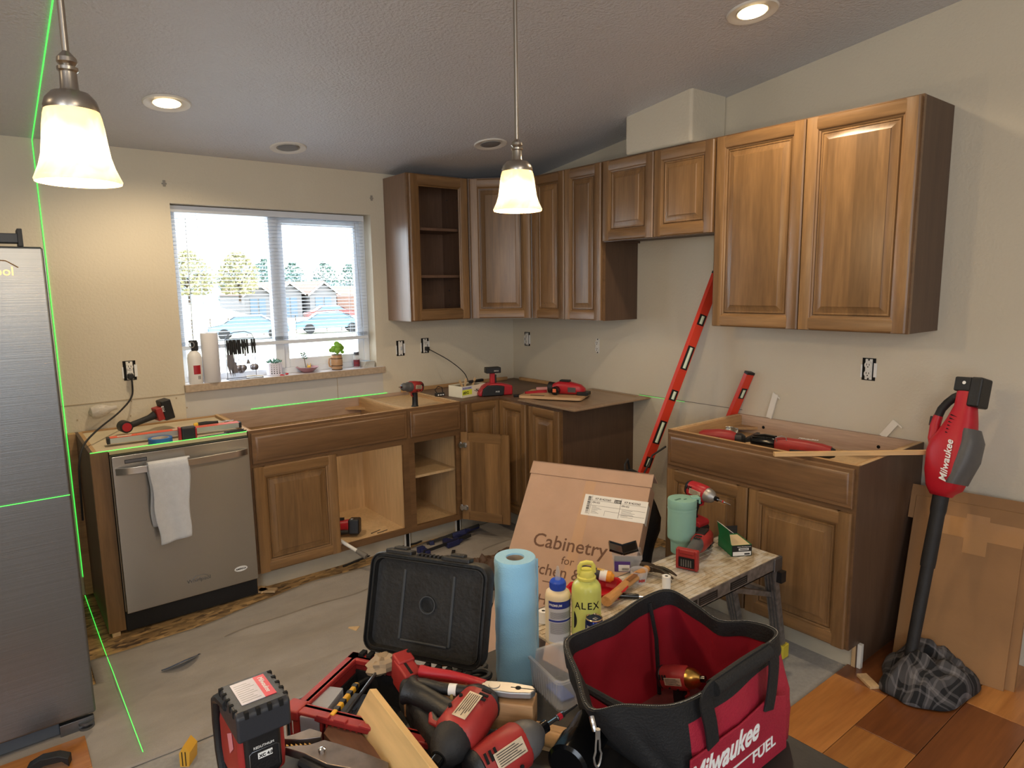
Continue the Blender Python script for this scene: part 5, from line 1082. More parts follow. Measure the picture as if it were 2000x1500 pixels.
b = MB(); b.loft([[(.0,.01,h),(.0,d-.01,h),(-.012,d-.01,h+.062),(-.012,.01,h+.062)],[(.0015,.01,h),(.0015,d-.01,h),(-.0105,d-.01,h+.062),(-.0105,.01,h+.062)]]); fl = part('lid_flap', b, gm, g, smooth=False)
b = MB(); b.loft([[(-.012,.01,h+.062),(-.012,d-.01,h+.062),(.010,d-.012,h+.046),(.010,.012,h+.046)],[(-.012,.01,h+.0635),(-.012,d-.01,h+.0635),(.0105,d-.012,h+.0475),(.0105,.012,h+.0475)]]); part('flap_tip', b, M['paper'], fl, smooth=False)
b = MB(); b.box((.01,d-.001,h),(w-.002,d+.0005,h+.034)); part('rear_flap', b, M['black'], g, smooth=False)
# hammer
h0 = V((-1.650,-2.560,.528)); h1 = V((-1.322,-2.470,.528)); hd_ = (h1-h0).normalized()
g = thing('claw_hammer', 'claw hammer with wooden handle lying across the bench', 'hammer', mw=frame(h0, hd_))
b = MB(); b.loft([[(x, a*hy*math.cos(2*PI*j/16) if 0 else hy*math.cos(2*PI*j/16)+yo, hz*math.sin(2*PI*j/16)) for j in range(16)] for x, hy, hz, yo, a in ((0,.020,.017,0,1),(.012,.0205,.0175,0,1),(.05,.018,.015,0,1),(.11,.0165,.0135,.003,1),(.18,.0175,.014,.006,1),(.25,.019,.014,.004,1),(.30,.015,.0125,0,1),(.352,.013,.011,0,1))]); part('handle', b, wood('hickory', (202,154,98), (170,116,64), 'x', .4, scale=1.3, rnd=.02), g, angle=60)
b = MB(); b.box((.16,-.010,.0135),(.24,.006,.0150)); part('burned_mark', b, mat('burn_brown', (120,76,44), .6), g, bevel=.0004)
b = MB(); b.lathe([(.014,0),(.0165,.003),(.0165,.020),(.013,.024),(.011,.034)], 24, (.335,.062,0), (0,-1,0)); b.loft([[(.335+sx*.5*w_, y, sz*.5*w2) for sx, sz in ((-1,-1),(1,-1),(1,1),(-1,1))] for y, w_, w2 in ((.032,.022,.022),(.010,.030,.026),(-.014,.030,.024),(-.024,.026,.018))]); hh = part('head', b, mat('oiled_steel', (92,84,76), .35, .9, var=.2, vs=40), g, bevel=.002)
for s in (-1, 1):
    b = MB(); b.loft([[(xc+sx*w_, y, zc+sz*w2) for sx, sz in ((-1,-1),(1,-1),(1,1),(-1,1))] for y, xc, zc, w_, w2 in ((-.020,.335+s*.0065,0,.006,.009),(-.055,.335+s*.010,.003,.007,.007),(-.085,.333+s*.014,-.002,.006,.004),(-.108,.328+s*.016,-.010,.004,.0015))]); part('claw', b, bpy.data.materials['oiled_steel'], hh, bevel=.001)
# bottles and can
g = thing('glue_bottle', 'cream wood glue bottle with blue cap and label on the bench', 'bottle', (-1.906,-2.602,PZ), 1.15)
b = MB(); b.lathe([(.001,.001),(.036,.001),(.0385,.006),(.039,.03),(.039,.148),(.036,.160),(.026,.168),(.020,.171),(.001,.171)], 36); part('body', b, mat('cream_plastic', (232,214,178), .35), g, angle=50)
b = MB(); b.lathe([(.0235,.169),(.0245,.171),(.0240,.192),(.021,.196),(.009,.198),(.001,.198)], 28); part('cap', b, mat('cap_blue', (40,80,196), .35), g)
for k in range(20):
    a = k*PI/10; b = MB(); b.cyl((.0243*math.cos(a),.0243*math.sin(a),.172),(.0243*math.cos(a),.0243*math.sin(a),.190),.0012,n=5); part('cap_ridge', b, bpy.data.materials['cap_blue'], g)
b = MB(); b.lathe([(.0088,.197),(.0075,.214),(.0045,.236),(.0030,.240),(.001,.241)], 18); part('nozzle', b, clear2, g)
def wrap(r, a0, a1, z0, z1, m, parent, name): 
    b = MB(); b.grid(lambda u, v: (r*math.cos(a0+(a1-a0)*u), r*math.sin(a0+(a1-a0)*u), z0+(z1-z0)*v), 20, 1); return part(name, b, m, parent)
A0 = -PI*.98; A1 = -PI*.30
wl = wrap(.0393, A0-1.15, A1-1.15, .012, .142, mat('grey_label', (196,198,206), .5), g, 'label'); wrap(.0396, A0-1.15, A1-1.15, .120, .143, mat('navy_label', (36,52,140), .45), g, 'label_header'); wrap(.0396, A0-1.15, A1-1.15, .078, .084, bpy.data.materials['navy_label'], g, 'label_stripe')
for k in range(10):
    z = .088+k*.0024 if k < 9 else .02; wrap(.0396, A0-1.0, A1-1.35, .088+k*.0022, .0888+k*.0022, M['gray'], g, 'print_line')
for k in range(12): wrap(.0396, A0-1.0, A1-1.35, .040+k*.0030, .0412+k*.0030, M['gray'], g, 'print_line')
for k in range(14): wrap(.0397, -3.0+k*.045-.0, -3.0+k*.045+.02, .014, .028, M['ink'], g, 'barcode_bar')
g = thing('water_bottle', 'lime yellow metal water bottle with loop cap and black handwriting', 'bottle', (-1.856,-2.675,PZ), -.0)
ym = mat('lime_yellow', (206,212,112), .32, coat=.3); b = MB(); b.lathe([(.001,.001),(.040,.001),(.0435,.006),(.0445,.02),(.0445,.178),(.0425,.191),(.036,.201),(.027,.207),(.0250,.210),(.0250,.214),(.001,.214)], 40); part('body', b, ym, g, angle=50)
b = MB(); b.lathe([(.0265,.211),(.0285,.213),(.0285,.219),(.0245,.222),(.0235,.234),(.019,.240),(.001,.240)], 32); cp = part('cap', b, mat('cap_yellow', (222,216,104), .5), g)
b = MB(); b.tube([(-.019,.012,.230),(-.018,.0115,.250),(-.013,.0085,.259),(0,0,.262),(.013,-.0085,.259),(.018,-.0115,.250),(.019,-.012,.230)], .0068, 10); part('cap_loop', b, bpy.data.materials['cap_yellow'], cp)
vd = (V((-3.2,-4.03,0))-V((-1.856,-2.675,0))).normalized()
rt = V((vd.y*-1, vd.x, 0)); rt = V((.784,-.621,0))
def curved_text(s, size, R, zc, a_c, parent, m, weight=0, ang=0, name='lettering'):
    c = bpy.data.curves.new('t','FONT'); c.body = s; c.size = size; c.extrude = .0; c.offset = weight; c.resolution_u = 3; c.align_x = 'CENTER'
    t_ = bpy.data.objects.new('t', c); COL.objects.link(t_); me = bpy.data.meshes.new_from_object(t_); bpy.data.objects.remove(t_)
    for v in me.vertices:
        x, y = v.co.x, v.co.y; a = a_c + x/R; v.co = V((R*math.cos(a), R*math.sin(a), zc + y + ang*x))
    me.materials.clear(); me.materials.append(m); o = bpy.data.objects.new(name, me); COL.objects.link(o); o.parent = parent; return o
ac = math.atan2(vd.y, vd.x)
curved_text('A', .030, .0450, .132, ac-.62, g, M['ink'], .0004); curved_text('L', .030, .0450, .134, ac-.20, g, M['ink'], .0004); curved_text('E', .030, .0450, .134, ac+.22, g, M['ink'], .0004); curved_text('X', .032, .0450, .132, ac+.70, g, M['ink'], .0004)
b = MB(); b.grid(lambda u, v: (.0451*math.cos(ac-.95+.28*u*math.sin(PI*v)**.6), .0451*math.sin(ac-.95+.28*u*math.sin(PI*v)**.6), .065+.055*v), 6, 12); part('round_logo', b, M['ink'], g)
curved_text('PREMIUM', .010, .0398, .128, -2.85-1.15+.35, bpy.data.objects['glue_bottle'], M['print'], .0002)
g = thing('drink_can', 'opened small drink can with silver top in front of the yellow bottle', 'can', (-1.884,-2.735,PZ))
b = MB(); b.lathe([(.022,.0005),(.0255,.005),(.0262,.010),(.0262,.106),(.0250,.113),(.0235,.118)], 36); part('body', b, mat('can_blue', (40,52,110), .25, .8), g, angle=50)
wrap(.0264, ac-.9, ac-.1, .012, .104, mat('can_silver', (190,192,200), .25, .9), g, 'silver_panel'); wrap(.0265, ac-.6, ac+.3, .075, .098, M['red'], g, 'red_panel')
b = MB(); b.lathe([(.0238,.117),(.0248,.120),(.0235,.1215),(.0222,.118),(.0215,.1165),(.001,.1165)], 36); tp = part('top', b, mat('can_gold', (214,190,150), .25, .9), g)
b = MB(); b.lathe([(.008,.1168),(.001,.1170)], 18, (-.003,.008,0)); part('mouth', b, M['dark'], tp); b = MB(); b.tube([(.005,-.010,.118),(-.003,-.012,.1185),(-.006,-.002,.1185),(.004,.000,.118)], .0018, 6, closed=True); part('pull_tab', b, M['silver'], tp)
# screw tub with black flip lid
g = thing('screw_tub', 'clear plastic screw tub with purple label and black flip lid on the bench', 'tub', mw=frame((-1.352,-2.385,PZ), (.72,-.69,0)))
b = MB(); b.loft([[(p[0],p[1],z) for p in rr(w_,d_,.012,-w_/2,-d_/2,3)] for w_, d_, z in ((.098,.075,0),(.106,.082,.052),(.112,.088,.053),(.112,.088,.072))], caps=False); part('tub', b, clear2, g, angle=30)
b = MB(); b.box((-.046,-.034,.002),(.046,.034,.036)); part('screws', b, mat('zinc_screws', (110,106,100), .4, .6, var=.5, vs=160, bump=1, bs=200), g)
b = MB(); b.box((-.049,-.0412,.006),(.010,-.0395,.046)); lb = part('label', b, mat('purple_label', (78,50,120), .5), g); b = MB(); b.box((-.034,-.0420,.008),(.008,-.0411,.033)); lw = part('white_panel', b, M['paper'], lb)
for k in range(8):
    b = MB(); b.box((-.020+k*.0032,-.0425,.011),(-.0185+k*.0032,-.0419,.021)); part('barcode_bar', b, M['ink'], lw, smooth=False)
for i, (a0, ln) in enumerate(((-.28, .052), (.35, .060))):
    b = MB(); b.T = Matrix.Translation((-.018, 0, .078)) @ Matrix.Rotation(a0 if i else PI-a0*1.0-.15, 4, 'Y') ; 
    b.T = Matrix.Translation((-.018, 0, .076)) @ Matrix.Rotation(-.32 if i else PI+.28, 4, 'Y')
    b.box((0,-.042,-.002),(ln,.042,.001)); b.box((0,-.044,-.006),(ln,-.040,.004)); b.box((0,.040,-.006),(ln,.044,.004)); b.box((ln-.004,-.044,-.006),(ln,.044,.004)); part('lid_half', b, M['blackg'], g, bevel=.001)
# red tray with caulk tube
g = thing('red_tray', 'shallow angular red plastic tray on the bench under a caulk tube', 'tray', mw=frame((-1.600,-2.470,PZ), (.94,-.33,0)))
b = MB(); oct_ = lambda w_, d_, c_, z: [(x,y,z) for x,y in ((-w_+c_,-d_),(w_-c_,-d_),(w_,-d_+c_),(w_,d_-c_),(w_-c_,d_),(-w_+c_,d_),(-w_,d_-c_),(-w_,-d_+c_))]
b.loft([oct_(.085,.050,.025,0), oct_(.10,.062,.03,.030), oct_(.104,.066,.03,.031), oct_(.104,.066,.03,.034), oct_(.097,.059,.03,.033), oct_(.083,.048,.025,.003)]); part('tray', b, mat('tray_red', (176,24,34), .35), g, angle=20)
g = thing('caulk_tube', 'black and orange adhesive tube lying in the red tray', 'tube', mw=frame((-1.555,-2.420,PZ+.052), (.55,-.84,-.12)))
b = MB(); b.lathe([(.017,-.060),(.020,-.057),(.020,.015)], 24, (0,0,0), (1,0,0)); part('dark_sleeve', b, mat('sleeve_slate', (44,46,54), .4), g); b = MB(); b.lathe([(.0198,.015),(.0198,.040)], 24, (0,0,0), (1,0,0)); part('white_sleeve', b, M['paper'], g); b = MB(); b.lathe([(.0198,.040),(.0198,.055),(.012,.062),(.010,.066)], 24, (0,0,0), (1,0,0)); part('orange_end', b, mat('orange_end', (214,140,40), .4), g); b = MB(); b.lathe([(.0165,-.066),(.0165,-.060)], 20, (0,0,0), (1,0,0)); part('cap', b, M['outl'], g)
text('lettering', 'BEST', .013, mat('gold_print', (220,176,70), .5), g, face((.002,-.008,.0195), (-.0,-.35,1), (0,1,.35)) , weight=.0004)
# small cup, white rolls, awl
g = thing('clear_cup', 'small clear cup with red lettering behind the hammer head', 'cup', (-1.405,-2.492,PZ)); b = MB(); b.lathe([(.026,.001),(.033,.048),(.0325,.048),(.0255,.003)], 28, caps=False); part('cup', b, clear2, g); curved_text('MM', .016, .0312, .012, ac+.3, g, M['red'], .0003)
def wroll(x, y, h, label):
    g = thing('tape_roll', label, 'roll', (x,y,PZ)); b = MB(); b.lathe([(.0155,.0005),(.0155,h),(.006,h),(.006,.001)], 28, caps=False); part('roll', b, M['paper'], g); b = MB(); b.lathe([(.006,.001),(.006,h-.001)], 16, caps=False); part('core', b, M['ink'], g)
    b = MB(); b.box((.010,-.0135,.02),(.0145,-.0128,.03)); part('print', b, M['gray'], g)
wroll(-1.368,-2.588,.046,'small white paper roll standing on the bench in front of the hammer claws')
wroll(-1.868,-2.490,.040,'small white roll on the bench between the blue towel roll and the glue bottle')
g = thing('awl', 'thin steel awl with black handle on the bench under the hammer handle', 'awl', mw=frame((-1.530,-2.560,PZ+.010), (.80,-.60,-.08))); b = MB(); b.cyl((-.04,0,0),(.03,0,0),.009,n=12); part('handle', b, M['blackg'], g); b = MB(); b.cyl((.03,0,0),(.11,0,-.002),.003,.001,8); part('shaft', b, M['chrome'], g)
# ------------------------------------------------------------------ levels leaning on the wall
orange = mat('level_red_orange', (214,62,40), .38, var=.04)
def level(name, label, p0, p1, w, t, m, vials, upv=(0,-1,0), capm='black'):
    p0 = V(p0); p1 = V(p1); L_ = (p1-p0).length
    g = thing(name, label, 'level', mw=frame(p0, p1-p0, upv)); b = MB()
    # I-beam: flanges and web
    b.prism([(-w/2,-t/2),(w/2,-t/2),(w/2,-t/2+.003),(w/2,t/2),(-w/2,t/2)], .012, L_-.012, 'yz'); part('beam', b, m, g, bevel=.002, smooth=False)
    for a, c in ((0,.014),(L_-.014,L_)):
        b = MB(); b.box((a,-w/2-.001,-t/2-.001),(c,w/2+.001,t/2+.001)); part('end_cap', b, M[capm], g, bevel=.002)
    for x, l_ in vials:
        fr = part('vial_frame', MB().box((x-l_/2-.008,-w/2+.006,t/2-.001),(x+l_/2+.008,w/2-.006,t/2+.0012)), M['black'], g, bevel=.001)
        part('vial', MB().cyl((x-l_/2,0,t/2),(x+l_/2,0,t/2),w*.17,n=12), mat('vial_glass', (206,220,196), .1) if 'vial_glass' not in bpy.data.materials else bpy.data.materials['vial_glass'], fr)
    return g
level('long_level', 'long red box level leaning on the right wall between the cabinets', (-.525,-1.520,.012), (-.022,-1.835,1.64), .058, .026, orange, ((.62,.045),(.80,.12),(1.02,.045),(1.24,.12),(1.46,.045)), (-.25,-1,0))
level('short_level', 'shorter red box level with black cap rising behind the right base cabinet', (-.12,-1.655,.012), (-.022,-2.052,1.112), .050, .026, orange, ((1.05,.045),(.60,.10)), (-.25,-1,0))

# --- red leaf blower leaning on the right wall
nz = V((-.490,-3.075,.03)); tp_ = V((-.190,-3.087,1.16)); ax_ = (tp_-nz).normalized()
g = thing('leaf_blower', 'red cordless leaf blower standing on its black tube against the right wall', 'leaf blower', mw=frame(nz + ax_*.125, ax_, (.25,1,0)) @ Matrix.Scale(.95, 4))
# local x up the tube; local z points toward the room corner side, y toward wall/room
Lt = (tp_-nz).length
b = MB(); b.lathe([(.022,-.13),(.024,.18),(.024,.36)], 24, (0,0,0), (1,0,0)); part('nozzle_tube', b, M['rub'], g); b = MB(); b.lathe([(.027,.34),(.028,.36),(.027,.56),(.030,.58),(.030,.66)], 24, (0,0,0), (1,0,0)); part('upper_tube', b, M['rub'], g)
blr = mat('blower_red', (176,24,40), .4, var=.04, vs=8)
b = MB(); smooth_body(b, [(.640,.0,.036,.036,3),(.655,.0,.045,.042,3.5),(.675,-.006,.056,.062,3),(.74,-.008,.062,.080,3.2),(.82,-.006,.064,.084,3.2),(.865,-.010,.062,.082,3),(.90,-.018,.056,.072,2.6),(.96,-.028,.046,.056,2.4),(1.02,-.032,.036,.040,2.6),(1.085,-.030,.034,.036,3)], 28); bd = part('fan_housing', b, blr, g, angle=60)
b = MB(); smooth_body(b, [(.70,-.050,.058,.030,2.6),(.80,-.078,.060,.036,2.4),(.88,-.085,.056,.034,2.2),(.93,-.070,.044,.030,2.2)], 20); part('rear_shell', b, M['grey'], g, angle=60)
b = MB(); b.tube([(.86,.046,0),(.90,.074,0),(.96,.086,0),(1.01,.080,0),(1.06,.046,0),(1.085,.010,0)], 0.016, 14)
b = MB(); b.tube([(.855,0,.062),(.875,0,.070),(.93,0,.078),(.97,0,.072)], [.026,.026,.020,.018], 14); part('handle_root', b, blr, g)
b = MB(); b.tube([(.965,0,.073),(1.00,0,.064),(1.03,0,.044),(1.055,0,.020),(1.07,0,-.006)], .0165, 14); part('grip', b, M['rub'], g)
b = MB(); b.box((.925,-.012,.088),(.965,.012,.100)); tr = part('speed_switch', b, M['black'], g, bevel=.003)
b = MB(); b.cyl((.930,0,.0995),(.930,0,.1015),.006,n=14); part('switch_ring', b, M['print'], tr)
for k in range(6):
    b = MB(); b.tube([(.895+k*.015,-.052+k*.002,-.030),(.903+k*.015,-.054+k*.0028,-.002)], .0028, 6); part('vent', b, M['dark'], g)
b = MB(); b.box((1.08,-.036,-.055),(1.140,.036,.012)); part('battery_dock', b, M['black'], g, bevel=.006)
b = MB(); b.box((1.020,-.038,-.098),(1.142,.038,-.050)); bt = part('battery', b, M['black'], g, bevel=.008)
b = MB(); b.cyl((1.115,-.0385,-.03),(1.115,-.0395,-.03),.007,n=16); part('round_mark', b, M['print'], bt)
text('lettering', 'Milwaukee', .040, M['print'], g, Matrix.Translation((0,0,0)) @ face((.700,-.0655,-.046), (-.0,-1,-.02), (0,0,1)), shear=.3, weight=.0006, ext=.0012)
# --- cardboard box leaning on the wall behind the blower
g = thing('flat_carton', 'brown cardboard carton with shiny packing tape leaning on the right wall behind the blower', 'box', mw=frame((-.325,-2.955,.0), (.14,-.99,0), (.315,.04,.93)))
b = MB(); b.box((0,-.0,0.012),(.385,.055,.70)); bd_ = part('carton_body', b, M['card2'], g, bevel=.003, smooth=False)
b = MB(); b.box((.03,.005,.70),(.40,.012,.745)); b.box((-.02,.002,.60),(0.03,.008,.745)); part('top_flap', b, M['card2'], g, smooth=False)
b = MB(); b.box((.10,-.001,.56),(.385,.0,.640)); b.box((.19,-.0012,.50),(.27,-.0002,.66)); part('packing_tape', b, M['tape'], g, smooth=False)
b = MB(); b.box((.385,.02,.004),(.415,.075,.62)); part('side_flap', b, M['card2'], g, smooth=False)
# --- plaid shirt
m, t, bb = nt('plaid_flannel'); N, L = t.nodes, t.links
tc = N.new('ShaderNodeTexCoord'); sp = N.new('ShaderNodeSeparateXYZ'); L.new(tc.outputs['UV'], sp.inputs[0]); acc = None
for ch in (0, 1):
    for fq, th0 in ((4, .6), (9, .80)):
        mu = N.new('ShaderNodeMath'); mu.operation = 'MULTIPLY'; mu.inputs[1].default_value = fq; L.new(sp.outputs[ch], mu.inputs[0]); fr = N.new('ShaderNodeMath'); fr.operation = 'FRACT'; L.new(mu.outputs[0], fr.inputs[0]); gt = N.new('ShaderNodeMath'); gt.operation = 'GREATER_THAN'; gt.inputs[1].default_value = th0; L.new(fr.outputs[0], gt.inputs[0])
        if acc is None: acc = gt
        else:
            ad = N.new('ShaderNodeMath'); ad.operation = 'ADD'; L.new(acc.outputs[0], ad.inputs[0]); L.new(gt.outputs[0], ad.inputs[1]); acc = ad
dv = N.new('ShaderNodeMath'); dv.operation = 'DIVIDE'; dv.inputs[1].default_value = 4; L.new(acc.outputs[0], dv.inputs[0])
r = N.new('ShaderNodeValToRGB'); r.color_ramp.elements[0].color = lin((20,20,24)); r.color_ramp.elements[1].color = lin((120,116,118)); L.new(dv.outputs[0], r.inputs[0]); L.new(r.outputs[0], bb.inputs['Base Color']); bb.inputs['Roughness'].default_value = .9
def pile(name, label, cat, c, rx, ry, h, seed, m, lobes):
    from mathutils import noise
    b = MB(); n1, n2 = 64, 40
    def fn(u, v):
        x = (u*2-1); y = (v*2-1); 
        q = x*math.sqrt(max(0,1-y*y/2)); w_ = y*math.sqrt(max(0,1-x*x/2)); r_ = math.hypot(q, w_)
        k = 1 + .22*noise.noise(V((q*1.6, w_*1.6, seed)))
        z = h*max(0, 1-r_**2.4)**.6*(.72+.5*noise.noise(V((q*2.1+3, w_*2.1, seed*2))))
        f = noise.noise(V((q*4, w_*4, seed+5.0))); z += (h*.15*(1-abs(f)*2.6))*max(0,1-r_**4)
        return (q*rx*k, w_*ry*k, max(.004, z + .006))
    b.grid(fn, n1, n2); o = part(name, b, m, solid=.003, loc=c, angle=70)
    uv = o.data.uv_layers.new(name='UVMap'); 
    for lp in o.data.loops:
        i = lp.vertex_index; uv.data[lp.index].uv = ((i % (n1+1))/n1 + .1*noise.noise(o.data.vertices[i].co*9), (i//(n1+1))/n2 + .1*noise.noise(o.data.vertices[i].co*9+V((5,0,0))))
    return tag(o, label, cat)
pile('plaid_shirt', 'crumpled dark grey plaid flannel shirt on the wood floor below the blower', 'shirt', (-.42,-3.12,.012), .24, .155, .13, 3.3, m, 3)

# ------------------------------------------------------------------ tools on and in the right base cabinet
b = MB(); b.box((0,-.010,0),(.66,.010,.017)); tag(part('wood_stick', b, wood('basswood', (226,188,136), (208,166,112), 'x', .5, rnd=.02, bump=.02), bevel=.0008, smooth=False), 'long pale square wood stick lying across the right base cabinet', 'stick').matrix_world = frame((-.722,-2.610,.880), (.74,-.62,.005))
g = thing('palm_sander', 'red and black palm sander lying inside the left end of the right base cabinet', 'sander', mw=frame((-.385,-2.150,.83), (.45,-.75,0), (0,0,1)))
b = MB(); smooth_body(b, [(-.12,0,.020,.018,2.4),(-.10,0,.032,.030,2.6),(-.03,.004,.036,.034,2.4),(.03,.004,.034,.030,2.4),(.06,0,.024,.022,2.4)]); part('body', b, M['dred'], g); b = MB(); smooth_body(b, [(.05,0,.030,.024,2.2),(.08,-.004,.034,.028,2.2),(.10,-.008,.022,.018,2.2)]); b.box((-.08,-.037,-.008),(-.02,.037,.006)); part('black_band', b, M['black'], g); b = MB(); b.prism([(.09,-.018),(.16,-.006),(.165,.030),(.15,.030),(.10,-.0)], -.02, .02, 'xz'); part('front_foot', b, M['black'], g, bevel=.002)
g = thing('rotary_saw', 'red and black cut-out saw lying inside the right base cabinet under the wood stick', 'power tool', mw=frame((-.335,-2.450,.835), (.28,-.95,0), (0,0,1)))
b = MB(); smooth_body(b, [(-.05,0,.030,.030,2.4),(0,.002,.033,.033,2.4),(.08,0,.031,.032,2.3),(.15,-.004,.030,.029,2.3),(.19,-.008,.026,.024,2.3)]); part('body', b, M['dred'], g, angle=60); b = MB(); smooth_body(b, [(.02,-.018,.033,.018,2.4),(.12,-.018,.032,.020,2.4),(.185,-.012,.029,.026,2.3),(.205,-.012,.018,.018,2.3)]); part('grip', b, M['rub'], g, angle=60)
b = MB(); b.lathe([(.020,-.16),(.034,-.15),(.042,-.10),(.038,-.05)], 20, (0,0,0), (1,0,0), caps=False); b.box((-.145,-.036,-.034),(-.05,.036,-.030)); b.box((-.15,-.030,.024),(-.06,.030,.030)); part('guard', b, M['blackg'], g, bevel=.001); b = MB(); b.tube([(-.035,-.025,.005),(-.045,-.028,.035),(-.02,-.02,.045),(.0,-.02,.038),(.01,-.03,.0)], .0022, 6); part('wire_bail', b, M['silver'], g)
text('lettering', 'Milwaukee', .020, M['print'], g, face((.045,.010,.0345), (0,-.2,1), (0,1,0)), shear=.2)
b = MB(); b.grid(lambda u, v: (.07*u, .012*math.sin(u*5)+.004*math.sin(v*9), .062*v), 8, 8); o = part('foil_packet', b, mat('crinkled_foil', (150,148,140), .2, .7, bump=1, bs=60), solid=.001); o.matrix_world = frame((-.235,-2.055,.785), (.25,-.95,0)); tag(o, 'small clear crinkled packet standing in the back corner of the right base cabinet', 'packet')
wl_ = mat('trim_white', (232,226,214), .6)
for (p, q, l) in (((-.010,-2.150,.882), (-.010,-2.182,1.012), 'white bent trim strip poking up behind the left end of the right base cabinet'), ((-.010,-2.720,.882), (-.010,-2.770,.955), 'short white bent trim strip behind the right end of the right base cabinet')):
    p = V(p); q = V(q); d_ = (q-p).normalized(); s_ = V((0,-d_.z,d_.y)); b = MB()
    b.loft([[p+V((-.004,0,0)), p+V((.004,0,0)), p+s_*.030+V((.004,0,0)), p+s_*.030+V((-.004,0,0))],[q+V((-.004,0,0)), q+V((.004,0,0)), q+s_*.030+V((.004,0,0)), q+s_*.030+V((-.004,0,0))]]); e_ = q+V((0,-.040,-.030))
    b.loft([[q+V((-.003,0,0)), q+V((.003,0,0)), q+d_*.006+V((.003,0,0)), q+d_*.006+V((-.003,0,0))],[e_+V((-.003,0,0)), e_+V((.003,0,0)), e_+d_*.006+V((.003,0,0)), e_+d_*.006+V((-.003,0,0))]])
    tag(part('trim_strip', b, wl_, smooth=False), l, 'trim strip')

# ------------------------------------------------------------------ on the left counter
CZ = .876
b = MB(); b.box((-2.855,-.588,.860),(-2.215,-.030,.867)); tag(part('insulation_board', b, mat('pale_insulation', (206,190,160), .8, var=.12, vs=6), smooth=False), 'pale board lying inside the open frame over the dishwasher', 'board')
level('box_level', 'silver and orange box level lying over the dishwasher frame', (-2.800,-.452,.893), (-2.200,-.478,.893), .048, .026, mat('level_silver', (190,186,182), .35, .6), (), (0,0,1))
b = MB(); b.box((.014,-.0245,.0132),(.590,.0245,.0142)); o = part('orange_face', b, mat('level_orange', (226,92,60), .4), bpy.data.objects['box_level'], smooth=False)
for x, w_ in ((.075,.03),(.30,.02)):
    b = MB(); b.box((x-w_,-.010,.0142),(x+w_,.010,.0152)); part('vial', b, bpy.data.materials['vial_glass'], bpy.data.objects['box_level'], bevel=.002)
text('lettering', 'Milwaukee', .020, M['dred'], bpy.data.objects['box_level'], face((.40,-.006,.0143), (0,0,1), (0,1,0)))
g = thing('tape_roll', 'roll of blue painters tape lying in front of the box level', 'tape roll', mw=frame((-2.590,-.545,.8690), (1,0,0), (0,.0,1)))
b = MB(); b.lathe([(.038,0),(.052,0),(.052,.024),(.038,.024)], 40, caps=False); b.f.append(tuple()) if 0 else None; part('tape', b, mat('tape_blue', (44,104,176), .5, var=.05), g); b = MB(); b.lathe([(.0385,.0005),(.0385,.0235),(.036,.0235),(.036,.0005)], 40, caps=False); part('core', b, mat('tape_core', (196,190,178), .8), g)
g = thing('tape_measure', 'black and red tape measure standing beside the blue tape roll', 'tape measure', mw=frame((-2.475,-.570,.904), (1,-.06,0)))
b = MB(); b.box((-.030,-.020,-.036),(.038,.020,.030)); part('case', b, M['black'], g, bevel=.010, seg=3); b = MB(); b.box((-.040,-.018,-.037),(-.028,.018,.031)); b.box((.032,-.021,-.03),(.040,.021,.022)); part('red_side', b, M['red'], g, bevel=.003)
g = thing('work_light', 'small red and black cordless light with a slanted battery on the left counter', 'flashlight', mw=frame((-2.690,-.235,.912), (.96,.16,.18), (0,0,1)))
b = MB(); b.cyl((0,-.030,0),(0,.030,0),.030,n=26); b.cyl((-.004,-.031,0),(-.004,.031,0),.024,n=26); part('lamp_head', b, M['black'], g, bevel=.003); b = MB(); b.cyl((0,-.0325,0),(0,-.031,0),.022,n=24); part('red_disc', b, M['red'], g); b = MB(); b.tube([(.02,0,-.004),(.07,0,.0),(.12,0,.004),(.15,0,.01)], [.016,.015,.016,.022], 14); part('grip', b, M['rub'], g)
b = MB(); b.box((.150,-.034,-.022),(.185,.034,.045)); part('battery_mount', b, M['dred'], g, bevel=.005); b = MB(); b.box((.182,-.038,-.030),(.232,.038,.075)); bt = part('battery', b, M['black'], g, bevel=.006); text('lettering', 'M18', .018, M['print'], bt, face((.190,-.0385,.02), (0,-1,0), (-1,0,0)))
g = thing('screwdriver', 'yellow and black screwdriver at the back of the left counter', 'screwdriver', mw=frame((-2.385,-.300,.885), (1,-.02,0))); b = MB(); b.lathe([(.010,0),(.013,.01),(.012,.02)], 14, (0,0,0), (1,0,0)); part('end_cap', b, mat('driver_yellow', (226,180,40), .4), g); b = MB(); b.lathe([(.012,.02),(.014,.06),(.010,.10),(.009,.12)], 14, (0,0,0), (1,0,0)); part('grip', b, M['rub'], g); b = MB(); b.cyl((.12,0,0),(.20,0,0),.003,n=8); part('shaft', b, M['chrome'], g)
g = thing('utility_scissors', 'pair of grey metal shears lying at the right end over the dishwasher', 'shears', mw=frame((-2.300,-.560,.869), (.98,.05,0))); b = MB(); b.prism([(-.13,-.004),(0,-.018),(.06,-.010),(.02,.010),(-.1,.004)], 0, .006, 'xy'); part('blade', b, M['gray'], g, bevel=.001); b = MB(); b.tube([(0,-.01,.004),(.05,-.02,.004),(.10,-.018,.004)], .006, 8); b.tube([(0,.008,.004),(.05,.018,.004),(.10,.020,.004)], .006, 8); part('handle', b, M['black'], g)
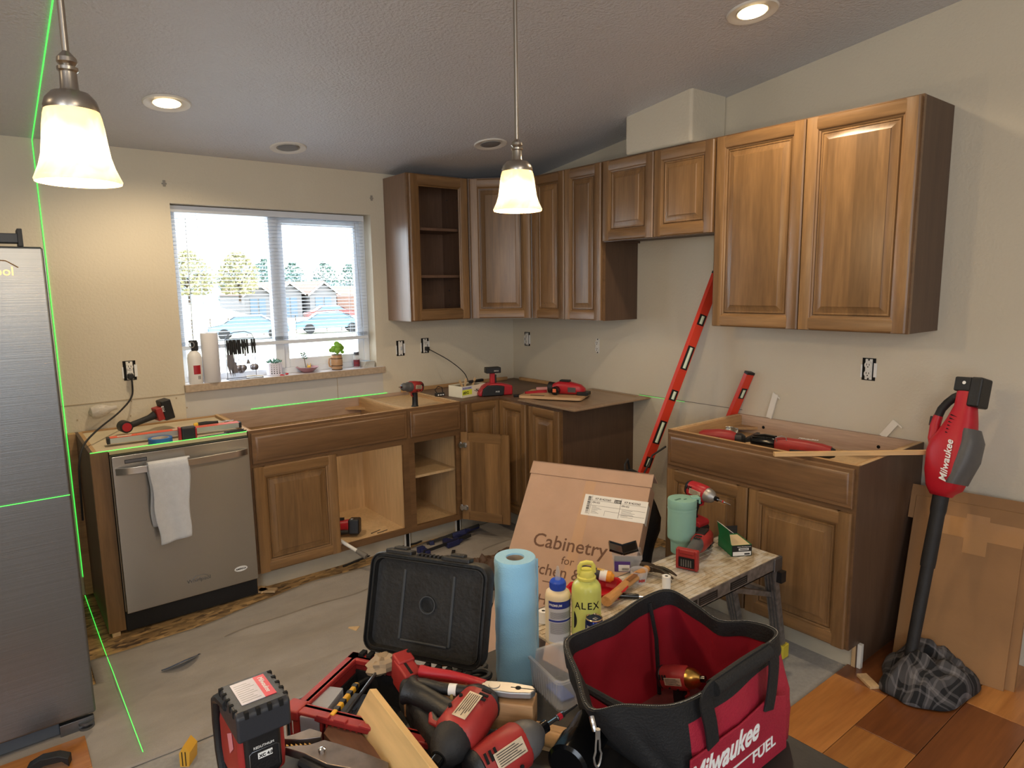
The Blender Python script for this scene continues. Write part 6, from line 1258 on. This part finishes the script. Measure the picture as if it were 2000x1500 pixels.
# --- drill on the drawer base, standing in the open frame
driver('drill', 'red drill standing upright on the narrow drawer base pointing at the window', 'drill', frame((-1.190,-.505,.985), (-.93,-.32,.12), (.04,0,1)), 'drill', None, .03, False, 'dred', 'grey', None, 1.0)
b = MB(); b.box((-1.27,-.58,.850),(-.93,-.035,.856)); tag(part('deck_board', b, M['birch'], smooth=False), 'thin birch board lying inside the open top of the narrow drawer base', 'board')
# --- screw box
g = thing('wood_screw_box', 'open white and yellow box of wood screws in front of the corner', 'box', mw=frame((-.845,-.535,CZ+.001), (.97,.16,0)))
b = MB(); w, d, h = .215, .13, .075
b.box((0,0,0),(w,.002,h)); b.box((0,d-.002,0),(w,d,h)); b.box((0,0,0),(.002,d,h)); b.box((w-.002,0,0),(w,d,h)); b.box((0,0,0),(w,d,.003)); part('carton', b, mat('box_cream', (222,214,190), .6), g, smooth=False)
b = MB(); b.box((.0,-.0012,.018),(.085,-.0002,.052)); y_ = part('yellow_band', b, mat('neon_yellow', (220,226,70), .5), g, smooth=False); b = MB(); b.box((.0,-.0012,.053),(.085,-.0002,.070)); part('lavender_band', b, mat('lavender', (180,176,210), .5), g, smooth=False)
text('lettering', 'WOOD SCREW', .014, M['ink'], g, face((.003,-.0014,.056), (0,-1,0)), sx=.75); text('lettering', '#8X2', .024, M['ink'], y_, face((.006,-.0014,.025), (0,-1,0)), sx=.9, weight=.0005); text('lettering', 'N', .030, M['ink'], g, face((.120,-.0014,.028), (0,-1,0)), weight=.0006)
b = MB(); b.box((.108,-.0012,.036),(.118,-.0002,.040)); b.box((.148,-.0012,.036),(.158,-.0002,.040))
for k in range(9): b.box((.172+k*.0042,-.0012,.022),(.1735+k*.0042,-.0002,.056))
part('barcode', b, M['ink'], g, smooth=False)
b = MB(); b.box((.01,.01,.05),(w-.01,d-.01,.066)); part('screws', b, mat('brassy_screws', (130,112,80), .4, .6, var=.6, vs=120, bump=1, bs=160), g)
for i, (x, a_) in enumerate(((.05,-.5),(.14,.5),(.07,.25))):
    b = MB(); b.box((-.008,-.002,0),(.008,.002,.055)); o = part('wood_shim', b, M['birch'], smooth=False); o.matrix_world = g.matrix_world @ Matrix.Translation((x,.05,.062)) @ Matrix.Rotation(a_, 4, 'Y'); tag(o, ['left leaning wood shim sticking out of the screw box','right leaning wood shim sticking out of the screw box','short middle wood shim in the screw box'][i], 'shim')
b = MB(); b.box((0,-.012,0),(.12,.012,.018)); tag(part('black_marker_case', b, M['black'], bevel=.003), 'black bar lying on the right end of the screw box', 'case').matrix_world = g.matrix_world @ Matrix.Translation((.125,.06,.078))
g = thing('charger_block', 'small black charger with white sockets left of the screw box', 'charger', (-.900,-.350,CZ+.001)); b = MB(); b.box((-.03,-.015,0),(.03,.015,.022)); part('body', b, M['black'], g, bevel=.003)
for x in (-.018,0,.018):
    b = MB(); b.box((x-.005,-.0165,.006),(x+.005,-.0145,.014)); part('socket', b, M['print'], g)
b = MB(); b.tube([(-.02,0,.02),(-.035,0,.045),(-.01,0,.065),(.02,0,.055),(.025,0,.02)], .003, 6); part('cable_loop', b, M['rub'], g)
# --- corner tool with battery on top
g = thing('cordless_vacuum_tool', 'red cordless tool with black battery raised on its handle in the corner', 'power tool', mw=frame((-.600,-.560,CZ+.001), (.80,-.30,0)) @ Matrix.Scale(.82, 4))
b = MB(); b.prism([(-.15,0),(.13,0),(.13,.075),(.04,.095),(-.05,.100),(-.11,.075),(-.15,.03)], -.055, .055, 'xz'); part('housing', b, M['red'], g, bevel=.012, seg=3); b = MB(); b.prism([(-.13,.004),(.05,.004),(.055,.075),(.0,.085),(-.08,.088),(-.12,.06)], -.075, -.050, 'xz'); lp = part('front_battery', b, M['black'], g, bevel=.006)
text('lettering', 'M18', .018, M['print'], lp, face((-.02,-.0755,.030), (0,-1,0))); b = MB(); b.box((-.045,-.018,.09),(-.005,.018,.180)); part('handle', b, M['red'], g, bevel=.008); b = MB(); b.box((-.008,-.019,.10),(.006,.019,.165)); part('trigger', b, M['black'], g, bevel=.003)
b = MB(); b.box((-.082,-.036,.178),(.040,.036,.224)); bt = part('top_battery', b, M['black'], g, bevel=.006); text('lettering', 'XC5.0', .014, M['print'], bt, face((-.02,-.0365,.192), (0,-1,0)))
# --- cutting board with sander and pliers
g = thing('cutting_board', 'small wooden board lying on the loose panel under the red sander', 'board', mw=frame((-.425,-.955,.8965), (.52,-.85,0)))
b = MB(); b.prism(rr(.40,.29,.025,-.20,-.145), 0, .016, 'xy'); part('board', b, wood('maple_board', (204,168,128), (184,146,106), 'x', .5, rnd=.02), g, bevel=.002); b = MB(); b.box((-.13,-.115,.0155),(-.04,-.10,.0166)); part('slot', b, M['dark'], g)
g = thing('belt_sander', 'red sander with round black dust port lying on the small wooden board', 'sander', mw=frame((-.400,-1.000,.9435), (.45,-.86,0)))
b = MB(); smooth_body(b, [(-.06,.004,.038,.030,3),(-.02,.010,.045,.040,2.8),(.05,.008,.044,.038,3),(.11,.002,.038,.030,3),(.14,-.006,.020,.018,2.6)]); part('body', b, M['red'], g, angle=60)
b = MB(); b.cyl((-.095,0,.006),(-.055,0,.006),.036,.032,24); b.box((-.02,-.02,.046),(.045,.02,.058)); part('dust_port', b, M['black'], g, bevel=.004); b = MB(); b.cyl((-.030,-.078,-.004),(-.030,-.035,-.002),.026,.026,22); c_ = part('motor_cap', b, M['blackg'], g, bevel=.003); b = MB(); b.box((-.042,-.0795,-.012),(-.020,-.0775,.010)); part('orange_label', b, mat('label_orange', (220,110,70), .4), c_)
b = MB(); b.box((.045,-.0485,-.012),(.095,-.043,.018)); part('mesh_grille', b, M['gray'], g, bevel=.001); b = MB(); b.box((.10,-.04,-.03),(.17,.03,-.008)); part('sole', b, M['black'], g, bevel=.003)
g = thing('locking_pliers', 'red and black handled pliers left of the red sander', 'pliers', mw=frame((-.560,-.860,.905), (.75,-.35,0))); b = MB(); b.tube([(-.10,0,0),(-.05,.01,0),(.0,.012,0)], .009, 10); part('black_grip', b, M['black'], g); b = MB(); b.tube([(-.02,.02,.01),(.05,.03,.01),(.12,.03,.012)], .012, 10); part('red_grip', b, M['red'], g)
b = MB(); b.box((-.04,-.012,0),(.05,.012,.020)); tag(part('pink_eraser', b, mat('dusty_pink', (196,140,140), .6), bevel=.006), 'small pink block behind the pliers on the corner counter', 'block').matrix_world = frame((-.400,-.800,.913), (.8,-.5,0))
b = MB(); b.box((-.56,-.004,0),(.35,.012,.022)); tag(part('pine_lath', b, M['pine'], smooth=False), 'long pale pine lath lying along the back wall in the corner', 'lath').matrix_world = frame((-.45,-.045,CZ+.001), (1,0,0))
b = MB(); b.box((-.30,-.010,0),(.36,.010,.020)); tag(part('pine_lath', b, M['piney'], smooth=False), 'pine lath lying along the right wall behind the sander', 'lath').matrix_world = frame((-.035,-.42,CZ+.001), (0,-1,0))

# ------------------------------------------------------------------ inside the sink base and on the floor
g = thing('rotary_tool', 'red cordless tool with black battery lying inside the open sink cabinet', 'power tool', mw=frame((-1.66,-.40,.185), (.78,-.55,0), (.0,.2,1)))
b = MB(); smooth_body(b, [(-.12,.0,.026,.028,2.4),(-.02,0,.030,.032,2.4),(.06,.004,.034,.036,2.6)]); part('body', b, M['red'], g, angle=60); b = MB(); b.tube([(-.08,-.03,-.034),(.0,-.03,-.034),(.07,-.02,-.028)], .015, 12); b.box((-.01,-.012,.03),(.03,.012,.05)); part('grip', b, M['rub'], g); b = MB(); b.box((.060,-.044,-.045),(.125,.044,.045)); bt = part('battery', b, M['black'], g, bevel=.010); text('lettering', '5.0', .02, M['print'], bt, face((.075,-.015,.0455), (0,0,1), (1,0,0)))
g = thing('putty_tube', 'white tube with a grey end hanging over the sink cabinet front edge', 'tube', mw=frame((-1.735,-.585,.170), (.50,-.80,-.42))); b = MB(); b.cyl((-.02,0,0),(.12,0,0),.010,n=14); part('tube', b, M['outl'], g); b = MB(); b.cyl((.115,0,0),(.18,0,0),.0125,.017,14); part('grey_end', b, mat('putty_grey', (112,106,98), .7), g)
for i, (x, y, a_) in enumerate(((-1.50,-.50,.3),(-1.47,-.52,.15))):
    b = MB(); b.cyl((0,0,0),(.07,0,0),.0022,n=6); b.cyl((-.002,0,0),(0,0,0),.004,n=8); tag(part('nail', b, M['gray']), ['rear nail lying on the sink cabinet floor','front nail lying on the sink cabinet floor'][i], 'nail').matrix_world = frame((x,y,.131), (math.cos(a_), math.sin(a_), 0))
navy = mat('navy_plastic', (30,36,78), .45, var=.1)
def clamp(label, mw):
    g = thing('bar_clamp', label, 'clamp', mw=mw); b = MB(); b.box((-.20,-.003,.0),(.17,.003,.018)); part('bar', b, M['rub'], g)
    b = MB(); b.prism([(-.03,-.02),(.06,-.02),(.09,.01),(.085,.03),(.04,.028),(.03,.07),(.0,.075),(-.02,.03)], -.016, .016, 'xy'); part('trigger_body', b, navy, g, bevel=.005)
    b = MB(); b.tube([(.05,.02,.0),(.09,.055,0),(.15,.07,0)], .013, 10); b.tube([(.06,-.01,.0),(.11,.012,0),(.17,.02,0)], .012, 10); part('grip', b, navy, g)
    b = MB(); b.prism([(-.19,-.02),(-.16,-.02),(-.15,.07),(-.19,.07)], -.014, .014, 'xy'); b.box((-.196,.045,-.018),(-.150,.075,.018)); part('jaw', b, navy, g, bevel=.004)
clamp('navy blue quick clamp lying on the floor before the open cabinet door', frame((-1.10,-.735,.03), (.95,.1,0), (0,0,1)))
clamp('second navy clamp behind the first, its handles pointing right', frame((-.99,-.640,.035), (.80,-.10,.1), (.1,.4,1)))
b = MB(); b.box((0,-.01,0),(.23,.01,.006)); tag(part('clamp_bar', b, M['rub']), 'dark steel clamp bar pointing toward the camera on the floor paper', 'bar').matrix_world = frame((-1.115,-.80,.012), (-.62,-.78,0))
brown = mat('brown_leather', (84,62,48), .65, var=.2, vs=14, bump=.4, bs=60)
pile('tool_pouch', 'brown leather tool belt heaped on the floor left of the cardboard carton', 'tool belt', (-1.13,-1.25,.004), .20, .17, .16, 1.7, brown, 3)
b = MB(); b.tube([(-.16,-.10,.03),(-.10,-.02,.06),(-.02,-.08,.08),(.06,-.16,.05),(.0,-.22,.02),(-.12,-.2,.02)], .014, 10, closed=True); tag(part('black_belt', b, M['rub'], loc=(-1.28,-1.32,0)), 'black belt loop lying beside the brown tool belt', 'belt')
b = MB(); b.tube([(0,0,.008),(.25,.06,.008),(.5,.03,.008),(.72,.10,.008)], .006, 6); tag(part('thin_cable', b, M['rub'], loc=(-1.72,-.57,0)), 'thin dark cord along the toe boards of the sink cabinet', 'cord')
for (x, y, a_, l) in ((-2.185,-.56,.2,'upper birch shim on the floor at the left foot of the sink cabinet'), (-2.160,-.600,.9,'lower birch shim jutting out at the left foot of the sink cabinet'), (-.60,-2.98,-.6,'light shim on the floor at the right corner of the wide base cabinet')):
    b = MB(); b.box((-.02,-.045,0),(.02,.045,.010)); tag(part('shim', b, M['birch'], smooth=False), l, 'shim').matrix_world = frame((x,y,.0045 if y > -1 else .013), (math.cos(a_), math.sin(a_), 0))
b = MB(); b.prism([(-.012,0),(.03,.004),(.012,.05),(0,.048)], 0, .006, 'xy'); tag(part('wood_scrap', b, M['birch'], smooth=False), 'pale wood sliver on the floor beside the toolbox lid', 'scrap').matrix_world = frame((-1.975,-1.290,.006), (.8,.6,0))
for i, x in enumerate((X1-.004, X0-.004)):
    b = MB(); b.box((x-.012,-.56,.0),(x+.012,-.545,.113)); o = part('toe_gap', b, M['dark'], smooth=False); tag(o, ['dark gap between the toe boards left of the open-door cabinet','dark gap at the right end of the open-door cabinet toe board'][i], 'gap')
    b = MB(); b.box((x-.017,-.562,.0),(x-.012,-.545,.113)); b2 = part('toe_edge', b, M['outl'], o, smooth=False); b = MB(); b.box((x+.012,-.562,.0),(x+.017,-.545,.113)); part('toe_edge', b, M['outl'], o, smooth=False)
b = MB(); b.prism([(0,0),(.05,.02),(.10,.022),(.12,0),(.12,.03),(.09,.045),(.04,.045),(0,.025)], 0, .035, 'xz'); tag(part('floor_spacer', b, M['black'], bevel=.002), 'black plastic flooring spacer on the plank at the lower left corner', 'spacer').matrix_world = frame((-3.235,-1.47,.013), (.85,-.3,0))
b = MB(); b.prism([(0,0),(.03,0),(.035,.05),(.015,.075),(0,.05)], 0, .06, 'xz')
o = tag(part('folding_rule', b, mat('rule_yellow', (220,168,60), .5), smooth=False), 'yellow folding rule end at the bottom edge left of the laser level', 'rule'); o.matrix_world = frame((-2.83,-1.735,.002), (.8,-.6,0))
for k in range(2):
    b = MB(); b.box((.008+k*.011,-.0008,.004),(.011+k*.011,.0,.055)); part('black_stripe', b, M['ink'], o, smooth=False)

# ------------------------------------------------------------------ window sill
SZ = 1.0647
g = thing('fire_extinguisher', 'small white fire extinguisher with black head at the left end of the sill', 'fire extinguisher', (-2.285,.008,SZ))
b = MB(); b.lathe([(.001,.0),(.035,.0),(.038,.008),(.038,.145),(.034,.165),(.022,.180),(.014,.186),(.001,.186)], 30); part('cylinder', b, mat('extinguisher_white', (226,224,222), .35), g, angle=50); b = MB(); b.box((-.012,-.016,.184),(.022,.012,.235)); b.box((-.022,-.012,.232),(.020,.012,.244)); part('valve_head', b, M['black'], g, bevel=.004)
b = MB(); b.tube([(-.012+.013*math.cos(a*PI/8), -.019, .220+.016*math.sin(a*PI/8)) for a in range(16)], .0025, 6, closed=True); part('pull_ring', b, M['silver'], g)
wrap(.0385, -2.0, -1.0, .055, .105, M['red'], g, 'red_label'); wrap(.0384, -1.55, -1.0, .015, .050, M['paper'], g, 'icon_label')
for k in range(3): wrap(.0388, -1.45+k*.14, -1.38+k*.14, .026, .046, M['ink'], g, 'icon')
g = thing('paper_towel_roll', 'white paper towel roll standing on the sill beside the extinguisher', 'paper towel', (-2.199,.006,SZ)); b = MB(); b.lathe([(.044,.0),(.046,.002),(.0465,.276),(.045,.280),(.018,.280),(.018,.002)], 36, caps=False); part('roll', b, mat('towel_white', (222,220,222), .9), g, angle=50); b = MB(); b.lathe([(.018,.004),(.018,.278),(.0165,.278),(.0165,.004)], 20, caps=False); part('core', b, mat('core_brown', (120,92,70), .9), g)
g = thing('utensil_rack', 'wire rack hung with black handled cooking utensils on the sill', 'utensil rack', (-2.027,.028,SZ))
b = MB(); b.tube([(-.082,0,.0),(-.082,0,.235),(-.07,0,.258),(-.03,0,.275),(.03,0,.278),(.07,0,.262),(.082,0,.235),(.082,0,.0)], .0022, 6); b.tube([(-.082,0,.238),(.082,0,.238)], .002, 6); b.tube([(-.082,-.03,.002),(-.082,.03,.002),(.082,.03,.002),(.082,-.03,.002)], .0022, 6, closed=True); part('wire_frame', b, M['gray'], g)
utn = [('knife',-.074),('knife',-.062),('knife',-.051),('spatula',-.040),('spoon',-.028),('spoon',-.016),('ladle',-.004),('spoon',.010),('peeler',.024),('fork',.037),('spoon',.066),('slotted_spoon',.079)]
lbs = ['long knife at the left end of the utensil rack','second knife in the utensil rack','third knife in the utensil rack','black handled spatula in the utensil rack','spoon left of the ladle in the rack','small spoon just left of the ladle in the rack','round ladle in the middle of the rack','spoon just right of the ladle in the rack','short peeler in the utensil rack','fork with steel tines in the rack','spoon near the right end of the rack','slotted spoon at the right end of the rack']
for i, (k, x) in enumerate(utn):
    u = thing(k, lbs[i], 'utensil', (-2.027+x, .020-.004*(i%2), SZ+.232), 0); b = MB(); hl_ = .085 if k != 'peeler' else .065
    b.tube([(0,0,.0),(0,0,-.03),(.002,0,-hl_)], [.0055,.0075,.0055], 8); part('handle', b, M['rub'], u); b = MB()
    if k == 'knife': b.prism([(-.006,-hl_),(.008,-hl_),(.012,-.14),(.010,-.215),(-.008,-.15)], -.0008, .0008, 'xz')
    elif k == 'spatula': b.box((-.0015,-.001,-.14),(.0015,.001,-hl_)); b.prism([(-.008,-.13),(.008,-.13),(.016,-.195),(-.016,-.195)], -.0008, .0008, 'xz')
    elif k == 'fork':
        b.tube([(0,0,-hl_),(0,0,-.125)], .0018, 6); b.prism([(-.004,-.12),(.004,-.12),(.012,-.145),(-.012,-.145)], -.001, .001, 'xz')
        for q in range(4): b.box((-.0115+q*.0068,-.001,-.185),(-.009+q*.0068,.001,-.144))
    elif k == 'peeler': b.box((-.004,-.001,-.10),(.004,.001,-.065))
    else:
        b.tube([(0,0,-hl_),(0,0,-.145)], .0018, 6); r_ = .024 if k == 'ladle' else .018; b.sphere((0,.004,-.150-r_), (r_, .006, r_*1.15), 16, 8)
    part('head', b, mat('utensil_steel', (150,150,160), .3, .9) if 'utensil_steel' not in bpy.data.materials else bpy.data.materials['utensil_steel'], u)
g = thing('wire_tray', 'small heap of steel measuring pieces at the foot of the utensil rack', 'tray', (-1.965,.020,SZ)); b = MB(); b.prism([(-.05,-.02),(.04,-.035),(.055,-.02),(-.03,.02)], 0, .006, 'xy'); part('tray', b, M['silver'], g, bevel=.001); b = MB(); b.tube([(-.04,0,.012),(.0,-.01,.014),(.05,-.025,.010)], .004, 8); part('pale_handle', b, M['outl'], g)
g = thing('succulent_pot', 'white perforated pot with a bushy succulent on the sill', 'potted plant', (-1.827,.055,SZ)); wp = mat('pot_white', (224,222,234), .4)
b = MB(); b.prism(rr(.086,.07,.02,-.043,-.035), .0, .078, 'xy'); part('pot', b, wp, g, bevel=.002)
for r_ in range(5):
    for c_ in range(4):
        b = MB(); b.cyl((-.028+c_*.016,-.0345,.014+r_*.012),(-.028+c_*.016,-.0358,.014+r_*.012),.0038-.0005*r_,n=10); part('drain_hole', b, M['dark'], g)
sg = mat('succulent_green', (84,126,110), .5, var=.2, vs=30); rn = random.Random(5)
for k in range(26):
    a_ = rn.uniform(0,6.28); r0 = rn.uniform(0,.034); el = rn.uniform(.5,1.3); p0 = V((r0*math.cos(a_), r0*.8*math.sin(a_), .074)); d_ = V((math.cos(a_)*math.cos(el), math.sin(a_)*math.cos(el), math.sin(el)))*rn.uniform(.020,.034)
    b = MB(); b.tube([p0, p0+d_*.5, p0+d_], [.003,.006,.001], 6); part('leaf', b, sg, g)
b = MB(); b.tube([(.012*math.cos(a*PI/7),.016*math.sin(a*PI/7),.003) for a in range(14)], .0022, 6, closed=True); b.sphere((.030,.002,.007), (.011,.007,.006), 10, 7); tag(part('red_trinket', b, mat('trinket_red', (206,48,60), .35), loc=(-1.800,.000,SZ)), 'small red ring trinket on the sill in front of the white pot', 'trinket')
g = thing('plant_dish', 'shallow dusty pink dish with a thin seedling and tiny yellow figure', 'potted plant', (-1.622,.048,SZ)); b = MB(); b.lathe([(.025,.0),(.035,.004),(.066,.030),(.070,.034),(.066,.0345),(.034,.010),(.001,.009)], 36, caps=False); part('dish', b, mat('dusty_rose', (176,128,136), .45), g, angle=40); b = MB(); b.lathe([(.001,.022),(.045,.020)], 20, caps=False); part('soil', b, mat('soil', (70,48,38), .95), g)
b = MB(); b.tube([(-.008,0,.02),(-.014,0,.07),(-.022,0,.118)], .0022, 6); part('stem', b, mat('stem_brown', (96,84,62), .8), g)
for k in range(9):
    a_ = k*2.2; z = .085+k*.0045; p0 = V((-.016-k*.0007,0,z)); d_ = V((math.cos(a_)*.024, math.sin(a_)*.012, .006)); b = MB(); b.add([p0, p0+d_*.5+V((0,.003,.005)), p0+d_, p0+d_*.5-V((0,.003,.005))], [(0,1,2,3)]); part('leaf', b, sg, g, solid=.001)
b = MB(); b.sphere((.010,-.004,.032), (.013,.010,.011), 14, 9); b.cyl((.003,-.004,.040),(.000,-.004,.056),.0035,.0008,8); b.cyl((.018,-.004,.040),(.021,-.004,.056),.0035,.0008,8); part('yellow_figure', b, mat('figure_yellow', (222,180,70), .5), g)
g = thing('barrel_mug', 'barrel shaped beige mug with dark bands holding a leafy green plant', 'potted plant', (-1.430,.035,SZ)); b = MB(); b.lathe([(.030,0),(.032,.004),(.0375,.045),(.0375,.055),(.033,.100),(.030,.100),(.034,.055),(.029,.008),(.001,.008)], 32, caps=False); part('mug', b, mat('mug_tan', (186,146,108), .35), g, angle=40)
for z, r_ in ((.003,.0325),(.028,.0362),(.074,.0362),(.098,.0337)):
    b = MB(); b.lathe([(r_,z-.002),(r_+.0012,z-.002),(r_+.0012,z+.002),(r_,z+.002)], 32, caps=False); part('band', b, mat('band_brown', (60,42,38), .4) if 'band_brown' not in bpy.data.materials else bpy.data.materials['band_brown'], g)
b = MB(); b.tube([(-.032,0,.080),(-.050,0,.074),(-.054,0,.05),(-.050,0,.026),(-.033,0,.020)], .0055, 8); part('handle', b, bpy.data.materials['mug_tan'], g)
lg_ = mat('pothos_green', (130,182,70), .4, var=.2, vs=25)
for k, (dx, dy, dz, s, a_) in enumerate(((-.020,-.01,.135,.026,.5),(.012,-.012,.150,.027,-.2),(.030,-.005,.140,.022,-1.0),(.000,-.02,.125,.024,.2),(-.035,0,.128,.016,1.2),(.040,.0,.112,.014,-1.4),(.008,.01,.165,.020,0))):
    b = MB(); st = [(0,0,.09),(dx*.5,dy*.5,.11),(dx,dy,dz-s*.6)]; b.tube(st, .0014, 5); part('stem', b, lg_, g)
    b = MB(); c_ = V((dx,dy,dz)); pts = [c_+V((math.cos(a_+t_)*s*(1 if abs(t_)<2 else .8), -.004*math.cos(t_), math.sin(a_+t_)*s*.85)) for t_ in [q*PI/6 for q in range(12)]]; b.add([c_+V((0,.004,0))]+pts, [(0, i+1, (i+1)%12+1) for i in range(12)]); part('leaf', b, lg_, g, solid=.0008)
g = thing('spice_jar', 'small spice jar with dark lid and maroon label at the right of the sill', 'jar', (-1.285,.050,SZ)); b = MB(); b.lathe([(.001,0),(.019,0),(.020,.004),(.020,.070),(.0165,.078),(.0165,.085),(.001,.085)], 26); part('jar', b, clear2, g, angle=40); b = MB(); b.lathe([(.0178,.084),(.0178,.103),(.001,.103)], 26); part('lid', b, mat('slate_lid', (76,76,84), .4), g); wrap(.0204, 0, 6.283, .008, .052, mat('maroon_label', (104,34,48), .5), g, 'label'); curved_text('Chili', .016, .0208, .026, -2.2, g, M['red'], .0002)
g = None
for k in range(5):
    b = MB(); a_ = -.15+.12*k; s_k = .040
    b.box((-s_k,-s_k,0),(s_k,s_k,.0075)); o = part('coaster', b, mat('tile_grey', (196,194,188), .6, var=.1, vs=60) if 'tile_grey' not in bpy.data.materials else bpy.data.materials['tile_grey'], bevel=.001); o.location = (-1.218, .040+.002*k, SZ+.0005+.0078*k); o.rotation_euler = (0,0,a_)
    tag(o, ['bottom coaster of the stack at the right end of the sill','second coaster from the bottom of the sill stack','middle coaster of the sill stack','fourth coaster of the sill stack, just below the printed one','printed top coaster of the stack at the right end of the sill'][k], 'coaster', 'coasters stacked on the sill')
b = MB(); b.box((-.028,-.028,.0075),(.028,.028,.0079)); part('blue_print', b, mat('pale_blue_print', (150,170,190), .5), o, smooth=False)
